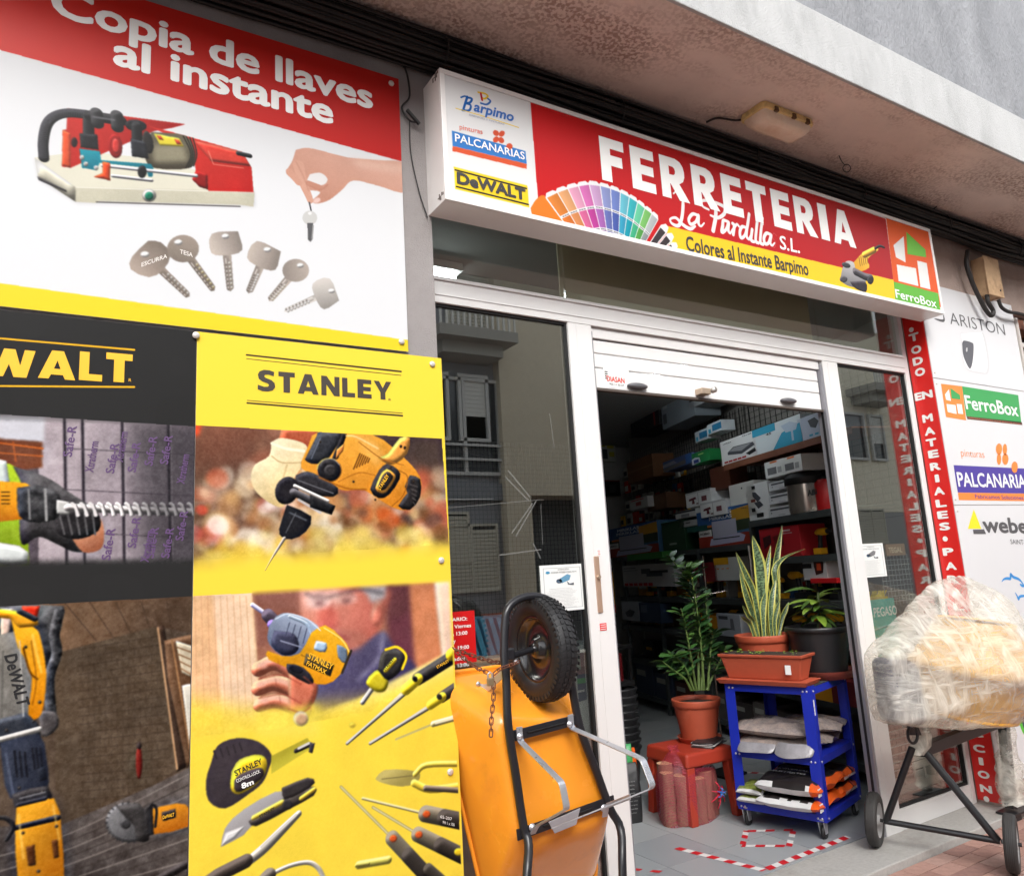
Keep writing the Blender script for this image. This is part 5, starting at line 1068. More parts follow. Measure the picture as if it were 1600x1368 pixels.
line(pc, [z7(1515, 622), z7(1535, 655), z7(1548, 685), z7(1560, 662), z7(1600, 655), z7(1640, 670)], .02, blu); line(pc, [z7(1560, 545), z7(1580, 560), z7(1600, 565)], .02, blu)
c_ = (1612, 1120); fl_s(pc, [(c_[0] + 20 * math.cos(a), c_[1] + 34 * math.sin(a)) for a in np.linspace(0, 5.7, 9)], cm((90, 190, 60)), k=3); fl_s(pc, [(c_[0] + 1 + 17 * math.cos(a), c_[1] + 29 * math.sin(a)) for a in np.linspace(0, 5.7, 9)], cm((60, 66, 92)), lift=.0018, k=3)
# wooden window beyond the panels
wn = thing('window', 'brown timber window with pale bars at the far right of the facade', 'window', (7.2, yF, 1.0))
wood = mat('brown_timber', (116, 66, 44), .6, noise=.2, nscale=12, stretch=(1, 1, .15))
b = MB().box(6.64, 6.74, yF + .03, yF + .2, 1.0, 3.47).box(7.8, 7.9, yF + .03, yF + .2, 1.0, 3.47).box(6.74, 7.8, yF + .03, yF + .2, 3.38, 3.47).box(6.74, 7.8, yF + .03, yF + .2, 1.0, 1.1).box(7.2, 7.28, yF + .05, yF + .2, 1.1, 3.38)
b.build('frame', wood, wn, bev=.004)
MB().box(6.74, 7.8, yF + .15, yF + .156, 1.1, 3.38).build('pane', glass_mat('window_glass', (.4, .42, .42), .15), wn)
b = MB().box(6.625, 6.655, yF - .02, yF + .02, 1.0, 3.44)
for i in range(6): b.box(6.66, 7.9, yF - .018, yF + .002, 1.1 + i * .42, 1.135 + i * .42)
for i in range(5): b.box(6.80 + i * .26, 6.83 + i * .26, yF - .012, yF + .004, 1.0, 3.44)
b.build('bars', mat('bar_paint', (196, 190, 184), .5), wn)

# ================================================================== CABLES, LAMP, JUNCTION BOX, WIRES
cblm = [mat('black_cable', (20, 20, 21), .5), mat('dusty_cable', (40, 37, 36), .6), mat('dark_cable', (28, 26, 26), .5)]
random.seed(11)
for i in range(27):
    y0 = -.185 - (i % 4) * .022; z0 = 3.955 + (i // 4) * .029 + random.uniform(-.008, .008); pts = []
    ph = random.uniform(0, 6); am = random.uniform(.003, .012)
    for k in range(66):
        x = -2.2 + k * .21; pts.append((x, y0 + am * .6 * math.sin(x * 1.7 + ph * 2), z0 + am * math.sin(x * 2.1 + ph) + .005 * math.sin(x * 5 + ph) - (.02 if 1.3 < x < 5.3 else 0) * 0))
    r = random.uniform(.007, .014)
    o = MB().tube(pts, r, 7).build('cable', cblm[i % 3]); tag(o, 'black cable in the thick bundle strung above the shop sign', 'cable', 'cables bundled along the wall above the sign')
for i in range(9):
    x = -.6 + i * 1.05; c_ = [(x + .01 * math.sin(a), -.215 + .06 * math.cos(a), 4.04 + .085 * math.sin(a)) for a in np.linspace(0, 2 * math.pi, 17)[:-1]]
    o = MB().tube(c_, .0045, 5, closed=True).build('cable_tie', cblm[0]); tag(o, WORDS[i] + ' black tie from the left round the cable bundle above the sign', 'cable tie', 'ties round the cable bundle')
o = MB().tube(spline([at(618, 92, yF - .01), at(634, 110, yF - .012), at(640, 150, yF - .012), at(628, 168, yF - .01), at(640, 188, yF - .02), at(656, 192, yF - .02)], 6), .0045, 6).tube(spline([at(640, 190, yF - .014), at(642, 240, yF - .01), at(655, 300, yF - .01), at(668, 340, yF - .01)], 6), .0028, 6).tube([at(636, 172, yF - .02), at(655, 194, yF - .03)], .009, 7).build('cable', cblm[0])
tag(o, 'thin black cable dropping down the grey wall just left of the sign', 'cable')
# bulkhead lamp
lp_ = thing('bulkhead_lamp', 'yellowed oblong bulkhead lamp fixed to the soffit above the sign', 'lamp', (3.53, -.49, ZS))
cx_, cy_, hx, hy = 3.535, -.475, .215, .088
def rrect(cx, cy, hx, hy, r, z, n=5):
    out = []
    for sx, sy, a0 in ((1, 1, 0), (-1, 1, 90), (-1, -1, 180), (1, -1, 270)):
        for i in range(n + 1):
            a = math.radians(a0 + 90 * i / n); out.append((cx + sx * (hx - r) + r * math.cos(a), cy + sy * (hy - r) + r * math.sin(a), z))
    return out
def loft(mb, rings, smooth=True, cap0=True, cap1=True):
    n = len(rings[0]); vs = [p for r in rings for p in r]
    mb.add(vs, [(i * n + k, i * n + (k + 1) % n, (i + 1) * n + (k + 1) % n, (i + 1) * n + k) for i in range(len(rings) - 1) for k in range(n)], smooth)
    if cap0: mb.add(rings[0], [tuple(range(n))])
    if cap1: mb.add(rings[-1], [tuple(range(n))])
    return mb
bz_ = mat('yellowed_plastic', (232, 206, 140), .5, noise=.12, nscale=14, dirt=((120, 90, 50), 9, .5, .8))
dif = mat('old_diffuser', (246, 228, 206), .35, noise=.05, nscale=9, dirt=((214, 176, 136), 5, .5, .85))
loft(MB(), [rrect(cx_, cy_, hx, hy, .03, ZS - .001), rrect(cx_, cy_, hx + .004, hy + .004, .03, ZS - .02), rrect(cx_, cy_, hx + .004, hy + .004, .03, ZS - .036), rrect(cx_, cy_, hx - .006, hy - .006, .03, ZS - .04)], False).build('housing', bz_, lp_, bev=.002)
loft(MB(), [rrect(cx_, cy_, hx - .008, hy - .008, .026, ZS - .04), rrect(cx_, cy_, hx - .014, hy - .014, .028, ZS - .066), rrect(cx_, cy_, hx - .045, hy - .034, .03, ZS - .092), rrect(cx_, cy_, hx - .06, hy - .048, .02, ZS - .094)]).build('diffuser', dif, lp_)
for sx in (-.12, .03, .15): MB().box(cx_ + sx - .014, cx_ + sx + .014, cy_ - hy - .012, cy_ - hy + .006, ZS - .048, ZS - .018).build('clip', mat('brown_clip', (90, 66, 40), .6), lp_, bev=.003)
o = MB().tube(spline([(3.36, -.40, ZS - .012), (3.30, -.37, ZS - .02), (3.2, -.33, ZS - .012), (3.16, -.28, ZS - .02)], 6), .006, 6).build('cable', cblm[1]); tag(o, 'short brown cable from the bulkhead lamp to the cable bundle', 'cable')
h = az(1322, 262, ZS - .05); pts = [az(1311, 243, ZS), az(1314, 250, ZS - .03), az(1318, 256, ZS - .04)] + [az(1323 + 6 * math.cos(a), 263 + 6 * math.sin(a), ZS - .04 - a * .004) for a in np.linspace(-2, 9, 16)]
o = MB().tube(spline(pts, 3), .0028, 5).build('wire', cblm[0]); tag(o, 'curled end of bare wire hanging from the soffit right of the lamp', 'wire')
o = MB().tube(spline([az(1448, 335, ZS - .01), az(1455, 330, ZS - .03), az(1464, 322, ZS - .002)], 5), .004, 5).build('wire', cblm[0]); tag(o, 'tiny wire stub on the soffit above the right end of the sign', 'wire')
# junction box
J0 = at(1535, 400, -.26); J1 = at(1571, 466, -.26); jx0 = at(1535, 400, -.26)[0]; jx1 = at(1568, 466, -.26)[0]
jb = thing('junction_box', 'beige weathered junction box hanging below the cable bundle', 'junction box', (jx0, yF, J1[2]))
jm = mat('weathered_beige', (196, 164, 128), .7, noise=.12, nscale=10, dirt=((130, 96, 66), 8, .5, .8))
MB().box(jx0, jx1, -.255, yF, J1[2], J0[2]).build('box', jm, jb, bev=.008)
MB().box(jx0 - .006, jx1 + .006, -.268, -.2555, J1[2] - .006, J0[2] + .006).build('lid', jm, jb, bev=.005)
MB().lathe([(.0005, 0), (.008, 0), (.008, .004)], ((jx0 + jx1) / 2 + .06, -.2715, J1[2] + .05), 10, (0, 1, 0)).build('screw', blk, jb)
for nm, pts, rr, lb in (('cable', [(1512, 392), (1510, 412), (1518, 438), (1530, 465), (1541, 485), (1549, 493), (1552, 486), (1544, 472), (1542, 460)], .017, 'thick black cable looping under the beige junction box'), ('cable', [(1560, 468), (1565, 480), (1576, 487), (1588, 489), (1600, 492)], .014, 'black cable leaving the junction box towards the far right window')):
    o = MB().tube(spline([at(*q, -.235) for q in pts], 6), rr, 8).build(nm, cblm[1]); tag(o, lb, 'cable')
# ================================================================== INSIDE THE SHOP: SHELVING WALL
random.seed(21)
U2 = np.array([.3, .954, 0]); U2 /= np.linalg.norm(U2); N2 = np.array([U2[1], -U2[0], 0])       # along the shelves / into the wall
Q2 = CAM + 1.2 * (np.array([4.55, .95, 1.62]) - CAM); Q2[2] = 0
ANG = math.atan2(U2[1], U2[0])
def sh_pt(px, py, d=0.0):
    r = ray(px, py); t = ((Q2 + N2 * d - CAM)[:2] @ N2[:2]) / (r[:2] @ N2[:2]); p = CAM + r * t
    return (p - Q2)[:2] @ U2[:2], p[2]
def W(s, d, z): q = Q2 + U2 * s + N2 * d; return (q[0], q[1], z)
shelfm = mat('dark_grey_steel', (62, 66, 66), .5, noise=.08, nscale=8); shelfb = mat('brown_shelf_board', (120, 72, 50), .6, noise=.15)
def sbox(mb, s0, s1, d0, d1, z0, z1): return mb.hexa([W(s1, d0, z0), W(s0, d0, z0), W(s0, d1, z0), W(s1, d1, z0), W(s1, d0, z1), W(s0, d0, z1), W(s0, d1, z1), W(s1, d1, z1)])
rk = thing('shelving_rack', 'dark steel shelving rack packed with boxes along the right side of the shop', 'shelves', W(.0, .3, 0))
LV = dict(A=1.995, B=1.80, C=1.655, T=2.56, D=1.30, E=.95, F=.55, G=.15)
for key_, s0, s1 in (('A', -1.35, .02), ('B', .03, 3.3), ('T', -1.5, .35), ('C', -1.35, .02), ('D', -1.35, 3.3), ('E', -1.35, 3.3), ('F', -1.35, 3.3), ('G', -1.35, 3.3)):
    z = LV[key_]; b = MB(); sbox(b, s0, s1, 0, .42, z - .012, z); sbox(b, s0, s1, -.003, .0, z - .055, z); b.build('shelf', shelfb if key_ == 'T' else shelfm, rk)
for s in (-.0, 1.05, 2.1, 3.1): b = MB(); sbox(b, s - .02, s + .02, -.01, .03, 0, 1.78 if s else 1.94); b.build('upright', shelfm, rk)
b = MB(); sbox(b, -1.5, 3.6, .43, .46, 0, 3.42); b.build('back_panel', mat('pale_backboard', (120, 116, 110), .8), rk)
b = MB(); s_ = .5
for i in range(26): s_ = -1.4 + i * .09; sbox(b, s_, s_ + .004, .424, .428, 2.0, 3.2)
for i in range(50): s_ = .5 + i * .06; sbox(b, s_, s_ + .004, .424, .428, 1.85, 3.2)
for i in range(22): sbox(b, -1.4, 3.5, .4205, .4235, 1.9 + i * .06, 1.904 + i * .06)
b.build('wire_grid', mat('dark_wire', (28, 28, 28), .5), rk)['kind'] = 'stuff'
def carton(name, label, cat, x0, y0, x1, y1, col, dec=(), depth=.3, z=None, d=.02, group=None, rough=.55, txt=(), bev=.003):
    sL, zb = sh_pt(x0, y1, d); sR, zt = sh_pt(x1, y0, d)
    if z is not None: zt += z - zb; zb = z
    t = thing(name, label, cat, W((sL + sR) / 2, d, zb), group=group)
    b = MB(); sbox(b, sR, sL, d, d + depth, zb + .0006, zt); b.build('carton', cm(col, rough), t, bev=bev)
    for dd in dec:   # (u0, v0, u1, v1, colour) 0..1, v downwards; or polygon
        if len(dd) == 5 and not isinstance(dd[0], (list, tuple)):
            u0, v0, u1, v1, c_ = dd; P = [(u0, v1), (u1, v1), (u1, v0), (u0, v0)]
        else: P, c_ = dd
        MB().quad(*[W(sL + (sR - sL) * u, d - .0012 - .0004 * dec.index(dd), zt + (zb - zt) * v) for u, v in P]).build('print', cm(c_, .5), t)
    for (s_, u, v, wd, hh, c_) in txt:
        text(t, s_, W(sL + (sR - sL) * u, d - .004, zt + (zb - zt) * v), -U2, (0, 0, 1), abs(sL - sR) * wd, (zt - zb) * hh, cm(c_, .5), .03)
    return t
WH = (222, 222, 220); GR = (70, 72, 78); RD = (176, 26, 30); TL = (50, 150, 180); BK = (26, 26, 28)
Z = LV
def poly(*p): return list(p)
# top shelf
carton('grill_box', 'white box with a picture of a black contact grill on the top shelf', 'box', 1127, 654, 1177, 712, WH, [(poly((.2, .52), (.38, .36), (.92, .42), (.96, .55), (.6, .74), (.2, .62)), GR), (poly((.24, .5), (.4, .39), (.88, .44), (.6, .62)), (150, 150, 152)), (poly((.7, .78), (.95, .66), (.98, .8), (.8, .88)), BK)] + [(.08 + .13 * i, .86, .19 + .13 * i, .93, RD) for i in range(5)], z=Z['T'], txt=[('UFESA', .1, .16, .25, .05, GR), ('Grill', .66, .1, .25, .05, GR)])
carton('fan_box', 'white and teal box with a fan picture next to the grill box', 'box', 1178, 634, 1248, 702, (206, 214, 216), [(0, 0, .5, .28, TL), (poly((.4, 1), (.62, .45), (.98, .3), (1, 1)), TL), (poly((.62, .2), (.8, .15), (.94, .3), (.9, .5), (.7, .5)), (176, 190, 206)), (.8, .3, .84, .85, (176, 190, 206))], z=Z['T'], txt=[('45', .3, .38, .12, .09, GR)])
carton('appliance_box', 'pale blue appliance box at the right end of the top shelf', 'box', 1249, 630, 1300, 686, (176, 184, 200), [(poly((.3, .2), (.5, .15), (.6, .35), (.5, .6), (.36, .5)), GR), (.3, .8, .4, .88, TL), (.46, .8, .56, .88, TL), (.62, .8, .72, .88, TL)], z=Z['T'])
# shelf A
carton('mailbox', 'tall white letter box with a small round lock on the upper shelf', 'letter box', 1140, 712, 1172, 775, (206, 204, 198), [(.5, .13, .56, .18, GR), (.42, .72, .64, .75, GR)], depth=.16, z=2.04, rough=.35)
sL, zb = sh_pt(1140, 775, .02); sR, zt = sh_pt(1172, 712, .02)
carton('tool_box', 'slim white box with a picture of a black hand pump on the upper shelf', 'box', 1170, 748, 1198, 812, WH, [(poly((.3, .22), (.44, .24), (.66, .42), (.5, .52), (.3, .34)), GR), (.2, .42, .4, .5, (120, 60, 50)), (poly((.34, .52), (.6, .5), (.74, .62), (.5, .7)), GR), (.2, .66, .36, .76, BK), (.4, .82, .7, .93, BK), (.3, .06, .46, .15, BK)], depth=.2, z=Z['A'])
for i, lb in enumerate(('white letter box with dark slot, bottom of the stack of three', 'white letter box with dark slot, middle of the stack of three', 'white letter box with dark slot, top of the stack of three')):
    carton('letterbox', lb, 'letter box', 1201, 784 - 24 * i, 1240, 807 - 24 * i, (200, 200, 202), [(.1, .16, .88, .34, GR), (.12, .5, .16, .62, GR), (.4, .78, .66, .84, (150, 150, 154))], depth=.25, z=Z['A'] + .113 * i, rough=.35, group='white letter boxes stacked on the shelf')
for i, (x0, x1) in enumerate(((1195, 1222), (1223, 1250))):
    carton('small_box', ('left', 'right')[i] + ' one of two white boxes with grey prints and orange stickers above the letter boxes', 'box', x0, 700, x1, 734, WH, [(.14, .4, .6, .82, (110, 110, 112)), (.3, .04, .66, .14, (230, 120, 50)), (.66, .45, .86, .8, (160, 160, 160))], depth=.22, z=Z['A'] + .341, group='white boxes on the letter boxes')
def cyl_item(name, label, cat, px, yb, yt, wpx, parts, d=.14, z=None):
    s, zb = sh_pt(px, yb, d); _, zt = sh_pt(px, yt, d); s2, _ = sh_pt(px + wpx / 2, yb, d); r = abs(s2 - s) * .93
    if z is not None: zt += z - zb; zb = z
    t = thing(name, label, cat, W(s, d, zb)); c = W(s, d, zb); H = zt - zb
    for nm, prof_, m in parts: MB().lathe([(a * r, h_ * H) for a, h_ in prof_], c, 24).build(nm, m, t)
    return t
chrome = mat('brushed_steel', (190, 178, 170), .22, metal=.9, rough_var=.08, noise=.1, stretch=(1, 1, .1))
fk = cyl_item('urn', 'steel drinks urn with a black lid and the letters AB on the upper shelf', 'urn', 1265, 800, 733, 46, [('drum', [(.001, .0), (.86, 0), (.86, 0), (.9, .1), (.9, .68)], chrome), ('lid', [(.92, .68), (.98, .70), (.98, .84), (.98, .84), (.7, .96), (.3, 1.0), (.001, 1)], cm(BK, .4))], z=Z['A'])
p = sh_pt(1266, 778, -.02); text(fk, 'ABI', W(p[0] + .04, .14 - .15, p[1] + .02), -U2, (0, 0, 1), .12, .05, blk, .05)
cyl_item('canister', 'red canister standing at the right end of the upper shelf', 'canister', 1293, 797, 742, 26, [('body', [(.001, 0), (.95, 0), (1, .05), (1, .8), (.8, .92), (.8, .92), (.001, .95)], cm((176, 14, 18), .4)), ('cap', [(.4, .95), (.4, 1.05), (.001, 1.05)], blk)], z=Z['A'], d=.2)
# shelf B, the barbecue boxes etc.
for i, (x0, y0, x1, y1) in enumerate(((1093, 778, 1168, 850), (948, 814, 1026, 874))):
    t = carton('barbecue_box', ('barbecue box with blue sky print and ACERO label right of the dark green bin', 'barbecue box with blue sky print and ACERO label left of the dark green bin')[i], 'box', x0, y0, x1, y1, (60, 96, 130), [(0, .0, 1, .42, (40, 84, 140)), (poly((.66, .1), (1, .04), (1, .45), (.7, .45)), (190, 140, 40)), (poly((0, .42), (1, .36), (1, .62), (0, .74)), (46, 60, 40)), (0, .7, 1, 1, (150, 44, 26)), (.3, .32, .76, .8, (170, 168, 184)), (.02, .52, .28, .7, (216, 214, 210)), (poly((.22, .96), (.26, .78), (.8, .7), (.9, .78), (.86, .92)), (176, 172, 196)), (.3, .78, .8, .81, BK), (.15, .4, .3, .46, (210, 120, 50))], depth=.3, z=Z['B'], txt=[('MIRIKLAS', .28, .16, .42, .1, (220, 220, 226)), ('MIRIKLAS', .26, .28, .44, .1, (200, 204, 214)), ('ACERO', .04, .64, .2, .06, (50, 50, 50))], group='ACERO barbecue boxes')
carton('bin', 'dark green plastic bin between the two barbecue boxes', 'bin', 1037, 810, 1068, 862, (30, 62, 38), [(.3, .72, .62, .78, (150, 160, 150)), (0, 0, 1, .08, (24, 50, 32))], z=Z['B'], rough=.4)
carton('tray_box', 'flat green box lying below the left barbecue box', 'box', 980, 856, 1034, 872, (46, 110, 40), [], z=1.735, depth=.2, d=-.14)
carton('cash_box', 'grey flat metal box on the small cartons left of the barbecue box', 'box', 1060, 798, 1092, 812, (130, 132, 128), [(.4, .4, .55, .6, BK)], z=None, depth=.2, d=.08)
for i, (x0, y0, x1, y1, lb) in enumerate(((1070, 730, 1106, 764, 'upper'), (1093, 750, 1130, 783, 'lower'))):
    carton('tap_box', lb + ' one of two white cartons with dark red tap prints', 'box', x0, y0, x1, y1, WH, [(poly((.14, .42), (.4, .34), (.44, .5), (.34, .52), (.36, .8), (.24, .8), (.26, .56), (.12, .56)), (96, 30, 36)), (.5, .1, .52, .95, (160, 160, 160)), (.64, .4, .84, .74, (110, 60, 66)), (.42, .78, .5, .86, (90, 30, 30)), (.0, .0, 1, .12, (190, 190, 190))], z=Z['B'] + (.44 if i == 0 else .30), depth=.2, group='white tap cartons', d=.0 if i else .06)
carton('box', 'small black and white box beside the tap cartons', 'box', 1052, 752, 1082, 772, (190, 190, 186), [(0, .05, 1, .3, BK), (.3, .5, .7, .9, (120, 120, 120))], z=Z['B'] + .34, depth=.2)
carton('basket', 'small grey plastic basket with a handle slot among the cartons', 'basket', 1058, 768, 1086, 785, (160, 160, 158), [(.35, .3, .6, .45, BK)], z=Z['B'] + .24, depth=.2)
carton('box', 'dark teal carton under the small grey basket', 'box', 1070, 782, 1100, 797, (22, 74, 66), [], z=Z['B'] + .175, depth=.22, d=.01)
carton('box', 'blue upright packet with a yellow round print left of the teal carton', 'box', 1037, 770, 1053, 806, (24, 58, 120), [(.3, .2, .7, .4, (190, 170, 60))], z=Z['B'] + .01, depth=.2, d=.16)
carton('carton', 'plain brown carton high on the left of the shelving', 'carton', 982, 708, 1018, 757, (104, 66, 36), [(.0, .46, 1, .5, (130, 96, 60))], z=None, depth=.28)
carton('carton', 'second brown carton below, behind the small white picture box', 'carton', 1012, 768, 1040, 800, (92, 60, 36), [], z=None, depth=.25, d=.1)
carton('box', 'white box with a faint red tool picture on the left of the shelf', 'box', 985, 774, 1011, 798, (180, 176, 172), [(.1, .1, .8, .2, (170, 60, 50)), (.35, .35, .65, .7, (150, 60, 54))], z=None, depth=.2)
for x in (990, 1015, 1045, 1075, 1110):
    pass
carton('green_box', 'bright green box with a white round print on the shelving', 'box', 1082, 700, 1107, 727, (30, 130, 66), [(poly((0, .5), (.2, .4), (.45, .5), (.5, .9), (0, 1)), (210, 214, 220)), (.1, .6, .4, .9, (40, 60, 130)), (.4, .2, .7, .3, (170, 210, 120))], z=None, depth=.2)
carton('ladder_pack', 'long dark blue packet with a swimming pool picture beside the green box', 'box', 1037, 706, 1080, 738, (70, 84, 120), [(poly((0, .3), (.4, .2), (.5, .5), (0, .6)), (130, 130, 140)), (poly((0, .7), (1, .4), (1, .8), (0, 1)), (96, 90, 90)), (.8, .05, 1, .9, (50, 90, 150))], z=None, depth=.2)
carton('appliance', 'large black appliance box with a red edge hanging high at the left', 'box', 987, 612, 1026, 684, BK, [(.82, .03, .87, .95, (130, 24, 26)), (.3, .3, .5, .6, (50, 50, 52))], z=None, depth=.3)
carton('grey_box', 'large pale grey box right of the black appliance box', 'box', 1036, 608, 1082, 672, (120, 128, 134), [(.06, .05, .2, .2, (150, 154, 158)), (.04, .4, .16, .8, GR)], z=None, depth=.3)
carton('box', 'white box lying on its side near the top of the shelving', 'box', 1077, 612, 1102, 640, (150, 152, 154), [(.05, .1, .5, .3, BK)], z=None, depth=.3)
for i, (x0, y0, x1, y1, lb) in enumerate(((1087, 668, 1104, 692, 'left'), (1106, 655, 1126, 680, 'right'))):
    carton('bulb_box', lb + ' one of two small white and blue bulb boxes left of the grill box', 'box', x0, y0, x1, y1, (190, 196, 200), [(.36, .2, 1, .8, (30, 110, 150)), (.08, .5, .26, .9, TL)], z=None, depth=.15, group='blue and white bulb boxes')
carton('carton', 'dark brown carton behind the white letter box', 'carton', 1112, 724, 1138, 768, (86, 44, 28), [], z=None, depth=.2, d=.12)
# shelf C: red case and yellow tools
ycol = cm((236, 168, 24), .45); kcol = cm((30, 30, 32), .5)
def drill(label, s, d, z, sc=1.0, flip=1, cat='drill', grp='yellow and black power tools on the shelves', col=None):
    t = thing('power_drill', label, cat, W(s, d, z), group=grp)
    def w_(a, b_, c_): return np.array(W(s + a * sc * flip, d + b_ * sc, z + c_ * sc))
    y = col or ycol
    MB().tube([w_(.10, 0, .20), w_(.06, 0, .205), w_(-.04, 0, .205), w_(-.06, 0, .205)], [.02 * sc, .032 * sc, .034 * sc, .026 * sc], 12).build('body', y, t)
    MB().tube([w_(-.06, 0, .205), w_(-.09, 0, .205), w_(-.11, 0, .205)], [.024 * sc, .022 * sc, .012 * sc], 12).build('chuck', kcol, t)
    MB().tube([w_(.05, 0, .18), w_(.06, 0, .11), w_(.07, 0, .06)], [.022 * sc, .019 * sc, .022 * sc], 10).build('handle', kcol, t)
    a = w_(.02, -.035, .005); MB().obox(a, U2 * .11 * sc * flip, N2 * .07 * sc, (0, 0, .055 * sc)).build('battery', kcol if random.random() < .5 else y, t, bev=.004)
    return t
t = carton('tool_case', 'red moulded tool case on the shelf behind the snake plant', 'tool case', 1190, 812, 1246, 866, (170, 20, 32), [(poly((.08, .3), (.3, .22), (.3, .5), (.1, .7)), (60, 16, 22)), (poly((.35, .3), (.6, .2), (.62, .6), (.4, .7)), (112, 14, 22)), (.62, .12, .8, .17, (210, 180, 180)), (.62, .22, .84, .25, (190, 150, 150))], depth=.25, z=Z['C'])
WORDS = ['first', 'second', 'third', 'fourth', 'fifth', 'sixth', 'seventh', 'eighth', 'ninth', 'tenth', 'eleventh', 'twelfth', 'thirteenth', 'fourteenth']
n_ = 0
def at_sh(px, d=.15): return sh_pt(px, 850, d)[0]
for px, sc in ((1260, 1.15), (1292, 1.1)):
    drill('yellow and black drill right of the red tool case, ' + ('nearer the case' if n_ == 0 else 'nearer the door post'), at_sh(px), .13, Z['C'], sc * .8); n_ += 1
for k_, (zz, xs_) in enumerate(((Z['D'], (1008, 1040, 1078, 1105, 1128, 1150, 1186, 1212, 1238, 1266, 1292)), (Z['E'], (1084, 1112, 1140, 1172, 1236, 1262, 1290)), (Z['F'], (1150, 1176, 1210, 1240, 1300)))):
    for j, px in enumerate(xs_):
        drill('%s yellow power tool from the left on the %s shelf behind the plants' % (WORDS[j], ('waist high', 'lower', 'lowest')[k_]), at_sh(px), .13, zz, random.uniform(.78, 1.05), random.choice((1, -1)))
# boxes on shelf D / E and below
carton('tool_set_box', 'wide white box with black tool silhouettes and a row of red squares', 'box', 975, 882, 1052, 920, (176, 172, 172), [(.4, .2, .58, .42, GR), (.5, .4, .8, .55, GR), (.56, .3, .9, .4, BK)] + [(.03 + .1 * i, .83, .11 + .1 * i, .96, RD) for i in range(6)] + [(.04, .12, .3, .15, GR), (.04, .24, .34, .26, GR)], z=1.42, depth=.2, d=-.02)
carton('poster_box', 'white and yellow box beside the thin metal pole', 'box', 1118, 866, 1153, 904, (200, 200, 196), [(0, 0, .6, .3, (206, 150, 20)), (.1, .45, .2, .5, (220, 130, 30)), (.3, .45, .4, .5, (220, 130, 30)), (.5, .45, .6, .5, (220, 130, 30))], z=1.47, depth=.15)
carton('red_box', 'dark red box left of the white and yellow box', 'box', 1084, 874, 1118, 906, (110, 16, 22), [(.2, .2, .4, .3, (150, 50, 50))], z=1.46, depth=.15)
carton('saw_box', 'white box with an orange chainsaw picture behind the small tree', 'box', 1258, 880, 1290, 918, (200, 200, 200), [(0, .3, .4, .5, BK), (poly((.5, .1), (.8, .04), (.92, .3), (.86, .7), (.55, .8), (.5, .4)), (60, 26, 22)), (.62, .3, .8, .6, (220, 80, 40))], z=1.46, depth=.15)
carton('price_strip', 'bright red box low behind the small tree', 'box', 1268, 914, 1308, 922, (200, 16, 24), [], z=1.435, depth=.1, d=.0)
carton('spray_box', 'white box with a grey spray gun picture on the lower shelf', 'box', 1122, 958, 1155, 990, (176, 180, 190), [(.1, .1, .5, .25, GR), (poly((.6, .2), (.72, .2), (.76, .7), (.58, .7)), (110, 112, 120))], z=Z['E'], depth=.2, d=-.02)
carton('tool_box_yellow', 'yellow tool box on the lower shelf left of the white spray gun box', 'box', 1098, 968, 1121, 994, (214, 140, 16), [(poly((.1, .9), (.3, .3), (.5, .9)), BK)], z=Z['E'], depth=.2, d=-.02)
carton('small_box', 'small white box with a dark tap picture at the left end of the lower shelf', 'box', 976, 980, 1000, 1006, (160, 162, 168), [(poly((.2, .6), (.5, .4), (.8, .5), (.6, .8), (.3, .8)), GR)], z=Z['E'] + .06, depth=.15, d=-.05)
carton('blue_pack', 'dark blue packet beside the small white tap box', 'box', 1003, 978, 1034, 1004, (44, 60, 84), [(.1, .1, .4, .5, (90, 100, 120))], z=Z['E'] + .06, depth=.15, d=-.05)
carton('yellow_case', 'yellow and black tool case behind the blue trolley', 'tool case', 1236, 1080, 1300, 1118, (220, 150, 20), [(.3, .3, .6, 1, BK)], z=Z['F'], depth=.25, d=-.04)
carton('red_case', 'dark red case behind the blue trolley, right of the yellow case', 'tool case', 1304, 1090, 1340, 1120, (120, 20, 26), [], z=Z['F'], depth=.25, d=-.04)
for k_ in range(10):
    px = 1000 + k_ * 30
    carton('box', '%s dark box from the left on the bottom shelf behind trolley and stool' % WORDS[k_], 'box', px, 1100, px + 24, 1135 - (k_ % 3) * 4, random.choice([(60, 52, 50), (90, 84, 80), (50, 60, 80), (110, 96, 80), (70, 30, 28)]), [(.1, .2, .6, .4, (150, 148, 140))], z=Z['G'], depth=.25, group='dark boxes on the bottom shelf')
for nm_, zz, n_i in (('waist high', Z['D'], 17), ('lower', Z['E'], 16), ('low', Z['F'], 14)):
    for i in range(n_i):
        px = 985 + i * (320 / n_i) + random.uniform(-4, 4); wpx = random.uniform(9, 17); s0 = at_sh(px); s1 = at_sh(px + wpx); dd = random.uniform(.12, .26); hh = random.uniform(.06, .24); c_ = random.choice([(190, 188, 184), (60, 56, 54), (170, 40, 36), (210, 150, 30), (50, 80, 120), (40, 40, 44), (200, 190, 170), (40, 90, 60), (120, 90, 60), (30, 30, 32), (28, 28, 30)])
        t = thing('packet', '%s small packet from the left among the crowded goods on the %s shelf' % ((WORDS + ['fifteenth', 'sixteenth', 'seventeenth'])[i], nm_), 'packet', W((s0 + s1) / 2, dd, zz), group='small packets crowding the shelves')
        b = MB(); sbox(b, s1, s0, dd, dd + .12, zz + .0006, zz + hh); b.build('carton', cm(c_), t)
        for q in range(2): v = random.uniform(.1, .7); b = MB(); sbox(b, s1 + (s0 - s1) * .12, s1 + (s0 - s1) * random.uniform(.5, .9), dd - .001, dd - .0002, zz + hh * v, zz + hh * (v + .2)); b.build('print', cm(random.choice([(210, 208, 200), (30, 30, 32), (200, 60, 40), (220, 170, 40)])), t)
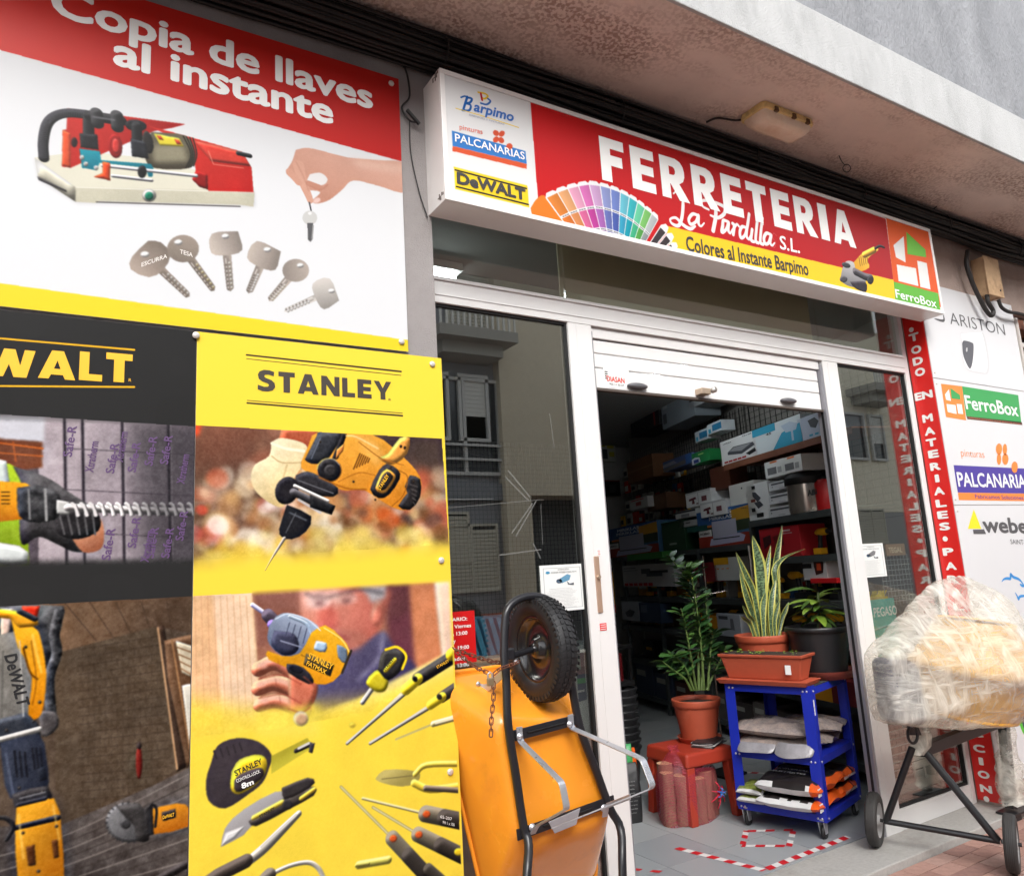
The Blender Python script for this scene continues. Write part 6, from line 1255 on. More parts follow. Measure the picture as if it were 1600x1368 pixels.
for nm_, zz, n_i, p0_, p1_ in (('bottom', 2.02, 9, 975, 1060), ('second', 2.24, 12, 975, 1090), ('third', 2.45, 11, 985, 1090), ('fourth', 2.68, 10, 985, 1090), ('top', 2.9, 8, 985, 1060)):
    for i in range(n_i):
        px = p0_ + (p1_ - p0_) * i / n_i + random.uniform(-2, 2); s0 = at_sh(px, .4); s1 = at_sh(px + random.uniform(5, 8), .4); hh = random.uniform(.10, .17); c_ = random.choice([(200, 198, 190), (200, 60, 40), (220, 170, 40), (60, 60, 64), (60, 110, 150), (90, 86, 80), (170, 168, 160)])
        t = thing('blister_pack', '%s small pack from the left in the %s row hanging on the wire grid' % (WORDS[i], nm_), 'pack', W((s0 + s1) / 2, .38, zz), group='small packs hanging on the wire grid')
        b = MB(); sbox(b, s1, s0, .37, .40, zz, zz + hh); b.build('carton', cm(c_), t); b = MB(); sbox(b, s1 + (s0 - s1) * .15, s1 + (s0 - s1) * .85, .368, .3695, zz + hh * .15, zz + hh * .6); b.build('print', cm(random.choice([(40, 40, 44), (190, 60, 40), (210, 208, 200)])), t)
# back wall: grid panel with hanging goods
YB = 5.58
g = thing('grid_panel', 'black wire display grid on the back wall with hanging packs', 'grid', (5.9, YB, 1.2)); b = MB()
for i in range(44): x = 4.3 + i * .06; b.box(x, x + .005, YB - .03, YB - .026, 1.0, 3.4)
for i in range(40): z = 1.0 + i * .06; b.box(4.3, 6.9, YB - .025, YB - .021, z, z + .005)
b.build('wire', mat('dark_wire2', (20, 20, 20), .5), g)['kind'] = 'stuff'
def hang(label, x0, y0, x1, y1, col, dec, cat='pack'):
    y = YB - .08; a = at(x0, y1, y); c = at(x1, y0, y); t = thing('hanging_pack', label, cat, (a[0], y, a[2]))
    MB().box(a[0], c[0], y, y + .05, a[2], c[2]).build('carton', cm(col), t)
    for i, (u0, v0, u1, v1, c_) in enumerate(dec): MB().quad((a[0] + (c[0] - a[0]) * u0, y - .001 - i * .0005, c[2] + (a[2] - c[2]) * v1), (a[0] + (c[0] - a[0]) * u1, y - .001 - i * .0005, c[2] + (a[2] - c[2]) * v1), (a[0] + (c[0] - a[0]) * u1, y - .001 - i * .0005, c[2] + (a[2] - c[2]) * v0), (a[0] + (c[0] - a[0]) * u0, y - .001 - i * .0005, c[2] + (a[2] - c[2]) * v0)).build('print', cm(c_), t)
hang('grey pack with a sprayer picture hanging highest on the wire grid', 936, 634, 971, 670, (170, 168, 168), [(.5, .3, .8, .9, (110, 110, 116)), (.2, .5, .4, .6, (130, 90, 70)), (.05, .05, .5, .12, GR)])
hang('pack with yellow tool prints hanging second on the wire grid', 937, 684, 960, 720, (190, 190, 180), [(.1, .1, .4, .4, (170, 160, 40)), (.5, .1, .9, .45, (190, 180, 60)), (.2, .5, .5, .9, GR), (.6, .6, .9, .8, (180, 170, 50))])
hang('black pack with a round picture hanging third on the wire grid', 946, 750, 968, 774, BK, [(0, 0, 1, .1, (110, 40, 36)), (.3, .3, .7, .8, (70, 70, 70))])
a_ = at(946, 625, 3.4); t = thing('pendant_shade', 'small galvanised metal pendant shade hanging behind the top left of the doorway', 'lamp shade', a_)
MB().lathe([(.05, .14), (.055, .0), (.085, -.03), (.09, -.045)], a_, 20).build('shade', chrome, t); MB().tube([(a_[0], a_[1], a_[2] + .14), (a_[0], a_[1], 3.42)], .006, 6).build('rod', kcol, t)
# pole with hooks
p = at(1098, 868, 1.6); q = at(1110, 1010, 1.6); t = thing('display_pole', 'thin steel pole with cross hooks between the two tall plants', 'pole', (p[0], 1.6, 0))
b = MB().tube([(p[0], 1.6, 0), (p[0], 1.6, p[2])], .007, 8); b.build('pole', chrome, t); zz = at(1105, 928, 1.6)[2]
MB().tube([(p[0] - .10, 1.66, zz - .02), (p[0] + .12, 1.5, zz + .02)], .004, 6).tube([(p[0] - .06, 1.5, zz), (p[0] + .06, 1.7, zz)], .004, 6).build('hook', chrome, t)
MB().box(p[0] - .12, p[0] + .12, 1.48, 1.72, 0, .02).build('base', kcol, t, bev=.004)
p = at(1167, 852, 1.2); t = thing('display_pole', 'bright chrome tube rising behind the snake plant', 'pole', (p[0], 1.2, 0)); MB().tube([(p[0] + .02, 1.2, 0), (p[0] + .02, 1.2, p[2])], .010, 10).build('tube', mat('chrome', (220, 210, 205), .15, metal=.9), t); MB().lathe([(.001, .02), (.1, .015), (.11, 0)], (p[0] + .02, 1.2, 0), 18).build('base', kcol, t)
# counter with leaflets, blue table, crate
def table(name, label, cat, x0, x1, y0, y1, z, m, th=.03, leg=.03):
    t = thing(name, label, cat, ((x0 + x1) / 2, (y0 + y1) / 2, 0)); MB().box(x0, x1, y0, y1, z - th, z).build('top', m, t, bev=.003)
    for x in (x0 + leg, x1 - leg):
        for y in (y0 + leg, y1 - leg): MB().box(x - leg / 2, x + leg / 2, y - leg / 2, y + leg / 2, 0, z - th).build('leg', m, t)
    return t
table('dark_table', 'dark low display table just inside the doorway', 'table', 3.35, 4.35, 2.2, 3.1, 1.0, kcol)
t = thing('leaflets', 'spread of white and pale blue leaflets lying on the dark table', 'leaflets', (3.9, 2.4, 1.0))
for i in range(9):
    a = random.uniform(0, 3); x = 3.45 + i * .09; y = 2.35 + random.uniform(-.1, .15); u = np.array([math.cos(a), math.sin(a), 0]); v = np.array([-u[1], u[0], 0])
    MB().obox((x, y, 1.001 + i * .004), u * .2, v * .14, (0, 0, .003)).build('sheet', cm(random.choice([(190, 200, 200), (150, 170, 176), (200, 200, 190)])), t)
bc = cm((110, 14, 22), .5); cr_ = thing('red_crate', 'dark red ribbed plastic crate under the dark table top', 'crate', (3.7, 2.15, .72))
b = MB().box(3.44, 4.1, 2.05, 2.19, .74, .96)
for i in range(12): b.box(3.43 + i * .058, 3.45 + i * .058, 2.04, 2.0499, .74, .96)
b.build('body', bc, cr_, bev=.003); MB().box(3.35, 4.2, 2.03, 2.2, .70, .735).build('ledge', kcol, cr_)
t = table('blue_bench', 'blue workbench with a pale top behind the left door post', 'workbench', 3.2, 4.1, 3.3, 3.9, 1.18, mat('blue_paint', (24, 52, 130), .4), .09); MB().box(3.19, 4.11, 3.29, 3.91, 1.181, 1.2).build('board', mat('pale_wood', (176, 140, 104), .5), t)
cc = at(953, 1022, 3.4); t = thing('spray_can_pack', 'yellow and red hanging carton with a white label standing on the workbench', 'carton', (cc[0], 3.4, 1.2))
MB().box(cc[0] - .075, cc[0] + .075, 3.34, 3.44, 1.2, 1.2 + .42).build('carton', cm((226, 160, 20), .4), t); MB().box(cc[0] - .04, cc[0] + .03, 3.335, 3.3395, 1.3, 1.52).build('label_sheet', cm((206, 204, 200)), t); MB().box(cc[0] - .075, cc[0] + .075, 3.334, 3.3385, 1.2, 1.285).build('label_sheet', cm((200, 50, 30)), t)
# black bucket stack, storage under the table
t = thing('bucket_stack', 'stack of black ribbed buckets beside the orange stool', 'buckets', (3.95, 2.0, 0)); 
for i in range(9): MB().lathe([(.13, .0), (.135, .03), (.15, .05), (.15, .06), (.13, .062)], (4.0, 2.0, .2 + i * .055), 20).build('bucket', cm((46, 46, 48), .35), t)
MB().lathe([(.001, 0), (.11, 0), (.13, .2)], (4.0, 2.0, .0), 20).build('bucket', cm((46, 46, 48), .35), t)
for i, (x, y, h_, c_) in enumerate(((3.1, 2.6, .5, (30, 30, 34)), (3.5, 2.7, .4, (22, 24, 30)), (3.3, 2.3, .3, (36, 36, 44)))):
    t = thing('tool_case', ('tall black', 'low black', 'dark grey')[i] + ' tool case under the dark table', 'tool case', (x, y, 0)); MB().box(x - .18, x + .18, y - .15, y + .15, 0, h_).build('case', cm(c_, .4), t, bev=.02); MB().tube([(x - .06, y - .16, h_ - .04), (x - .05, y - .18, h_ + .0), (x + .05, y - .18, h_), (x + .06, y - .16, h_ - .04)], .008, 6).build('handle', kcol, t)
# ceiling strip light that shows through the transom
t = thing('strip_light', 'lit white strip light on the shop ceiling behind the transom glass', 'lamp', (1.9, .5, 3.36))
em = bpy.data.materials.new('lit_tube'); em.use_nodes = True; em.node_tree.nodes['Principled BSDF'].inputs['Emission Color'].default_value = (.86, .95, 1, 1); em.node_tree.nodes['Principled BSDF'].inputs['Emission Strength'].default_value = 16.0
MB().box(1.66, 2.0, .60, .74, 3.37, 3.415).build('fitting', cm((220, 220, 220)), t); MB().tube([(1.72, .67, 3.35), (1.98, .67, 3.35)], .016, 10).build('tube', em, t)
t = thing('strip_light', 'added strip light brightening the shop, unseen above the shelving aisle', 'lamp', (4.7, 1.8, 3.36)); MB().box(4.55, 4.85, 1.15, 2.45, 3.37, 3.415).build('fitting', cm((220, 220, 220)), t); MB().tube([(4.7, 1.2, 3.35), (4.7, 2.4, 3.35)], .016, 10).build('tube', em, t)  # unseen tube added to brighten the shelves and goods

# ================================================================== FLOOR MARKINGS
tr_, tw_ = cm((196, 24, 36), .45), cm((216, 214, 212), .45)
def tape(label, pts, wd=.045, closed=False, skip=()):
    t = thing('floor_tape', label, 'floor tape', (*pts[0], .001)); n = len(pts)
    for i in range(n if closed else n - 1):
        a = np.array(pts[i]); b_ = np.array(pts[(i + 1) % n]); L = np.linalg.norm(b_ - a); u = (b_ - a) / L; v = np.array([-u[1], u[0]]) * wd / 2; k = 0; s = wd / 2 if i else 0
        while s < L - .01:
            e = min(s + .055, L); sl = .012
            P = [a + u * s - v, a + u * e - v, a + u * min(e + sl, L + .01) + v, a + u * (s + sl) + v]
            if (i, k) not in skip: MB().quad(*[(p_[0], p_[1], .0016 + .0002 * (k % 2)) for p_ in P]).build('stripe', tr_ if k % 2 == 0 else tw_, t)
            s = e; k += 1
tape('red and white tape corner on the doorway floor, in front of the trolley', [az(1056, 1324)[:2], az(1193, 1359)[:2], az(1325, 1307)[:2]])
tape('worn red and white tape square on the floor by the trolley', [az(1166, 1298)[:2], az(1240, 1296)[:2], az(1233, 1321)[:2], az(1160, 1321)[:2]], closed=True, skip=((0, 3), (0, 5), (1, 2), (3, 1)), wd=.035)
tape('short worn red and white tape beside the left door post', [az(985, 1357)[:2], az(1048, 1363)[:2]], skip=((0, 1), (0, 3)), wd=.03)
tape('distant red and white tape seen between the trolley shelves', [az(1150, 1205)[:2], az(1210, 1209)[:2]])
# ================================================================== POTS, TROLLEY, STOOL, BAGS
random.seed(5)
terra = mat('terracotta_plastic', (176, 80, 54), .55, noise=.06, nscale=20, dirt=((196, 128, 100), 7, .58, .95), rough_var=.12); soil = mat('soil', (50, 38, 30), .95, noise=.3, nscale=60, bump=.01, bscale=80)
TA = math.radians(16); TX = np.array([math.cos(TA), math.sin(TA), 0]); TY = np.array([-math.sin(TA), math.cos(TA), 0]); TO = np.array([3.995, .15, 0])
def tw(a, b_, z): return TO + TX * a + TY * b_ + np.array([0, 0, z])
bluem = mat('blue_trolley_paint', (26, 44, 168), .38, noise=.04, nscale=10); bolt = mat('zinc_bolt', (200, 200, 204), .3, metal=.7)
tt = thing('trolley', 'blue steel trolley with three shelves and black castors inside the doorway', 'trolley', TO)
def tbox(mb, a0, a1, b0, b1, z0, z1): return mb.obox(tw(a0, b0, z0), TX * (a1 - a0), TY * (b1 - b0), (0, 0, z1 - z0))
LA, LB = .58, .56
for ca, cb in ((0, 0), (0, 1), (1, 0), (1, 1)):
    b = MB(); a0 = 0 if not ca else LA; b0 = 0 if not cb else LB; sa = 1 if not ca else -1; sb = 1 if not cb else -1
    # L-profile post, slightly proud of the rails

    tbox(b, *sorted((a0 - .004 * sa, a0 + .046 * sa)), *sorted((b0 - .004 * sb, b0 - .001 * sb)), .118, .872)
    tbox(b, *sorted((a0 - .004 * sa, a0 - .001 * sa)), *sorted((b0 - .0008 * sb, b0 + .062 * sb)), .118, .872)
    b.build('post', bluem, tt)
    c0 = tw(a0 + .03 * sa, b0 + .04 * sb, 0)
    cast = MB().box(c0[0] - .03, c0[0] + .03, c0[1] - .03, c0[1] + .03, .108, .118); 
    for s in (-1, 1): cast.hexa([tuple(np.array(c0) + TX * x + TY * (s * .016 + y) + np.array([0, 0, z])) for x, y, z in ((-.012, -.002, .03), (.022, -.002, .03), (.022, .002, .03), (-.012, .002, .03), (-.03, -.002, .108), (.028, -.002, .108), (.028, .002, .108), (-.03, .002, .108))])
    fk_ = cast.build('castor_fork', bolt, tt)
    MB().lathe([(.001, -.011), (.034, -.011), (.038, -.008), (.038, .008), (.034, .011), (.001, .011)], c0 + np.array([.008, 0, .0385]), 22, tuple(TY)).build('wheel', cm((24, 24, 26), .5), fk_)
for z in (.86, .456, .142):
    b = MB(); h_ = .042
    tbox(b, 0, LA, 0, .002, z - h_, z); tbox(b, 0, LA, LB - .002, LB, z - h_, z); tbox(b, 0, .002, .0021, LB - .0021, z - h_, z); tbox(b, LA - .002, LA, .0021, LB - .0021, z - h_, z); tbox(b, .0021, LA - .0021, .0021, LB - .0021, z - .004, z - .001)
    b.build('shelf', bluem, tt)
    for zz in (z - .022,):
        bb = MB()
        for a, b_, dr in ((0, .025, -1), (0, LB - .025, -1), (0, .05, -1), (0, LB - .05, -1)):
            bb.lathe([(.001, .004), (.006, .003), (.007, 0)], tw(-.0045, b_, zz), 8, tuple(-TX))
        for a in (.025, LA - .025): bb.lathe([(.001, .004), (.006, .003), (.007, 0)], tw(a, -.0045, zz), 8, tuple(-TY))
        bb.build('bolt', bolt, tt)['kind'] = 'stuff'
MB().obox(tw(.006, -.0052, .70), TX * .012, TY * .001, (0, 0, .09)).build('price_sticker', wht, tt)
tbox(MB(), .002, LA - .002, .002, LB - .002, .861, .8655).build('mat', cm((52, 54, 52), .8), tt)
def lath_pot(name, label, cat, c, r, h_, m, rim=.02, saucer=None, soil_=True, ribs=()):
    t = thing(name, label, cat, c); z0 = .0
    if saucer:
        MB().lathe([(.001, 0), (saucer * .86, 0), (saucer, .035), (saucer, .035), (saucer - .006, .035), (saucer * .84, .006), (.001, .006)], c, 40).build('saucer', m if saucer else m, t); z0 = .007
    p = [(.001, z0), (r * .70, z0), (r * .70, z0)] + [(r * (.70 + .24 * k), z0 + (h_ - .05) * k) for k in (.25, .5, .75, 1)] 
    p += [(r * .94, z0 + h_ - .05), (r * .985, z0 + h_ - .048), (r * 1.0, z0 + h_ - .03), (r * 1.03, z0 + h_ - .008), (r * 1.02, z0 + h_), (r * .93, z0 + h_), (r * .90, z0 + h_ - .03)]
    MB().lathe(p, c, 44).build('pot', m, t)
    if soil_: MB().lathe([(.001, z0 + h_ - .028), (r * .905, z0 + h_ - .032)], c, 30).build('soil', soil, t)
    return t
ZT2 = .8656
# trough in front
tg = thing('planter_trough', 'terracotta trough with tiny lettuce seedlings and a price tag, front of the trolley top', 'planter', tw(.1, .28, ZT2))
def trough(mb, a0, a1, b0, b1, z0, z1, fl_=.02):
    return mb.hexa([tw(a0 + fl_, b0 + fl_, z0), tw(a1 - fl_, b0 + fl_, z0), tw(a1 - fl_, b1 - fl_, z0), tw(a0 + fl_, b1 - fl_, z0), tw(a0, b0, z1), tw(a1, b0, z1), tw(a1, b1, z1), tw(a0, b1, z1)])
trough(MB(), -.05, .19, .0, .60, ZT2, ZT2 + .03, .018).build('tray', terra, tg, bev=.004)
trough(MB(), -.022, .165, .03, .565, ZT2 + .031, ZT2 + .165, .03).build('trough', terra, tg, bev=.006)
b = MB(); za = ZT2 + .166
trough(b, -.035, .18, .015, .58, za, za + .018, .004); b.build('rim', terra, tg, bev=.004)
trough(MB(), -.02, .165, .03, .565, za + .0182, za + .0192, .0).build('soil', soil, tg)
q = tw(-.018, .10, ZT2 + .07); MB().obox(q, TY * .035, TX * -.001 - TX * .004, (0, 0, .055)).build('price_tag', wht, tg)
leafm = [mat('leaf_green_%d' % i, c, .42, noise=.2, nscale=12) for i, c in enumerate(((40, 74, 34), (54, 92, 40), (34, 62, 32), (70, 104, 46)))]
lime = mat('seedling_green', (130, 176, 50), .5, noise=.15)
def leafmesh(L, Wd, bend=.2, n=5, prof_=None, fold=.15):
    b = MB(); vs = []; fs = []
    for i in range(n + 1):
        t = i / n; w_ = (prof_(t) if prof_ else math.sin(math.pi * min(1, t * .92 + .04)) ** .8) * Wd / 2
        x = L * t; z = -bend * L * t * t; vs += [(x, -w_, z + fold * w_), (x, 0, z), (x, w_, z + fold * w_)]
    for i in range(n): a = i * 3; fs += [(a, a + 3, a + 4, a + 1), (a + 1, a + 4, a + 5, a + 2)]
    return b.add(vs, fs, True)
def place(me, parent, p, dirv, roll=0, sc=1, name='leaf'):
    o = bpy.data.objects.new(name, me); COL.objects.link(o); o.parent = parent
    d = Vector(dirv).normalized(); up = Vector((0, 0, 1)); y = up.cross(d)
    if y.length < 1e-3: y = Vector((0, 1, 0))
    y.normalize(); z = d.cross(y); m = Matrix((d, y, z)).transposed().to_4x4() @ Matrix.Rotation(roll, 4, 'X')
    off = Vector(parent.location) if parent.parent is None else Vector(parent.location) + Vector(parent.parent.location)
    o.matrix_local = Matrix.Translation(Vector(p) - off) @ m @ Matrix.Diagonal((sc, sc, sc, 1)); return o
sm_ = leafmesh(.03, .018, .4, 3); me = sm_.mesh('leaf'); me.materials.append(lime)
for i in range(46):
    b_ = random.choice([random.uniform(.42, .54), random.uniform(.28, .38), random.uniform(.08, .2)]); a = random.uniform(-.01, .12)
    p = tw(a, b_, za + .02 + random.uniform(0, .014)); place(me, tg, p, (math.cos(i * 2.4), math.sin(i * 2.4), .5), sc=random.uniform(.6, 1.4) if b_ > .4 else random.uniform(.4, .8))
# snake plant
pc_ = tw(.365, .44, ZT2); sp = lath_pot('snake_plant', 'snake plant with yellow edged upright leaves in a terracotta pot on the trolley', 'potted plant', pc_, .182, .275, terra, saucer=None)
top = ZT2 + .25
gm = bpy.data.materials.new('snake_leaf'); gm.use_nodes = True; t_ = gm.node_tree; bs = t_.nodes['Principled BSDF']; bs.inputs['Roughness'].default_value = .38
tc = t_.nodes.new('ShaderNodeUVMap'); sp_ = t_.nodes.new('ShaderNodeSeparateXYZ'); t_.links.new(tc.outputs[0], sp_.inputs[0])
wv_ = t_.nodes.new('ShaderNodeTexNoise'); mp_ = t_.nodes.new('ShaderNodeMapping'); mp_.inputs['Scale'].default_value = (2, 26, 1); t_.links.new(tc.outputs[0], mp_.inputs[0]); t_.links.new(mp_.outputs[0], wv_.inputs[0]); wv_.inputs['Scale'].default_value = 1.6
cr1 = t_.nodes.new('ShaderNodeValToRGB'); cr1.color_ramp.elements[0].position = .42; cr1.color_ramp.elements[0].color = lin((38, 58, 34)); cr1.color_ramp.elements[1].position = .58; cr1.color_ramp.elements[1].color = lin((104, 128, 92)); t_.links.new(wv_.outputs[0], cr1.inputs[0])
ab = t_.nodes.new('ShaderNodeMath'); ab.operation = 'SUBTRACT'; ab.inputs[1].default_value = .5; t_.links.new(sp_.outputs[0], ab.inputs[0]); ab2 = t_.nodes.new('ShaderNodeMath'); ab2.operation = 'ABSOLUTE'; t_.links.new(ab.outputs[0], ab2.inputs[0])
gt = t_.nodes.new('ShaderNodeMath'); gt.operation = 'GREATER_THAN'; gt.inputs[1].default_value = .36; t_.links.new(ab2.outputs[0], gt.inputs[0])
mx_ = t_.nodes.new('ShaderNodeMixRGB'); mx_.inputs[2].default_value = lin((190, 186, 92)); t_.links.new(cr1.outputs[0], mx_.inputs[1]); t_.links.new(gt.outputs[0], mx_.inputs[0]); t_.links.new(mx_.outputs[0], bs.inputs['Base Color'])
def ribbon(parent, pts, wid, m, side, name='leaf'):
    P = spline(pts, 5); n = len(P); vs = []; fs = []; uv = []; side = np.array(side, float); side /= np.linalg.norm(side)
    for i, p in enumerate(P):
        t = i / (n - 1); w_ = wid / 2 * (.55 + .9 * t if t < .5 else 1.0) * (1 if t < .55 else max(.02, math.cos((t - .55) / .45 * math.pi / 2)) ** .7)
        f_ = np.cross(side, (0, 0, 1)) * w_ * .35
        for k, (u, a_) in enumerate(((0, -1), (.22, -.5), (.5, 0), (.78, .5), (1, 1))): vs.append(p + side * w_ * a_ + f_ * (a_ * a_)); uv.append((u, t))
    for i in range(n - 1):
        for k in range(4): a = i * 5 + k; fs.append((a, a + 1, a + 6, a + 5))
    mb = MB().add(vs, fs, True); o = mb.build(name, m, parent); ul = o.data.uv_layers.new(name='uv')
    for l in o.data.loops: ul.data[l.index].uv = uv[l.vertex_index]
    return o
yb_ = pc_[1]
def vp(px, py, dy=0): return at(px, py, yb_ + dy)
side = np.array([.80, -.55, 0])
for pts, wd, tn in (
    (((1196, 985, 0), (1190, 930, 0), (1186, 880, .0), (1176, 837, .02)), .085, 0), (((1212, 985, .03), (1213, 930, .03), (1212, 880, .04), (1222, 820, .04)), .062, .5),
    (((1218, 985, -.02), (1213, 920, -.02), (1211, 888, -.02), (1226, 870, -.03), (1258, 857, -.06)), .05, -.4), (((1190, 985, -.03), (1178, 930, -.04), (1166, 900, -.05), (1150, 863, -.06)), .05, .3),
    (((1200, 985, .0), (1194, 930, .0), (1196, 900, 0), (1204, 852, .02)), .055, .2), (((1186, 985, -.05), (1176, 960, -.06), (1166, 930, -.08), (1156, 892, -.08)), .045, -.2),
    (((1186, 985, -.06), (1178, 972, -.06), (1170, 962, -.07), (1160, 945, -.09)), .035, 0), (((1206, 985, -.05), (1204, 960, -.05), (1206, 930, -.05), (1212, 905, -.05)), .05, .3),
    (((1194, 985, -.07), (1192, 960, -.07), (1193, 940, -.07), (1196, 925, -.08)), .045, 0), (((1215, 985, -.04), (1222, 965, -.04), (1226, 955, -.05), (1232, 940, -.06)), .04, 0),
    (((1180, 985, -.04), (1172, 975, -.05), (1164, 968, -.06), (1158, 962, -.07)), .03, 0), (((1202, 985, .05), (1200, 940, .06), (1188, 900, .06), (1180, 872, .06)), .06, 0), (((1211, 985, -.06), (1210, 970, -.07), (1214, 950, -.08), (1218, 938, -.09)), .035, 0)):
    ribbon(sp, [vp(a, b_ + 14 if b_ == 985 else b_, c) for a, b_, c in pts], wd, gm, side + np.array([0, tn * .6, 0]))
# small tree in the black pot
bp_c = tw(.44, .09, ZT2); saucer_m = mat('dusky_terracotta', (140, 66, 54), .5)
tp_ = thing('potted_tree', 'young avocado tree with drooping leaves in a big black pot on the trolley', 'potted plant', bp_c)
MB().lathe([(.001, 0), (.18, 0), (.205, .05), (.205, .05), (.198, .05), (.175, .008), (.001, .008)], bp_c, 40).build('saucer', saucer_m, tp_)
MB().lathe([(.001, .009), (.155, .009), (.155, .009), (.192, .29), (.192, .29), (.204, .292), (.206, .32), (.20, .324), (.186, .32), (.182, .29)], bp_c, 44).build('pot', cm((30, 30, 32), .42), tp_)
MB().lathe([(.001, .295), (.184, .29)], bp_c, 24).build('soil', soil, tp_)
b0 = np.array(bp_c) + (0, 0, .27); tip = at(1278, 925, bp_c[1]); mid = (b0 + tip) / 2 + (.01, 0, 0)
MB().tube(spline([b0, mid, tip], 5), .007, 8).build('trunk', mat('green_bark', (84, 96, 60), .7), tp_); MB().tube([b0 + (.03, 0, 0), b0 + (.03, 0, .07)], .012, 7).build('stub', mat('dead_wood', (120, 84, 60), .8), tp_)
lf = [leafmesh(.20, .062, .35, 6).mesh('leaf'), leafmesh(.17, .055, .6, 6).mesh('leaf')]
for m_, c_ in zip(lf, (mat('avocado_leaf', (112, 140, 48), .4, noise=.2), mat('avocado_leaf_dark', (64, 92, 34), .4, noise=.2))): m_.materials.append(c_)
for i in range(34):
    t = random.uniform(.35, 1.0); p = b0 + (tip - b0) * t; a = i * 2.4; el = .65 - .9 * (1 - t) + random.uniform(-.2, .2)
    place(lf[i % 2], tp_, p, (math.cos(a), math.sin(a), el * .9), random.uniform(-.3, .3), random.uniform(.7, 1.25) * (.7 + .3 * t))
# stool
stm = mat('orange_red_stool', (158, 52, 34), .45, noise=.04)
SO = np.array([3.60, .86, 0]); sA = math.radians(-4); ax1 = np.array([math.cos(sA), math.sin(sA), 0]); ax2 = np.array([-math.sin(sA), math.cos(sA), 0])
st_ = thing('stool', 'orange red plastic stool carrying a tall potted plant left of the trolley', 'stool', SO); SLX, SLY = .40, .42; zs = .435
def sp3(a, b_, z): return SO + ax1 * a + ax2 * b_ + np.array([0, 0, z])
MB().hexa([sp3(-.01, -.01, zs - .09), sp3(SLX + .01, -.01, zs - .09), sp3(SLX + .01, SLY + .01, zs - .09), sp3(-.01, SLY + .01, zs - .09), sp3(0, 0, zs), sp3(SLX, 0, zs), sp3(SLX, SLY, zs), sp3(0, SLY, zs)]).build('seat', stm, st_, bev=.018, bseg=3)
for a in (0, 1):
    for b_ in (0, 1):
        x = .03 if not a else SLX - .03; y = .03 if not b_ else SLY - .03; ox = -.02 if not a else .02; oy = -.02 if not b_ else .02; w_ = .028
        P = [sp3(x + ox + dx * w_, y + oy + dy * w_, 0) for dx, dy in ((-1, -1), (1, -1), (1, 1), (-1, 1))] + [sp3(x + dx * w_ * 1.1, y + dy * w_ * 1.1, zs - .088) for dx, dy in ((-1, -1), (1, -1), (1, 1), (-1, 1))]
        MB().hexa(P).build('leg', stm, st_, bev=.006)
# tall ZZ-like plant
pz = sp3(.21, .24, zs); pz = np.array(at(1092, 1143, sp3(.21, .24, 0)[1])); pz[2] = zs
zz_ = lath_pot('tall_plant', 'tall glossy leaved plant with many leaflets in a terracotta pot on the stool', 'potted plant', pz, .165, .275, terra, saucer=.15)
gst = mat('plant_stem', (84, 104, 52), .5); lfm = []
for i in range(4): m_ = leafmesh(.085, .034, .25, 4).mesh('leaflet'); m_.materials.append(leafm[i]); lfm.append(m_)
zt = zs + .26; nl = 0
stems = [((1092, 1078), (1090, 1010), (1082, 940), (1070, 900), (1042, 866)), ((1100, 1078), (1096, 1020), (1090, 960), (1080, 900), (1072, 885)), ((1088, 1078), (1080, 1030), (1072, 985), (1064, 950)), ((1106, 1078), (1108, 1040), (1112, 1000), (1118, 985)), ((1084, 1078), (1074, 1050), (1060, 1030), (1044, 1020)), ((1096, 1078), (1100, 1010), (1104, 960), (1100, 925)), ((1080, 1078), (1070, 1060), (1050, 1045), (1034, 1032)), ((1104, 1078), (1116, 1050), (1126, 1030), (1134, 1010))]
for k_, st__ in enumerate(stems):
    dy = random.uniform(-.08, .1); P = [at(x, y, pz[1] + dy * (j / len(st__))) for j, (x, y) in enumerate(st__)]; S = spline(P, 6)
    MB().tube(S, [.011 - .008 * i / len(S) for i in range(len(S))], 7).build('stem', gst, zz_)
    n = len(S); cnt = int(28 if k_ < 2 else 15)
    for i in range(cnt):
        t = .26 + .74 * i / cnt if k_ < 2 else .3 + .7 * i / cnt; q = S[min(n - 1, int(t * (n - 1)))]; d = S[min(n - 1, int(t * (n - 1)) + 1)] - S[max(0, int(t * (n - 1)) - 1)]; d = d / (np.linalg.norm(d) + 1e-6)
        for s in (-1, 1):
            a = random.uniform(-.7, .7) + (0 if s > 0 else math.pi); dv = np.array([math.cos(a), math.sin(a), 0]) * .9 + d * .55 + np.array([0, 0, .1])
            place(random.choice(lfm), zz_, q, dv, random.uniform(-.6, .6), random.uniform(.9, 1.5) * (1.1 if k_ < 2 else 1.0), 'leaflet'); nl += 1
o = MB().tube([(pz[0] + .06 * math.cos(a), pz[1] + .06 * math.sin(a), zt + .36) for a in np.linspace(0, 6.283, 16)[:-1]], .004, 5, closed=True).build('tie', kcol, zz_)
# leaflet stack on the stool
t = thing('magazine_stack', 'small stack of black and white magazines on the corner of the stool', 'magazines', sp3(.36, .02, zs))
for i in range(7):
    a = math.radians(random.uniform(-8, 8) + 20); u = np.array([math.cos(a), math.sin(a), 0]); v = np.array([-u[1], u[0], 0])
    MB().obox(sp3(.23, .0, zs + .001 + i * .005) + v * random.uniform(-.01, .01), u * .21, v * .15, (0, 0, .0042)).build('magazine', cm((190, 188, 186)) if i % 2 else cm((40, 40, 44)), t)
for i in range(5): MB().obox(sp3(.27 + i * .028, .02 + .008 * i, zs + .0372), (.02, .004, 0), (-.002, .09 + .01 * (i % 2), 0), (0, 0, .0006)).build('print', kcol, t)

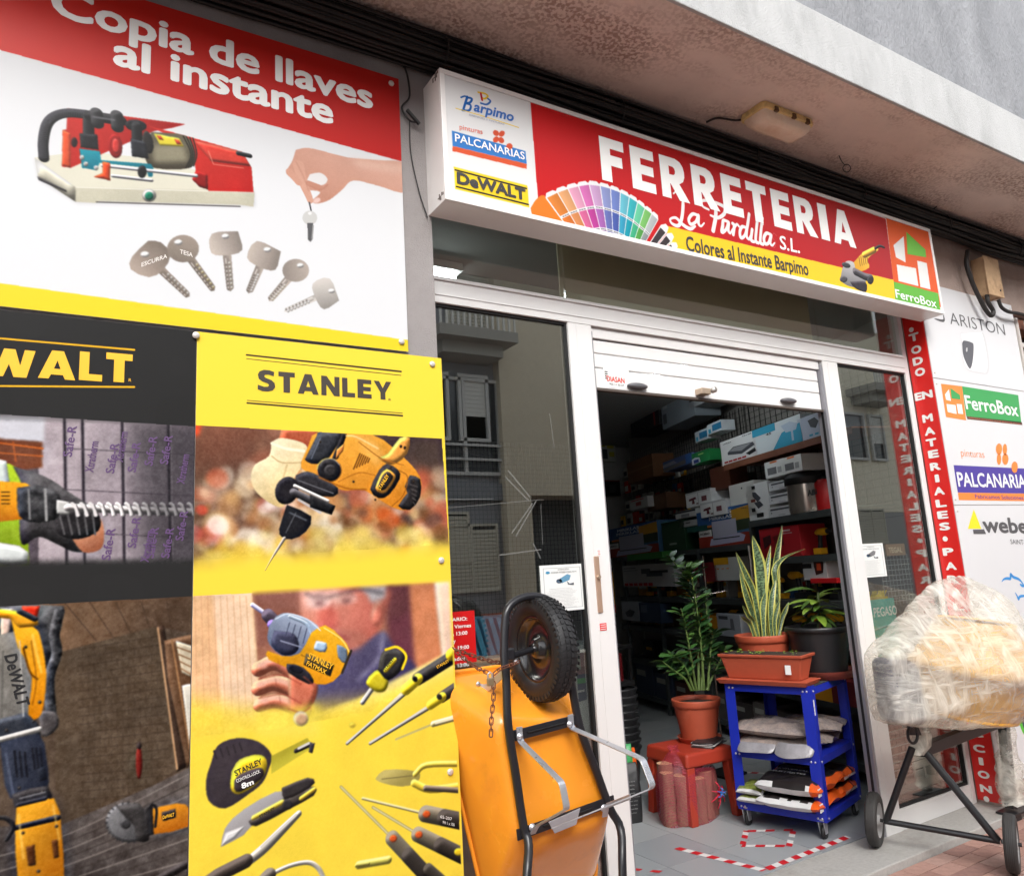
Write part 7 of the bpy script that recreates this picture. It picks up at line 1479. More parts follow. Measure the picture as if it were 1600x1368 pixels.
# ------------------------------------------------------------------ sacks: soft pillow shapes
def sack(name, label, cat, c, A, B, H, m, seed=0, decs=(), flap=0, group=None, par='bag', puff=.75):
    """A, B half-edge vectors, H height; quilted closed surface"""
    c = np.array(c, float); A = np.array(A, float); B = np.array(B, float); rn = np.random.default_rng(seed); n = 22; m_ = 16
    t = thing(name, label, cat, c, group=group); ph = rn.uniform(0, 6, 8)
    def surf(u, v, sgn):
        eu = 1 - abs(u) ** 3.2; ev = 1 - abs(v) ** 3.2; hh = (max(0, eu) * max(0, ev)) ** puff * H / 2
        wob = (math.sin(5 * u + ph[0]) * math.sin(4 * v + ph[1]) * .10 + math.sin(11 * u + 7 * v + ph[2]) * .045 + math.sin(13 * v - 6 * u + ph[3]) * .04) * H * (eu * ev)
        ed = .018 * math.sin(9 * v + ph[4]) * abs(u) ** 4; e2 = .018 * math.sin(8 * u + ph[5]) * abs(v) ** 4
        return c + A * (u * (1 + ed)) + B * (v * (1 + e2)) + np.array([0, 0, H / 2 + sgn * hh + (wob if sgn > 0 else 0) + .01 * math.sin(6 * u + ph[6]) * abs(v) ** 3])
    vs = []; fs = []
    for sgn in (1, -1):
        o = len(vs)
        for i in range(n + 1):
            for j in range(m_ + 1): vs.append(surf(-1 + 2 * i / n, -1 + 2 * j / m_, sgn))
        for i in range(n):
            for j in range(m_):
                a = o + i * (m_ + 1) + j; q = (a, a + m_ + 1, a + m_ + 2, a + 1); fs.append(q if sgn > 0 else q[::-1])
    MB().add(vs, fs, True).build(par, m, t)
    return t, surf
grit = mat('gravel_bag', (140, 130, 126), .22, noise=.22, nscale=90, bump=.006, bscale=40, dirt=((168, 150, 140), 14, .45, .7)); pl = mat('clear_bag_edge', (140, 138, 142), .25, noise=.1, nscale=30, bump=.004, bscale=30)
z1 = .459
for i, (a, b_, z, hh, lb, da) in enumerate(((.20, .30, z1, .085, 'grey gravel sack, bottom left of the pile on the middle trolley shelf', 0), (.42, .24, z1, .085, 'grey gravel sack, bottom right of the pile on the middle trolley shelf', .1), (.20, .33, z1 + .07, .10, 'top gravel sack with yellow corner on the middle trolley shelf', -.05), (.44, .20, z1 + .07, .08, 'second gravel sack near the right trolley post', .2))):
    A = (TX * math.cos(da) + TY * math.sin(da)) * (.20 if a < .3 else .17); B = (TY * math.cos(da) - TX * math.sin(da)) * (.26 if a < .3 else .2)
    sack('gravel_sack', lb, 'sack', tw(a, b_, z), A, B, hh, grit, i + 3)
# loose plastic flaps of the sacks
for k_, pts in enumerate((((-.03, .50), (-.06, .44), (-.03, .36), (-.05, .30), (-.02, .26)), ((-.02, .26), (-.07, .18), (-.05, .10), (-.03, .04), (-.01, .02)))):
    vs = []; 
    for a, b_ in pts: vs += [tw(a + .04, b_, z1 + .055 + .02 * k_), tw(a, b_, z1 + .03), tw(a - .015, b_ + .01, z1 - .012 + random.uniform(0, .02))]
    n = len(pts); fs = [(i * 3 + k, (i + 1) * 3 + k, (i + 1) * 3 + k + 1, i * 3 + k + 1) for i in range(n - 1) for k in (0, 1)]
    o = MB().add(vs, fs, True).build('plastic_flap', pl); so_ = o.modifiers.new('s', 'SOLIDIFY'); so_.thickness = .002; sb_ = o.modifiers.new('b', 'SUBSURF'); sb_.levels = 2; sb_.render_levels = 2
    tag(o, ('crumpled clear plastic flap at the left', 'crumpled clear plastic flap at the right')[k_] + ' of the gravel sack pile', 'plastic bag')
sub = mat('substrate_bag', (36, 32, 32), .28, noise=.2, nscale=10, bump=.006, bscale=14); orange = mat('orange_bag_end', (222, 92, 28), .35, noise=.08, nscale=12); whb = mat('white_bag_side', (206, 206, 206), .35, noise=.06, nscale=14, bump=.004, bscale=18); grb = mat('green_print_bag', (120, 130, 60), .4, noise=.5, nscale=40)
def two_tone(t, mats, axis_fn):
    o = t.children[0]; o.data.materials.clear(); [o.data.materials.append(m) for m in mats]; loc = Vector(t.location)
    for p_ in o.data.polygons: p_.material_index = axis_fn(np.array(p_.center + loc))
z2 = .145
for i, (a, b_, z, lb) in enumerate(((.13, .20, z2, 'lower black and orange substrate sack on the bottom trolley shelf'), (.13, .20, z2 + .085, 'upper black and orange sack printed SUSTRATO UNIVERSAL on the bottom trolley shelf'))):
    t, surf = sack('substrate_sack', lb, 'sack', tw(a, b_, z), TX * .22, TY * .20, .085 if i == 0 else .11, sub, 20 + i, puff=.4)
    def f(c_, z=z):
        q = c_ - TO; aa = q @ TX; bb = q @ TY; hz = c_[2] - z
        if bb < .055 and hz < .085: return 1
        if aa < -.035 and hz < .07: return 2
        return 0
    two_tone(t, (sub, orange, whb), f)
    if i:
        for s_, v, cap in (('SUSTRATO', .17, .034), ('UNIVERSAL', .11, .03)):
            P = tw(.0, .32, 0); text(t, s_, tw(-.02 + (.17 - v) * 1.2 + .06, .10, z + .112), TY, -TX + np.array([0, 0, .0]), .20, cap, wht, .03) if False else text(t, s_, tw(.04 + (.17 - v) * 1.0, .33, z + .113 + (.0 if s_ == 'SUSTRATO' else .004)), -TY, TX, .21, cap, wht, .03)
    q = tw(-.02, .02, z + .03)
    MB().obox(tw(-.05, .012, z + .02), TX * .05, TY * -.003, (0, 0, .045)).build('barcode_label', wht, t)
for i in range(2):
    t, _ = sack('substrate_sack', ('lower', 'upper')[i] + ' orange sided sack at the right end of the bottom trolley shelf', 'sack', tw(.44, .22, z2 + i * .085), TX * .15, TY * .22, .09, orange, 31 + i, puff=.35)
    two_tone(t, (sub, orange), lambda c_, zz=z2 + i * .085: 0 if c_[2] - zz > .068 else 1)
    text(t, 'SUSTRATO UNIVERSAL', tw(.33, -.004, z2 + .035 + i * .085), TX, (0, 0, 1), .2, .016, wht, .02)
for i in range(2):
    t, _ = sack('seed_sack', ('lower', 'upper')[i] + ' white and green printed sack at the left of the bottom trolley shelf', 'sack', tw(.08, .455, z2 + i * .05), TX * .13, TY * .09, .055, whb, 41 + i, puff=.45)
    two_tone(t, (whb, grb), lambda c_, zz=z2 + i * .05: 1 if c_[2] - zz > .036 else 0)
# net of logs
lg = mat('bark_log', (134, 98, 80), .85, noise=.3, nscale=14, bump=.008, bscale=40, stretch=(1, 1, .3)); le = mat('log_end', (196, 150, 116), .8, noise=.2, nscale=30)
t = thing('log_sack', 'pink net sack of upright firewood logs tied with blue string in front of the stool', 'firewood', (3.70, .98, 0))
for i, (x, y, r, h_) in enumerate(((3.60, .93, .05, .30), (3.70, .90, .055, .27), (3.80, .93, .055, .29), (3.88, .97, .05, .28), (3.65, 1.02, .05, .33), (3.75, 1.03, .05, .34), (3.85, 1.06, .05, .33), (3.57, 1.04, .055, .36), (3.52, .98, .045, .32))):
    b = MB(); n = 12; pr = [random.uniform(.85, 1.12) for _ in range(n)]; rings = [[(x + r * pr[k] * math.cos(6.283 * k / n) + dx, y + r * pr[k] * math.sin(6.283 * k / n), z) for k in range(n)] for z, dx in ((.001, 0), (h_ * .5, .008), (h_, .004))]
    loft(b, rings, True, True, False); b.cur = 1; b.add([tuple(np.array(p_) ) for p_ in rings[-1]], [tuple(range(n))]); b.build('log', [lg, le], t)
netm = bpy.data.materials.new('pink_net'); netm.use_nodes = True; t_ = netm.node_tree; t_.nodes.clear(); o_ = t_.nodes.new('ShaderNodeOutputMaterial'); mx = t_.nodes.new('ShaderNodeMixShader'); trn = t_.nodes.new('ShaderNodeBsdfTransparent'); df = t_.nodes.new('ShaderNodeBsdfPrincipled'); df.inputs['Base Color'].default_value = lin((176, 60, 84)); df.inputs['Roughness'].default_value = .4
tcn = t_.nodes.new('ShaderNodeTexCoord'); wv1 = t_.nodes.new('ShaderNodeTexWave'); wv1.bands_direction = 'DIAGONAL'; wv1.inputs['Scale'].default_value = 34; wv1.inputs['Distortion'].default_value = 6; wv1.inputs['Detail Scale'].default_value = 2; t_.links.new(tcn.outputs['Object'], wv1.inputs[0]); rmp = t_.nodes.new('ShaderNodeMapRange'); rmp.inputs[1].default_value = .55; rmp.inputs[2].default_value = .95; rmp.inputs[3].default_value = .10; rmp.inputs[4].default_value = .62; t_.links.new(wv1.outputs[0], rmp.inputs[0]); t_.links.new(rmp.outputs[0], mx.inputs[0]); t_.links.new(trn.outputs[0], mx.inputs[1]); t_.links.new(df.outputs[0], mx.inputs[2]); t_.links.new(mx.outputs[0], o_.inputs[0])
ring = lambda z, k, dx=0, dy=0: [(3.70 + dx + (.235 * math.cos(a)) * k, .985 + dy + (.145 * math.sin(a)) * k, z + .006 * math.sin(5 * a)) for a in np.linspace(0, 6.283, 29)[:-1]]
loft(MB(), [ring(.004, .95), ring(.06, 1.02), ring(.2, 1.03), ring(.30, .98), ring(.36, .8), ring(.40, .5, -.04), ring(.43, .22, -.08), ring(.44, .12, -.09), ring(.47, .2, -.10)], True, True, False).build('net', netm, t)
b = MB(); c_ = np.array([3.83, .845, .17])
for i in range(16):
    a = i * .9; L = random.uniform(.03, .09); b.tube(spline([c_, c_ + (L * .5 * math.cos(a), -.03, L * .5 * math.sin(a)), c_ + (L * math.cos(a), -.01, L * math.sin(a) - .01)], 3), .0035, 5)
b.build('net_knot', cm((206, 30, 60), .45), t); b = MB()
for i in range(7): a = i * 1.3; b.tube(spline([c_ + (0, -.02, 0), c_ + (.02 * math.cos(a), -.045, .02 * math.sin(a)), c_ + (.035 * math.cos(a), -.03, .03 * math.sin(a))], 3), .003, 5)
b.build('blue_string', cm((50, 120, 200), .4), t)
# firewood, charcoal bag behind the doorpost
t = thing('charcoal_bag', 'upright black bag of charcoal with small white print beside the firewood', 'bag', (3.36, 1.22, 0))
def upright(t, c, wx, wy, h_, m, ang=0, nm='bag', tops=.75):
    ca, sa = math.cos(ang), math.sin(ang); rings = []
    for z, k, ky in ((.0, .92, .9), (.03, 1, 1), (h_ * .5, 1.03, 1.05), (h_ * .85, .98, .8), (h_, .95, .15)):
        rr = []
        for q in rrect(0, 0, wx * k, wy * ky, min(wx, wy) * min(k, ky) * .6, z, 4): rr.append((c[0] + q[0] * ca - q[1] * sa + random.uniform(-.003, .003), c[1] + q[0] * sa + q[1] * ca + random.uniform(-.003, .003), c[2] + z))
        rings.append(rr)
    return loft(MB(), rings).build(nm, m, t)
cbm = mat('black_paper_bag', (34, 34, 36), .5, noise=.1, bump=.006, bscale=16)
upright(t, (3.38, 1.22, 0), .085, .06, .36, cbm, -.3)
for i in range(9): text(t, random.choice(['CARBON VEGETAL', 'barbacoa y brasa', 'peso neto aprox', 'mantener seco', 'para encender']), (3.315, 1.16 + .012, .26 - i * .024), (math.cos(-.3), math.sin(-.3), 0), (0, 0, 1), random.uniform(.07, .11), .008, cm((150, 150, 150)), 0, lift=.012)
t = thing('briquette_bag', 'green and orange bag leaning behind the charcoal bag', 'bag', (3.46, 1.36, 0)); upright(t, (3.50, 1.34, 0), .06, .05, .42, orange, -.4); upright(t, (3.455, 1.30, .30), .045, .04, .16, cm((70, 160, 96), .4), -.5, 'green_panel')
brk = mat('split_log', (126, 88, 58), .85, noise=.35, nscale=16, bump=.01, bscale=30)
for i, (p0, p1, r, lb) in enumerate((((3.05, 1.45, .06), (3.40, 1.75, .50), .05, 'split log leaning highest against the dark table'), ((3.15, 1.35, .05), (3.28, 1.6, .42), .055, 'split log standing behind the charcoal bag'), ((3.2, 1.3, .10), (3.02, 1.55, .34), .06, 'short split log leaning left behind the aluminium leg'), ((3.22, 1.22, .07), (3.12, 1.42, .12), .065, 'log lying lowest on the floor by the charcoal bag'), ((3.30, 1.5, .3), (3.55, 1.8, .52), .045, 'slim split log lying across the pile top'))):
    o = MB().tube(spline([p0, tuple((np.array(p0) + p1) / 2 + .01), p1], 3), [r * random.uniform(.85, 1.1) for _ in range(7)], 7).build('firewood_log', brk); tag(o, lb, 'log')
# ================================================================== THINGS IN THE WINDOW BAYS
ws = thing('display_shelf', 'pale grey display shelf behind the left pane', 'shelf', (2.0, .3, 0))
zsh = at(760, 1022, .2)[2]
MB().box(1.45, 2.25, .10, .50, zsh - .05, zsh).build('board', cm((186, 190, 188), .5), ws, bev=.003); MB().box(1.45, 1.49, .1, .5, 0, zsh - .051).build('side', cm((170, 172, 170), .5), ws); MB().box(2.2, 2.24, .1, .5, 0, zsh - .051).build('side', cm((170, 172, 170), .5), ws)
for i in range(13):
    x = 1.70 + i * .042; o = MB().hexa([(x, .13, zsh + .001), (x + .03, .13, zsh + .001), (x + .03, .34, zsh + .001), (x, .34, zsh + .001), (x - .045, .13, zsh + .17), (x - .02, .13, zsh + .17), (x - .02, .34, zsh + .17), (x - .045, .34, zsh + .17)])
    ob = o.build('blue_pack', mat('sky_blue_pack', (84, 164, 210), .4, noise=.08), None, bev=.003); tag(ob, WORDS[i] + ' from the left of the thin sky blue packs leaning on the display shelf', 'pack', 'row of blue packs in the window')
    MB().box(0, .03, 0, .002, 0, .01)
h0 = at(706, 1038, .004); h1 = at(741, 953, .004)
hs_ = thing('opening_hours_sign', 'red opening hours sign with white text stuck low on the left pane', 'sign', (h0[0], .004, h0[2])); hx0 = h1[0] - .21
MB().box(hx0, h1[0], .0042, .0070, h0[2] - .0, h1[2]).build('sheet', cm((200, 24, 26), .35), hs_)
zc = h1[2] - .04
for s_, w_, dz in (('HORARIO:', .135, .03), ('Lunes a Viernes', .17, .03), ('8:30 a 13:00', .13, .03), ('y', .012, .03), ('15:30 a 19:00', .14, .045), ('Sábados', .10, .028), ('9:00 a 13:00', .13, .03)):
    text(hs_, s_, ((hx0 + h1[0]) / 2, .0042, zc), (1, 0, 0), (0, 0, 1), w_, .017, wht, .02, align=.5); zc -= dz
def notice(label, p, x0, y0, x1, y1, grey=False):
    a = at(x0, y1, .0035); c = at(x1, y0, .0035); t = thing('camera_notice', label, 'notice', (a[0], .004, a[2])); w_, h_ = c[0] - a[0], c[2] - a[2]
    MB().box(a[0], c[0], .0042, .0065, a[2], c[2]).build('sheet', cm((226, 228, 226), .4), t)
    B = lambda u0, v0, u1, v1, col, l=.0008: MB().quad((a[0] + w_ * u0, .0042 - l, a[2] + h_ * v0), (a[0] + w_ * u1, .0042 - l, a[2] + h_ * v0), (a[0] + w_ * u1, .0042 - l, a[2] + h_ * v1), (a[0] + w_ * u0, .0042 - l, a[2] + h_ * v1)).build('print', cm(col), t)
    for u0, v0, u1, v1 in ((.07, .06, .93, .066), (.07, .93, .93, .936), (.07, .066, .078, .93), (.922, .066, .93, .93)): B(u0, v0, u1, v1, (120, 130, 134))
    pt = lambda u, v: (a[0] + w_ * u, .0042 - .0012, a[2] + h_ * v)
    bl = (96, 146, 176) if not grey else (120, 120, 122)
    MB().quad(pt(.40, .68), pt(.48, .60), pt(.66, .66), pt(.70, .76), pt(.62, .79)).build('print', cm(bl), t); MB().quad(*[pt(.42 + .07 * math.cos(q), .645 + .05 * math.sin(q)) for q in np.linspace(0, 5.7, 10)]).build('print', cm((70, 90, 110)), t); MB().quad(pt(.60, .64), pt(.66, .58), pt(.76, .60), pt(.76, .54), pt(.62, .56)).build('print', cm((90, 96, 104)), t)
    if not grey: MB().quad(*[pt(.17 + .05 * math.cos(q), .84 + .03 * math.sin(q)) for q in np.linspace(0, 5.7, 10)]).build('print', cm((60, 140, 180)), t)
    text(t, 'ATENCIÓN', pt(.40, .885), (1, 0, 0), (0, 0, 1), w_ * .26, h_ * .03, cm((110, 116, 118)), .01); text(t, 'ZONA VIDEOVIGILADA', pt(.24, .825), (1, 0, 0), (0, 0, 1), w_ * .6, h_ * .03, cm((100, 106, 108)), .01)
    for i in range(14): text(t, ['LEY ORGANICA 15/1999 DE PROTECCION DE DATOS', 'puede ejercitar sus derechos ante', 'el responsable del fichero'][i % 3], pt(.18 if i < 3 else .13, .48 - i * .031), (1, 0, 0), (0, 0, 1), w_ * random.uniform(.5, .72), h_ * .013, cm((130, 132, 134)), 0)
notice('white security camera notice stuck inside the left pane', None, 848, 880, 910, 957); notice('white security camera notice stuck inside the right pane', None, 1343, 848, 1379, 903, True)
# old tape marks on the left pane
tpm = glass_mat('old_tape', (.95, .95, .95), .22, 1.0); tpm.node_tree.nodes['Glossy BSDF'].inputs['Roughness'].default_value = .5
for i, pts in enumerate((((794, 735), (828, 776)), ((790, 745), (826, 782)), ((832, 786), (800, 832)), ((838, 782), (806, 838)), ((780, 867), (846, 858)), ((833, 848), (845, 872)), ((700, 780), (770, 779)), ((845, 787), (848, 850)), ((700, 793), (850, 780)), ((859, 646), (866, 700)))):
    a = at(*pts[0], .006); b_ = at(*pts[1], .006); d = b_ - a; L = np.linalg.norm(d); n_ = np.array([-d[2], 0, d[0]]) / L * (.006 if i < 6 else .0025)
    o = MB().add([a - n_ / 2, b_ - n_ / 2, b_ + n_ / 2, a + n_ / 2], [(0, 1, 2, 3)]); o = o.build('tape_mark', tpm); tag(o, 'faint whitish strip of old tape left on the big left pane', 'tape', 'old tape marks on the left pane')
# white cabinet with printed panel behind the wheel
x0 = at(868, 1020, .25)[0]; x1 = at(930, 1020, .25)[0]; z1_ = at(905, 1010, .25)[2]
t = thing('white_cabinet', 'white plastic cabinet with a phone advert behind the left pane', 'cabinet', (x0, .25, 0)); MB().box(x0 - .1, x1, .14, .5, .3, z1_).build('body', cm((206, 212, 210), .4), t, bev=.02)
X = lambda px, py: tuple(at(px, py, .138))
MB().quad(*[X(*q) for q in ((897, 1020), (915, 1018), (917, 1092), (899, 1098))][::-1]).build('print', cm((60, 66, 96)), t); MB().quad(*[(q[0], q[1] - .001, q[2]) for q in (X(896, 1022), X(906, 1022), X(908, 1045), X(897, 1046))][::-1]).build('print', cm((90, 150, 150)), t); MB().quad(*[(q[0], q[1] - .001, q[2]) for q in (X(900, 1060), X(915, 1058), X(916, 1066), X(901, 1068))][::-1]).build('print', cm((60, 160, 80)), t)
a_ = at(899, 1082, .136); text(t, 'extend', a_, (1, 0, 0), (0, 0, 1), .055, .014, wht, .03)
# palm inside the left bay
pm_ = mat('palm_leaf', (150, 150, 84), .45, noise=.2); t = thing('potted_palm', 'potted palm with thin yellowish fronds half hidden behind the yellow poster', 'potted plant', (1.42, .9, 0))
MB().lathe([(.001, 0), (.12, 0), (.16, .28), (.17, .28)], (1.4, .9, 0), 24).build('pot', terra, t); MB().tube([(1.4, .9, .25), (1.4, .85, 1.5)], .02, 8).build('trunk', gst, t)
for i in range(34):
    a = random.uniform(-1.2, 1.0); L = random.uniform(.25, .55); p = np.array([1.42, .8, 1.45 + random.uniform(-.15, .4)]); e = p + np.array([L * math.cos(a), -.1 * random.random(), L * .7 * math.sin(a + .35)])
    ribbon(t, [p, (p + e) / 2 + (0, 0, .05), e], .010, pm_, (0, .5, 1), 'frond')
# right bay: teal box, yellow brush, crates, tegal sign
p0 = at(1352, 1060, .16); p1 = at(1425, 935, .16)
t = thing('teal_box', 'teal carton printed PEGASO standing behind the right pane', 'box', (p0[0], .16, 0)); MB().box(4.59, 4.98, .16, .2, .80, p1[2] + .02).build('carton', mat('teal_card', (60, 170, 160), .5, noise=.05), t, bev=.003)
text(t, 'PEGASO', at(1366, 964, .1595), (1, 0, -.0), (0, 0, 1), .26, .065, wht, .02)
for q0, q1 in (((1362, 985), (1400, 972)), ((1362, 985), (1385, 1030)), ((1400, 972), (1412, 990)), ((1362, 990), (1356, 1040))):
    a = at(*q0, .158); b_ = at(*q1, .158); MB().tube([a, b_], .005, 5).build('print', cm((150, 190, 190)), t)
MB().box(4.59, 5.2, .12, .2, .70, .80).build('ledge', cm((150, 150, 146)), t)
t = thing('brush_head', 'yellow bristle brush lying on top of the teal carton', 'brush', (4.6, .2, p1[2] + .02)); MB().box(4.60, 4.92, .165, .2, p1[2] + .021, p1[2] + .035).build('stock', cm((190, 160, 40)), t); b = MB()
for i in range(60): x = 4.60 + i * .0053; b.tube([(x, .19, p1[2] + .03), (x + random.uniform(-.01, .01), .18 + random.uniform(-.02, .02), p1[2] + .075)], .003, 4)
b.build('bristles', cm((226, 206, 40)), t)['kind'] = 'stuff'
p0 = at(1386, 866, .15); p1 = at(1412, 852, .15); t = thing('tegal_sign', 'small brown sign lettered TEGAL over a wire display behind the right pane', 'sign', p0); MB().box(p0[0], p0[0] + .22, .15, .16, p0[2] - .01, p0[2] + .07).build('board', cm((150, 116, 86)), t); text(t, 'TEGAL', (p0[0] + .02, .149, p0[2] + .01), (1, 0, 0), (0, 0, 1), .16, .04, cm((220, 200, 170)), .03)
b = MB()
for i in range(9): b.box(p0[0] - .05, p0[0] + .3, .18, .183, p0[2] - .04 - i * .035, p0[2] - .036 - i * .035).box(p0[0] - .05 + i * .04, p0[0] - .046 + i * .04, .176, .179, p0[2] - .34, p0[2])
b.build('wire_rack', cm((150, 150, 150), .4), t)['kind'] = 'stuff'
wc = cm((214, 212, 206), .5)
for k_ in range(3):
    z0 = .14 + k_ * .17; t = thing('white_crate', ('bottom', 'middle', 'top')[k_] + ' white plastic crate of the stack behind the right pane', 'crate', (4.8, .3, z0), group='white crates behind the right pane'); b = MB()
    b.box(4.62, 5.18, .10, .24, z0, z0 + .012)
    for y in (.10, .23): b.box(4.62, 5.18, y, y + .01, z0 + .012, z0 + .05).box(4.62, 5.18, y, y + .01, z0 + .12, z0 + .16)
    for i in range(6): b.box(4.62 + i * .109, 4.635 + i * .109, .101, .109, z0 + .05, z0 + .12)
    for x in (4.62, 5.17): b.box(x, x + .01, .111, .229, z0 + .0121, z0 + .16)
    b.build('crate', wc, t)
t = thing('lattice_pack', 'brown tile samples in a white grid behind the right pane', 'tile samples', (4.6, .2, .66)); MB().box(4.50, 4.77, .07, .08, .25, .68).build('board', wc, t); tm_ = cm((150, 116, 100), .5)
me = MB().box(0, .036, -.006, 0, 0, .036).mesh('tile'); me.materials.append(tm_)
for i in range(6):
    for j in range(9):
        o = bpy.data.objects.new('tile', me); COL.objects.link(o); o.parent = t; o.location = (4.506 + i * .044 - 4.6, .069 - .2, .26 + j * .046 - .66)
# ================================================================== WHEELBARROW stood on end against the pane
orm = mat('orange_barrow_paint', (248, 156, 44), .26, noise=.04, nscale=3, coat=.3, dirt=((204, 122, 44), 5, .56, .95), rough_var=.08); tub = mat('black_tube_paint', (34, 34, 38), .3, noise=.1, nscale=30); zinc = mat('galvanised_strap', (186, 188, 194), .3, metal=.6, noise=.08, nscale=14, rough_var=.1)
wb = thing('wheelbarrow', 'orange wheelbarrow stood upright against the left pane with its wheel at the top', 'wheelbarrow', (1.75, -.35, 0))
A3 = lambda px, py, y: np.array(at(px, py, y))
# pan: rim against the pane, floor towards the street. rings from rim to floor
rimTL, rimTR, rimBR, rimBL = A3(706, 1058, -.11), A3(912, 1048, -.11), A3(966, 1440, -.11), A3(784, 1440, -.14)
flTL, flTR, flBR, flBL = A3(778, 1116, -.40), A3(905, 1128, -.40), A3(962, 1275, -.41), A3(812, 1330, -.41)
rimBL = np.array([1.57, -.12, .30]); rimBR = np.array([2.12, -.12, .30]); rimTL = np.array([1.37, -.11, 1.25]); rimTR = np.array([2.02, -.11, 1.25])
def ringq(c, r, n=6):
    """rounded quadrilateral through 4 corners"""
    out = []
    for i in range(4):
        p = c[i]; a = c[i - 1]; b_ = c[(i + 1) % 4]; da = (a - p) / np.linalg.norm(a - p); db = (b_ - p) / np.linalg.norm(b_ - p)
        s = p + da * r; e = p + db * r
        for k in range(n + 1): t = k / n; out.append((1 - t) ** 2 * s + 2 * t * (1 - t) * p + t * t * e)
    return out
rim = [rimTL, rimTR, rimBR, rimBL]; flo = [flTL, flTR, flBR, flBL]
mixq = lambda t: [a * (1 - t) + b_ * t for a, b_ in zip(rim, flo)]
# bulge of the flanks near the floor
def lev(t, r, out=0):
    q = mixq(t); c = sum(q) / 4; return ringq([c + (p - c) * (1 + out) for p in q], r)
rings = [lev(0, .10), lev(.25, .11, .01), lev(.5, .12, .02), lev(.75, .12, .03), lev(.9, .12, .025), lev(.97, .12, .0), lev(1.0, .12, -.06)]
fc = sum(flo) / 4
pl0 = sum(rings[-1]) / len(rings[-1]); R1 = [pl0 + (p - pl0) * .7 for p in rings[-1]]; R2 = [pl0 + (p - pl0) * .25 for p in rings[-1]]; R3b = [pl0 + (p - pl0) * .02 for p in rings[-1]]
pan = loft(MB(), rings + [R1, R2, R3b], True, False, True).build('pan', orm, wb); ss = pan.modifiers.new('sub', 'SUBSURF'); ss.levels = 1; ss.render_levels = 1; so1 = pan.modifiers.new('sol', 'SOLIDIFY'); so1.thickness = .0025; so1.offset = 0
rr_ = lev(0, .10); MB().tube([p + np.array([0, -.002, 0]) for p in rr_], .011, 8, closed=True).build('rim', orm, wb)
# pressed ribs
# frame
yT_ = -.43
L = [A3(788, 1025, -.40), A3(791, 1060, -.41), A3(794, 1132, yT_), A3(806, 1210, yT_), A3(818, 1290, -.435), A3(826, 1320, -.46), A3(823, 1400, -.52), A3(822, 1520, -.56)]
Rr = [A3(884, 1015, -.40), A3(890, 1050, -.41), A3(906, 1135, yT_), A3(930, 1200, yT_), A3(953, 1262, -.435), A3(970, 1296, -.46), A3(973, 1370, -.52), A3(976, 1500, -.56)]
L[-1][2] = .02; Rr[-1][2] = .02
arch = [A3(789, 975, -.385), A3(793, 952, -.38), A3(808, 937, -.375), A3(832, 931, -.37), A3(858, 938, -.37), A3(875, 960, -.375), A3(882, 990, -.39)]
path = L[::-1] + arch + Rr
sp_path = spline(path, 4)
MB().tube(sp_path, .0165, 12).build('frame_tube', tub, wb)
for pa_, pb_, w2 in (((812, 1147), (893, 1126), .020), ((826, 1298), (945, 1255), .020)):
    a = A3(*pa_, -.436); b_ = A3(*pb_, -.436); d = b_ - a; d /= np.linalg.norm(d); a = a - d * .05; b_ = b_ + d * .05; up_ = np.cross(d, (0, 1, 0)); up_ /= np.linalg.norm(up_); up_ *= -1 if up_[2] < 0 else 1
    o = MB().obox(a - up_ * w2, b_ - a, (0, .006, 0), up_ * 2 * w2).build('cross_plate', tub, wb, bev=.002)
    MB().tube([a * .75 + b_ * .25 - (0, .001, 0), a * .25 + b_ * .75 - (0, .001, 0)], .004, 6).build('pressed_slot', cm((16, 16, 18), .4), wb)
def strap(pts, wdir, wd=.026, th=.005, nm='leg_strap'):
    P = [np.array(p) for p in pts]; Q = []
    for i, p in enumerate(P):   # round the bends
        if 0 < i < len(P) - 1:
            a = (P[i - 1] - p); b_ = (P[i + 1] - p); ra = min(.016, np.linalg.norm(a) / 3); rb = min(.016, np.linalg.norm(b_) / 3); s = p + a / np.linalg.norm(a) * ra; e = p + b_ / np.linalg.norm(b_) * rb
            for t in (0, .33, .67, 1): Q.append((1 - t) ** 2 * s + 2 * t * (1 - t) * p + t * t * e)
        else: Q.append(p)
    w_ = np.array(wdir, float); w_ /= np.linalg.norm(w_); vs = []; fs = []; n = len(Q)
    for i, p in enumerate(Q):
        d = Q[min(i + 1, n - 1)] - Q[max(i - 1, 0)]; d /= np.linalg.norm(d); nn_ = np.cross(d, w_); nn_ /= np.linalg.norm(nn_)
        for a_, b_ in ((-1, -1), (1, -1), (1, 1), (-1, 1)): vs.append(p + w_ * wd / 2 * a_ + nn_ * th / 2 * b_)
    for i in range(n - 1):
        for k in range(4): fs.append((i * 4 + k, i * 4 + (k + 1) % 4, (i + 1) * 4 + (k + 1) % 4, (i + 1) * 4 + k))
    fs += [(3, 2, 1, 0), (n * 4 - 4, n * 4 - 3, n * 4 - 2, n * 4 - 1)]
    return MB().add(vs, fs).build(nm, zinc, wb, bev=.0012)
m1 = A3(812, 1148, -.445); xl = m1[0]; m2 = A3(892, 1128, -.445); xr = m2[0]
aX = lambda px, py, x: np.array(axx(px, py, x))
strap([m1 + (0, 0, .03), m1 + (0, 0, -.02), aX(878, 1222, xl), aX(886, 1263, xl), A3(838, 1290, -.475), A3(831, 1300, -.452), A3(832, 1285, -.45)][:5] + [A3(832, 1302, -.45)], (1, 0, 0))
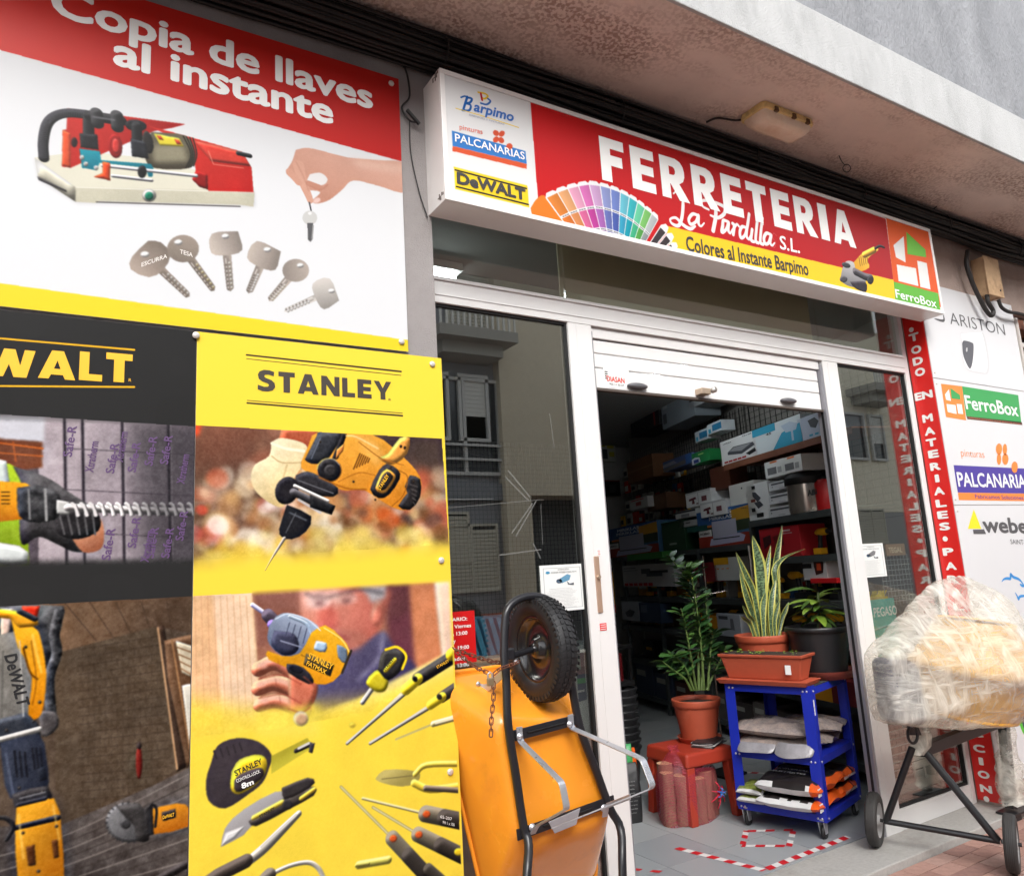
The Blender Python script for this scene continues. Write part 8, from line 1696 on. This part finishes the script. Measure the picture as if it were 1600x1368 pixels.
strap([m2 + (0, 0, .03), m2 + (0, 0, -.02), aX(1004, 1185, xr), aX(1021, 1230, xr), aX(990, 1243, xr), aX(975, 1250, xr + .03), A3(946, 1252, -.475), A3(943, 1268, -.45)][:4] + [A3(866, 1292, -.60)], (1, 0, .1))
strap([A3(948, 1256, -.47), A3(945, 1275, -.452)], (1, 0, 0), .026, .005, 'leg_foot'); strap([A3(985, 1244, -.62), A3(948, 1258, -.47)], (0, 0, 1), .02, .004, 'leg_foot')
pl_ = A3(885, 1283, -.47); MB().hexa([pl_ + np.array(q) for q in ((-.055, 0, -.03), (.045, 0, -.02), (.045, .004, -.02), (-.055, .004, -.03), (-.08, 0, .015), (.07, 0, .035), (.07, .004, .035), (-.08, .004, .015))]).build('brace_plate', zinc, wb, bev=.002)
for p in ((813, 1150), (891, 1131), (832, 1292), (944, 1262), (887, 1280)):
    q = A3(*p, -.457); MB().lathe([(.001, -.006), (.007, -.005), (.009, 0), (.014, .001), (.014, .003)], q, 12, (0, 1, 0)).build('bolt', bolt, wb)
# wheel
wc_ = A3(845, 1012, -.35); R_o = .205
whl = MB(); pr = [(R_o - .075, -.030), (R_o - .07, -.040), (R_o - .04, -.050), (R_o - .018, -.046), (R_o - .004, -.036), (R_o, -.022), (R_o + .002, 0), (R_o, .022), (R_o - .004, .036), (R_o - .018, .046), (R_o - .04, .050), (R_o - .07, .040), (R_o - .075, .030)]
whl.lathe(pr, wc_, 72, (1, 0, 0)); rubm = mat('tyre_rubber', (30, 30, 32), .55, noise=.15, nscale=20, bump=.001, bscale=80)
ty = whl.build('tyre', rubm, wb)
td = MB()
for i in range(52):
    a = 2 * math.pi * i / 52; ca, sa = math.cos(a), math.sin(a); e = np.array([0, ca, sa]); tdir = np.array([0, -sa, ca])
    for sx in (-1, 1):
        for (x0_, x1_, sk) in ((.003, .017, .004), (.021, .038, .008)):
            o0 = wc_ + e * (R_o + .001 - (.004 if x0_ > .02 else 0)) + np.array([x0_ * sx, 0, 0]) + tdir * (.003 + (.006 if (sx > 0) else 0))
            td.obox(o0, np.array([(x1_ - x0_) * sx, 0, 0]) + tdir * sk - e * (.004 if x0_ > .02 else 0), tdir * .016, e * .0035)
    for sx in (-1, 1):
        o0 = wc_ + e * (R_o - .022) + np.array([.0455 * sx, 0, 0]); td.obox(o0, tdir * .012, e * .018, np.array([.003 * sx, 0, 0]) - e * .0)
td.build('tread', rubm, ty)['kind'] = 'stuff'
rimm = mat('black_rim_paint', (28, 28, 30), .25, coat=.3)
MB().lathe([(.132, -.034), (.128, -.036), (.118, -.026), (.112, -.010), (.07, -.006), (.045, -.010), (.04, -.030), (.03, -.034), (.016, -.034), (.016, -.05)], wc_, 48, (1, 0, 0)).lathe([(.132, .034), (.118, .026), (.112, -.006), (.05, .0), (.03, .034), (.012, .04)], wc_, 48, (1, 0, 0)).build('rim', rimm, ty)
axl = MB().tube([A3(800, 1024, -.38), wc_ + (-.03, 0, 0)], .013, 10).tube([wc_ + (.03, 0, 0), wc_ + (.10, -.0, 0)], .013, 10); axl.build('axle', tub, wb)
MB().obox(A3(790, 1030, -.41) - (.01, 0, .005), (.055, 0, 0), (0, .03, 0), (0, 0, .045)).build('axle_bracket', tub, wb, bev=.006)
MB().lathe([(.001, -.012), (.008, -.011), (.01, 0)], A3(806, 1034, -.425), 10, (0, 1, 0)).build('bolt', bolt, wb)
MB().lathe([(.001, -.012), (.007, -.011), (.008, .012)], wc_ + (-.055, 0, 0), 10, (1, 0, 0)).build('hub_nut', bolt, ty)
# bracket at the pan's nose
strap([A3(745, 1072, -.20), A3(760, 1075, -.24), A3(788, 1050, -.38)], (0, .3, 1), .03, .004, 'nose_strap'); MB().lathe([(.001, -.005), (.009, -.004), (.010, 0)], A3(747, 1068, -.215), 12, (0, 1, 0)).build('bolt', bolt, wb)
# ------------------------------------------------------------------ rusty chain and padlock
rustm = mat('rusty_chain', (112, 70, 54), .75, noise=.35, nscale=60, metal=.3); ch = thing('chain', 'rusty chain looped round the wheelbarrow frame with one end hanging', 'chain', A3(770, 1053, -.45))
def chain(pts, pitch=.021):
    P = spline(pts, 20); acc = [0]
    for i in range(1, len(P)): acc.append(acc[-1] + np.linalg.norm(P[i] - P[i - 1]))
    n = int(acc[-1] / pitch)
    for k in range(n):
        s = (k + .5) * pitch; i = max(1, min(len(P) - 1, int(np.searchsorted(acc, s)))); t = (s - acc[i - 1]) / (acc[i] - acc[i - 1] + 1e-9); c = P[i - 1] * (1 - t) + P[i] * t; d = P[i] - P[i - 1]; d /= np.linalg.norm(d) + 1e-9
        ref = np.array([0, 1., 0]); u = np.cross(d, ref); u /= np.linalg.norm(u); v = np.cross(d, u); w_ = u * .9 + v * .43 if k % 2 else v * .9 - u * .43
        w_ /= np.linalg.norm(w_); q = [c + d * (.0085 * math.copysign(1, math.cos(a)) + .006 * math.cos(a)) + w_ * .0065 * math.sin(a) for a in np.linspace(.2, 6.283 + .2, 13)[:-1]]
        MB().tube(q, .0024, 5, closed=True).build('link', rustm, ch)
chain([A3(708, 1012, -.20), A3(730, 1032, -.28), A3(748, 1044, -.38), A3(766, 1052, -.44)]); chain([A3(712, 1014, -.20), A3(740, 1024, -.22), A3(770, 1033, -.30), A3(792, 1036, -.37)]); chain([A3(772, 1052, -.45), A3(783, 1044, -.46), A3(802, 1037, -.46), A3(814, 1032, -.44)]); chain([A3(771, 1056, -.455), A3(771, 1090, -.455), A3(768, 1120, -.455), A3(767, 1152, -.455)])
pk = thing('padlock', 'small worn brass padlock joining the rusty chain', 'padlock', A3(766, 1064, -.46)); c_ = A3(766, 1064, -.46); MB().box(c_[0] - .014, c_[0] + .014, c_[1] - .007, c_[1] + .007, c_[2] - .016, c_[2] + .014).build('body', mat('worn_brass', (160, 140, 110), .4, metal=.6), pk, bev=.004)
MB().tube([c_ + (-.009, 0, .014), c_ + (-.009, 0, .026), c_ + (0, 0, .034), c_ + (.009, 0, .026), c_ + (.009, 0, .014)], .003, 6).build('shackle', bolt, pk)

# ================================================================== CEMENT MIXER wrapped in film
mxr = thing('cement_mixer', 'yellow cement mixer wrapped in clear film on a black wheeled stand', 'cement mixer', (4.5, -.35, 0))
wl = np.array([4.13, -.07, .143]); wr = np.array(axx(1576, 1325, 4.40)); wr = np.array([4.395, -.67, .143 - .04]); axd = (wr - wl) / np.linalg.norm(wr - wl)
for i, c in enumerate((wl, wr)):
    R = .142; b = MB().lathe([(R - .05, -.024), (R - .04, -.030), (R - .012, -.030), (R - .003, -.024), (R, -.014), (R, .014), (R - .003, .024), (R - .012, .030), (R - .04, .030), (R - .05, .024)], c, 44, tuple(axd)); w_ = b.build('tyre', mat('grey_rubber', (54, 53, 52), .7, noise=.12, nscale=20), mxr)
    b = MB()
    for k in (-.016, -.008, 0, .008, .016): b.lathe([(R + .0012, k - .0018), (R + .0035, k), (R + .0012, k + .0018)], c, 44, tuple(axd))
    b.build('tread', mat('grey_rubber2', (58, 56, 55), .7), w_)['kind'] = 'stuff'
    hub = MB().lathe([(R - .05, -.027), (R - .056, -.028), (R - .06, -.012), (.034, -.008)], c, 36, tuple(axd)).lathe([(.034, -.008), (.03, -.026), (.012, -.028), (.012, -.04), (.001, -.04)], c, 24, tuple(axd)).lathe([(R - .05, .027), (R - .06, .014), (.03, .010), (.026, .028), (.001, .03)], c, 30, tuple(axd))
    e1 = np.cross(axd, (0, 0, 1)); e1 /= np.linalg.norm(e1); e2 = np.cross(axd, e1)
    for k in range(5):
        a = k * 2 * math.pi / 5; e = e1 * math.cos(a) + e2 * math.sin(a); f_ = np.cross(axd, e)
        for sg_ in (-1,): hub.obox(c + e * .03 - f_ * .009 + axd * (.014 * sg_ - .004), e * .055, f_ * .018, axd * .010)
    hub.build('wheel_hub', mat('grey_plastic_rim', (160, 160, 160), .45), w_)
    MB().tube([c - axd * .046, c + axd * .046], .010, 10).build('axle_end', cm((30, 30, 32), .4), w_)
blk2 = mat('black_stand_paint', (30, 31, 34), .35, noise=.1)
apx = np.array([4.24, -.33, .57]); in_l = wl + axd * .05; in_r = wr - axd * .05
MB().tube([in_l, in_r], .016, 10).build('axle_bar', blk2, mxr)
MB().tube([in_l + axd * .01, A3(1425, 1168, -.33)], .019, 12).build('stand_leg', blk2, mxr); MB().tube([in_r - axd * .01, A3(1440, 1166, -.33)], .021, 12).build('stand_leg', blk2, mxr)
a = A3(1438, 1172, -.33); b_ = A3(1572, 1122, -.24); MB().tube([a, b_], 0, flat=(.026, .032), up=(0, 0, 1)).build('cross_beam', blk2, mxr, bev=.004)
f0 = np.array([5.19, -.26, -.03]); b_2 = A3(1568, 1128, -.26)
MB().tube([b_2, A3(1580, 1262, -.26)], 0, flat=(.026, .026), up=(1, 0, 0)).build('rear_leg', blk2, mxr, bev=.003); ft = A3(1583, 1266, -.26); MB().box(ft[0] - .10, ft[0] + .14, ft[1] - .055, ft[1] + .055, ft[2] - .006, ft[2] + .006).build('foot_plate', blk2, mxr, bev=.002)
MB().box(ft[0] - .03, ft[0] + .03, ft[1] - .03, ft[1] + .03, -.04, ft[2] - .0061).build('foot_block', blk2, mxr)
cc_ = A3(1426, 1147, -.38); MB().tube([cc_ + np.array([.045 * math.cos(t), 0, .045 * math.sin(t)]) for t in np.linspace(0, 6.283, 20)[:-1]], .008, 7, closed=True).build('hook_ring', blk2, mxr)
MB().hexa([A3(1418, 1148, -.36), A3(1445, 1148, -.36), A3(1445, 1148, -.30), A3(1418, 1148, -.30), A3(1416, 1125, -.36), A3(1450, 1125, -.36), A3(1450, 1125, -.28), A3(1416, 1125, -.28)]).build('bracket', blk2, mxr)
# drum and motor housing
yel = mat('mixer_yellow', (222, 176, 92), .35, noise=.05); dc = A3(1512, 1045, -.37); tilt_ = Vector((.08, -.14, 1)).normalized()
base = A3(1520, 1118, -.37)
prof_ = [(.001, .0), (.20, .0), (.225, .01), (.225, .01), (.235, .02), (.30, .14), (.335, .26), (.34, .26), (.352, .27), (.352, .30), (.34, .31), (.335, .31), (.30, .38), (.25, .47), (.21, .53), (.215, .555), (.205, .56), (.19, .55)]
drm = MB().lathe(prof_, base, 56, tuple(tilt_)); drm.build('drum', yel, mxr)
MB().lathe([(.20, -.004), (.232, .0), (.236, .012), (.23, .02)], base, 56, tuple(tilt_)).build('drum_band', mat('mixer_band', (236, 176, 30), .35), mxr)
def warp_box(P0, dx, dy, dz): return MB().obox(P0, dx, dy, dz)
h0_ = A3(1404, 1130, -.50); hx_ = A3(1450, 1134, -.50) - h0_; hz_ = np.array([0, 0, A3(1404, 1024, -.50)[2] - h0_[2]])
MB().obox(h0_, hx_ + np.array([0, -.02, 0]), (.03, .15, 0), hz_).build('motor_housing', mat('dark_housing', (70, 72, 92), .35, noise=.15), mxr, bev=.05, bseg=4)
# wrapping film: a lumpy skin around drum and housing
film = bpy.data.materials.new('stretch_film'); film.use_nodes = True; t_ = film.node_tree; t_.nodes.clear(); N = t_.nodes.new; Lk = t_.links.new
o_ = N('ShaderNodeOutputMaterial'); mx1 = N('ShaderNodeMixShader'); trn = N('ShaderNodeBsdfTransparent'); trn.inputs[0].default_value = (.985, .97, .94, 1); pb = N('ShaderNodeBsdfPrincipled'); pb.inputs['Base Color'].default_value = (.90, .87, .78, 1); pb.inputs['Roughness'].default_value = .2; pb.inputs['Specular IOR Level'].default_value = .6; pb.inputs['Subsurface Weight'].default_value = 0
tc = N('ShaderNodeTexCoord')
def streak(rot, sc, scale, dist=0, det=6):
    m1_ = N('ShaderNodeMapping'); m1_.inputs['Rotation'].default_value = rot; m1_.inputs['Scale'].default_value = sc; n1 = N('ShaderNodeTexNoise'); n1.inputs['Scale'].default_value = scale; n1.inputs['Detail'].default_value = det; n1.inputs['Roughness'].default_value = .6; n1.inputs['Distortion'].default_value = dist
    Lk(tc.outputs['Object'], m1_.inputs[0]); Lk(m1_.outputs[0], n1.inputs[0]); return n1.outputs[0]
s1 = streak((.2, .5, .3), (.9, 1, 4), 3.4, 2.0, 10); s2 = streak((.3, -.9, .2), (4, 1.0, .8), 2.6, 2.4, 10); s3 = streak((0, 0, 0), (1, 1, 1), 3.2, .8, 3)
mxx = N('ShaderNodeMath'); mxx.operation = 'MAXIMUM'; Lk(s1, mxx.inputs[0]); Lk(s2, mxx.inputs[1])
r1 = N('ShaderNodeMapRange'); r1.inputs[1].default_value = .46; r1.inputs[2].default_value = .74; r1.inputs[3].default_value = .10; r1.inputs[4].default_value = .52; Lk(mxx.outputs[0], r1.inputs[0])
r3 = N('ShaderNodeMapRange'); r3.inputs[1].default_value = .35; r3.inputs[2].default_value = .7; r3.inputs[3].default_value = .0; r3.inputs[4].default_value = .34; Lk(s3, r3.inputs[0])
ad = N('ShaderNodeMath'); ad.operation = 'ADD'; ad.use_clamp = True; Lk(r1.outputs[0], ad.inputs[0]); Lk(r3.outputs[0], ad.inputs[1])
bpn = N('ShaderNodeBump'); bpn.inputs['Distance'].default_value = .02; bpn.inputs['Strength'].default_value = 1; Lk(mxx.outputs[0], bpn.inputs['Height']); Lk(bpn.outputs[0], pb.inputs['Normal'])
Lk(ad.outputs[0], mx1.inputs[0]); Lk(trn.outputs[0], mx1.inputs[1]); Lk(pb.outputs[0], mx1.inputs[2]); Lk(mx1.outputs[0], o_.inputs[0])
def wrap():
    """radial skin: silhouette of drum and housing stretched from a common centre, on several heights"""
    import bmesh
    bm = bmesh.new(); pts = []
    T = np.array(tilt_); ref = np.array([1., 0, 0]); Uv = np.cross(T, ref); Uv /= np.linalg.norm(Uv); Vv = np.cross(T, Uv)
    for r_, h_ in prof_[1:]:
        if h_ > .58: continue
        for k in range(28): a = 2 * math.pi * k / 28; pts.append(base + T * h_ + (Uv * math.cos(a) + Vv * math.sin(a)) * (r_ + .035))
    top_ = [A3(1478, 905, -.42), A3(1540, 913, -.40), A3(1500, 903, -.30), A3(1585, 945, -.40), A3(1600, 975, -.45), A3(1440, 925, -.32), A3(1560, 925, -.25), A3(1418, 955, -.40), A3(1438, 922, -.38), A3(1400, 990, -.42), A3(1500, 898, -.40), A3(1460, 908, -.38)]
    pts += top_
    bp0 = h0_ - np.array([.015, .015, .01]); 
    for i in (0, 1):
        for j in (0, 1):
            for k in (0, 1): pts.append(bp0 + (hx_ * 1.05) * i + np.array([.03, .18, 0]) * j + (hz_ + np.array([0, 0, .02])) * k)
    vs = [bm.verts.new(tuple(p)) for p in pts]
    res = bmesh.ops.convex_hull(bm, input=vs); 
    for v in [v for v in bm.verts if not v.link_faces]: bm.verts.remove(v)
    me = bpy.data.meshes.new('film'); bm.to_mesh(me); bm.free(); return me
me = wrap(); off = Vector(mxr.location)
for v in me.vertices: v.co -= off
me.materials.append(film); wo_ = bpy.data.objects.new('plastic_wrap', me); COL.objects.link(wo_); wo_.parent = mxr
rm = wo_.modifiers.new('remesh', 'REMESH'); rm.mode = 'VOXEL'; rm.voxel_size = .016; rm.use_smooth_shade = True
sm = wo_.modifiers.new('smooth', 'SMOOTH'); sm.iterations = 14; sm.factor = .6
tx = bpy.data.textures.new('folds', 'CLOUDS'); tx.noise_scale = .22; tx.noise_depth = 3
dp = wo_.modifiers.new('folds', 'DISPLACE'); dp.texture = tx; dp.strength = .055; dp.mid_level = .5; dp.texture_coords = 'LOCAL'
tx2 = bpy.data.textures.new('creases', 'MUSGRAVE') if False else bpy.data.textures.new('creases', 'CLOUDS'); tx2.noise_scale = .05; tx2.noise_depth = 4
dp2 = wo_.modifiers.new('creases', 'DISPLACE'); dp2.texture = tx2; dp2.strength = .010; dp2.mid_level = .5; dp2.texture_coords = 'LOCAL'
# tight bands of film
random.seed(9); fb = MB()
# film round leg and bracket
rg = []
for i, (px, py, r_) in enumerate(((1418, 1135, .03), (1432, 1130, .045), (1440, 1150, .05), (1438, 1165, .05), (1434, 1178, .03))):
    c = A3(px, py, -.33); rg.append([c + np.array([r_ * math.cos(a) * random.uniform(.8, 1.2), r_ * math.sin(a) * random.uniform(.8, 1.2), random.uniform(-.006, .006)]) for a in np.linspace(0, 6.283, 15)[:-1]])
loft(MB(), rg, True, True, True).build('film_knot', film, mxr)
rg = []
for i, py in enumerate(range(1128, 1258, 9)):
    c = A3(1568 + (py - 1128) * .09 + random.uniform(0, 4), py, -.26); r_ = .048 + .004 * (i % 3) + (.02 if i > 5 else 0); rg.append([c + np.array([r_ * math.cos(a) * random.uniform(.8, 1.25), r_ * math.sin(a) * random.uniform(.8, 1.2), random.uniform(-.008, .008)]) for a in np.linspace(0, 6.283, 15)[:-1]])
loft(MB(), rg, True, False, False).build('leg_film', film, mxr)
bpy.context.view_layer.update()
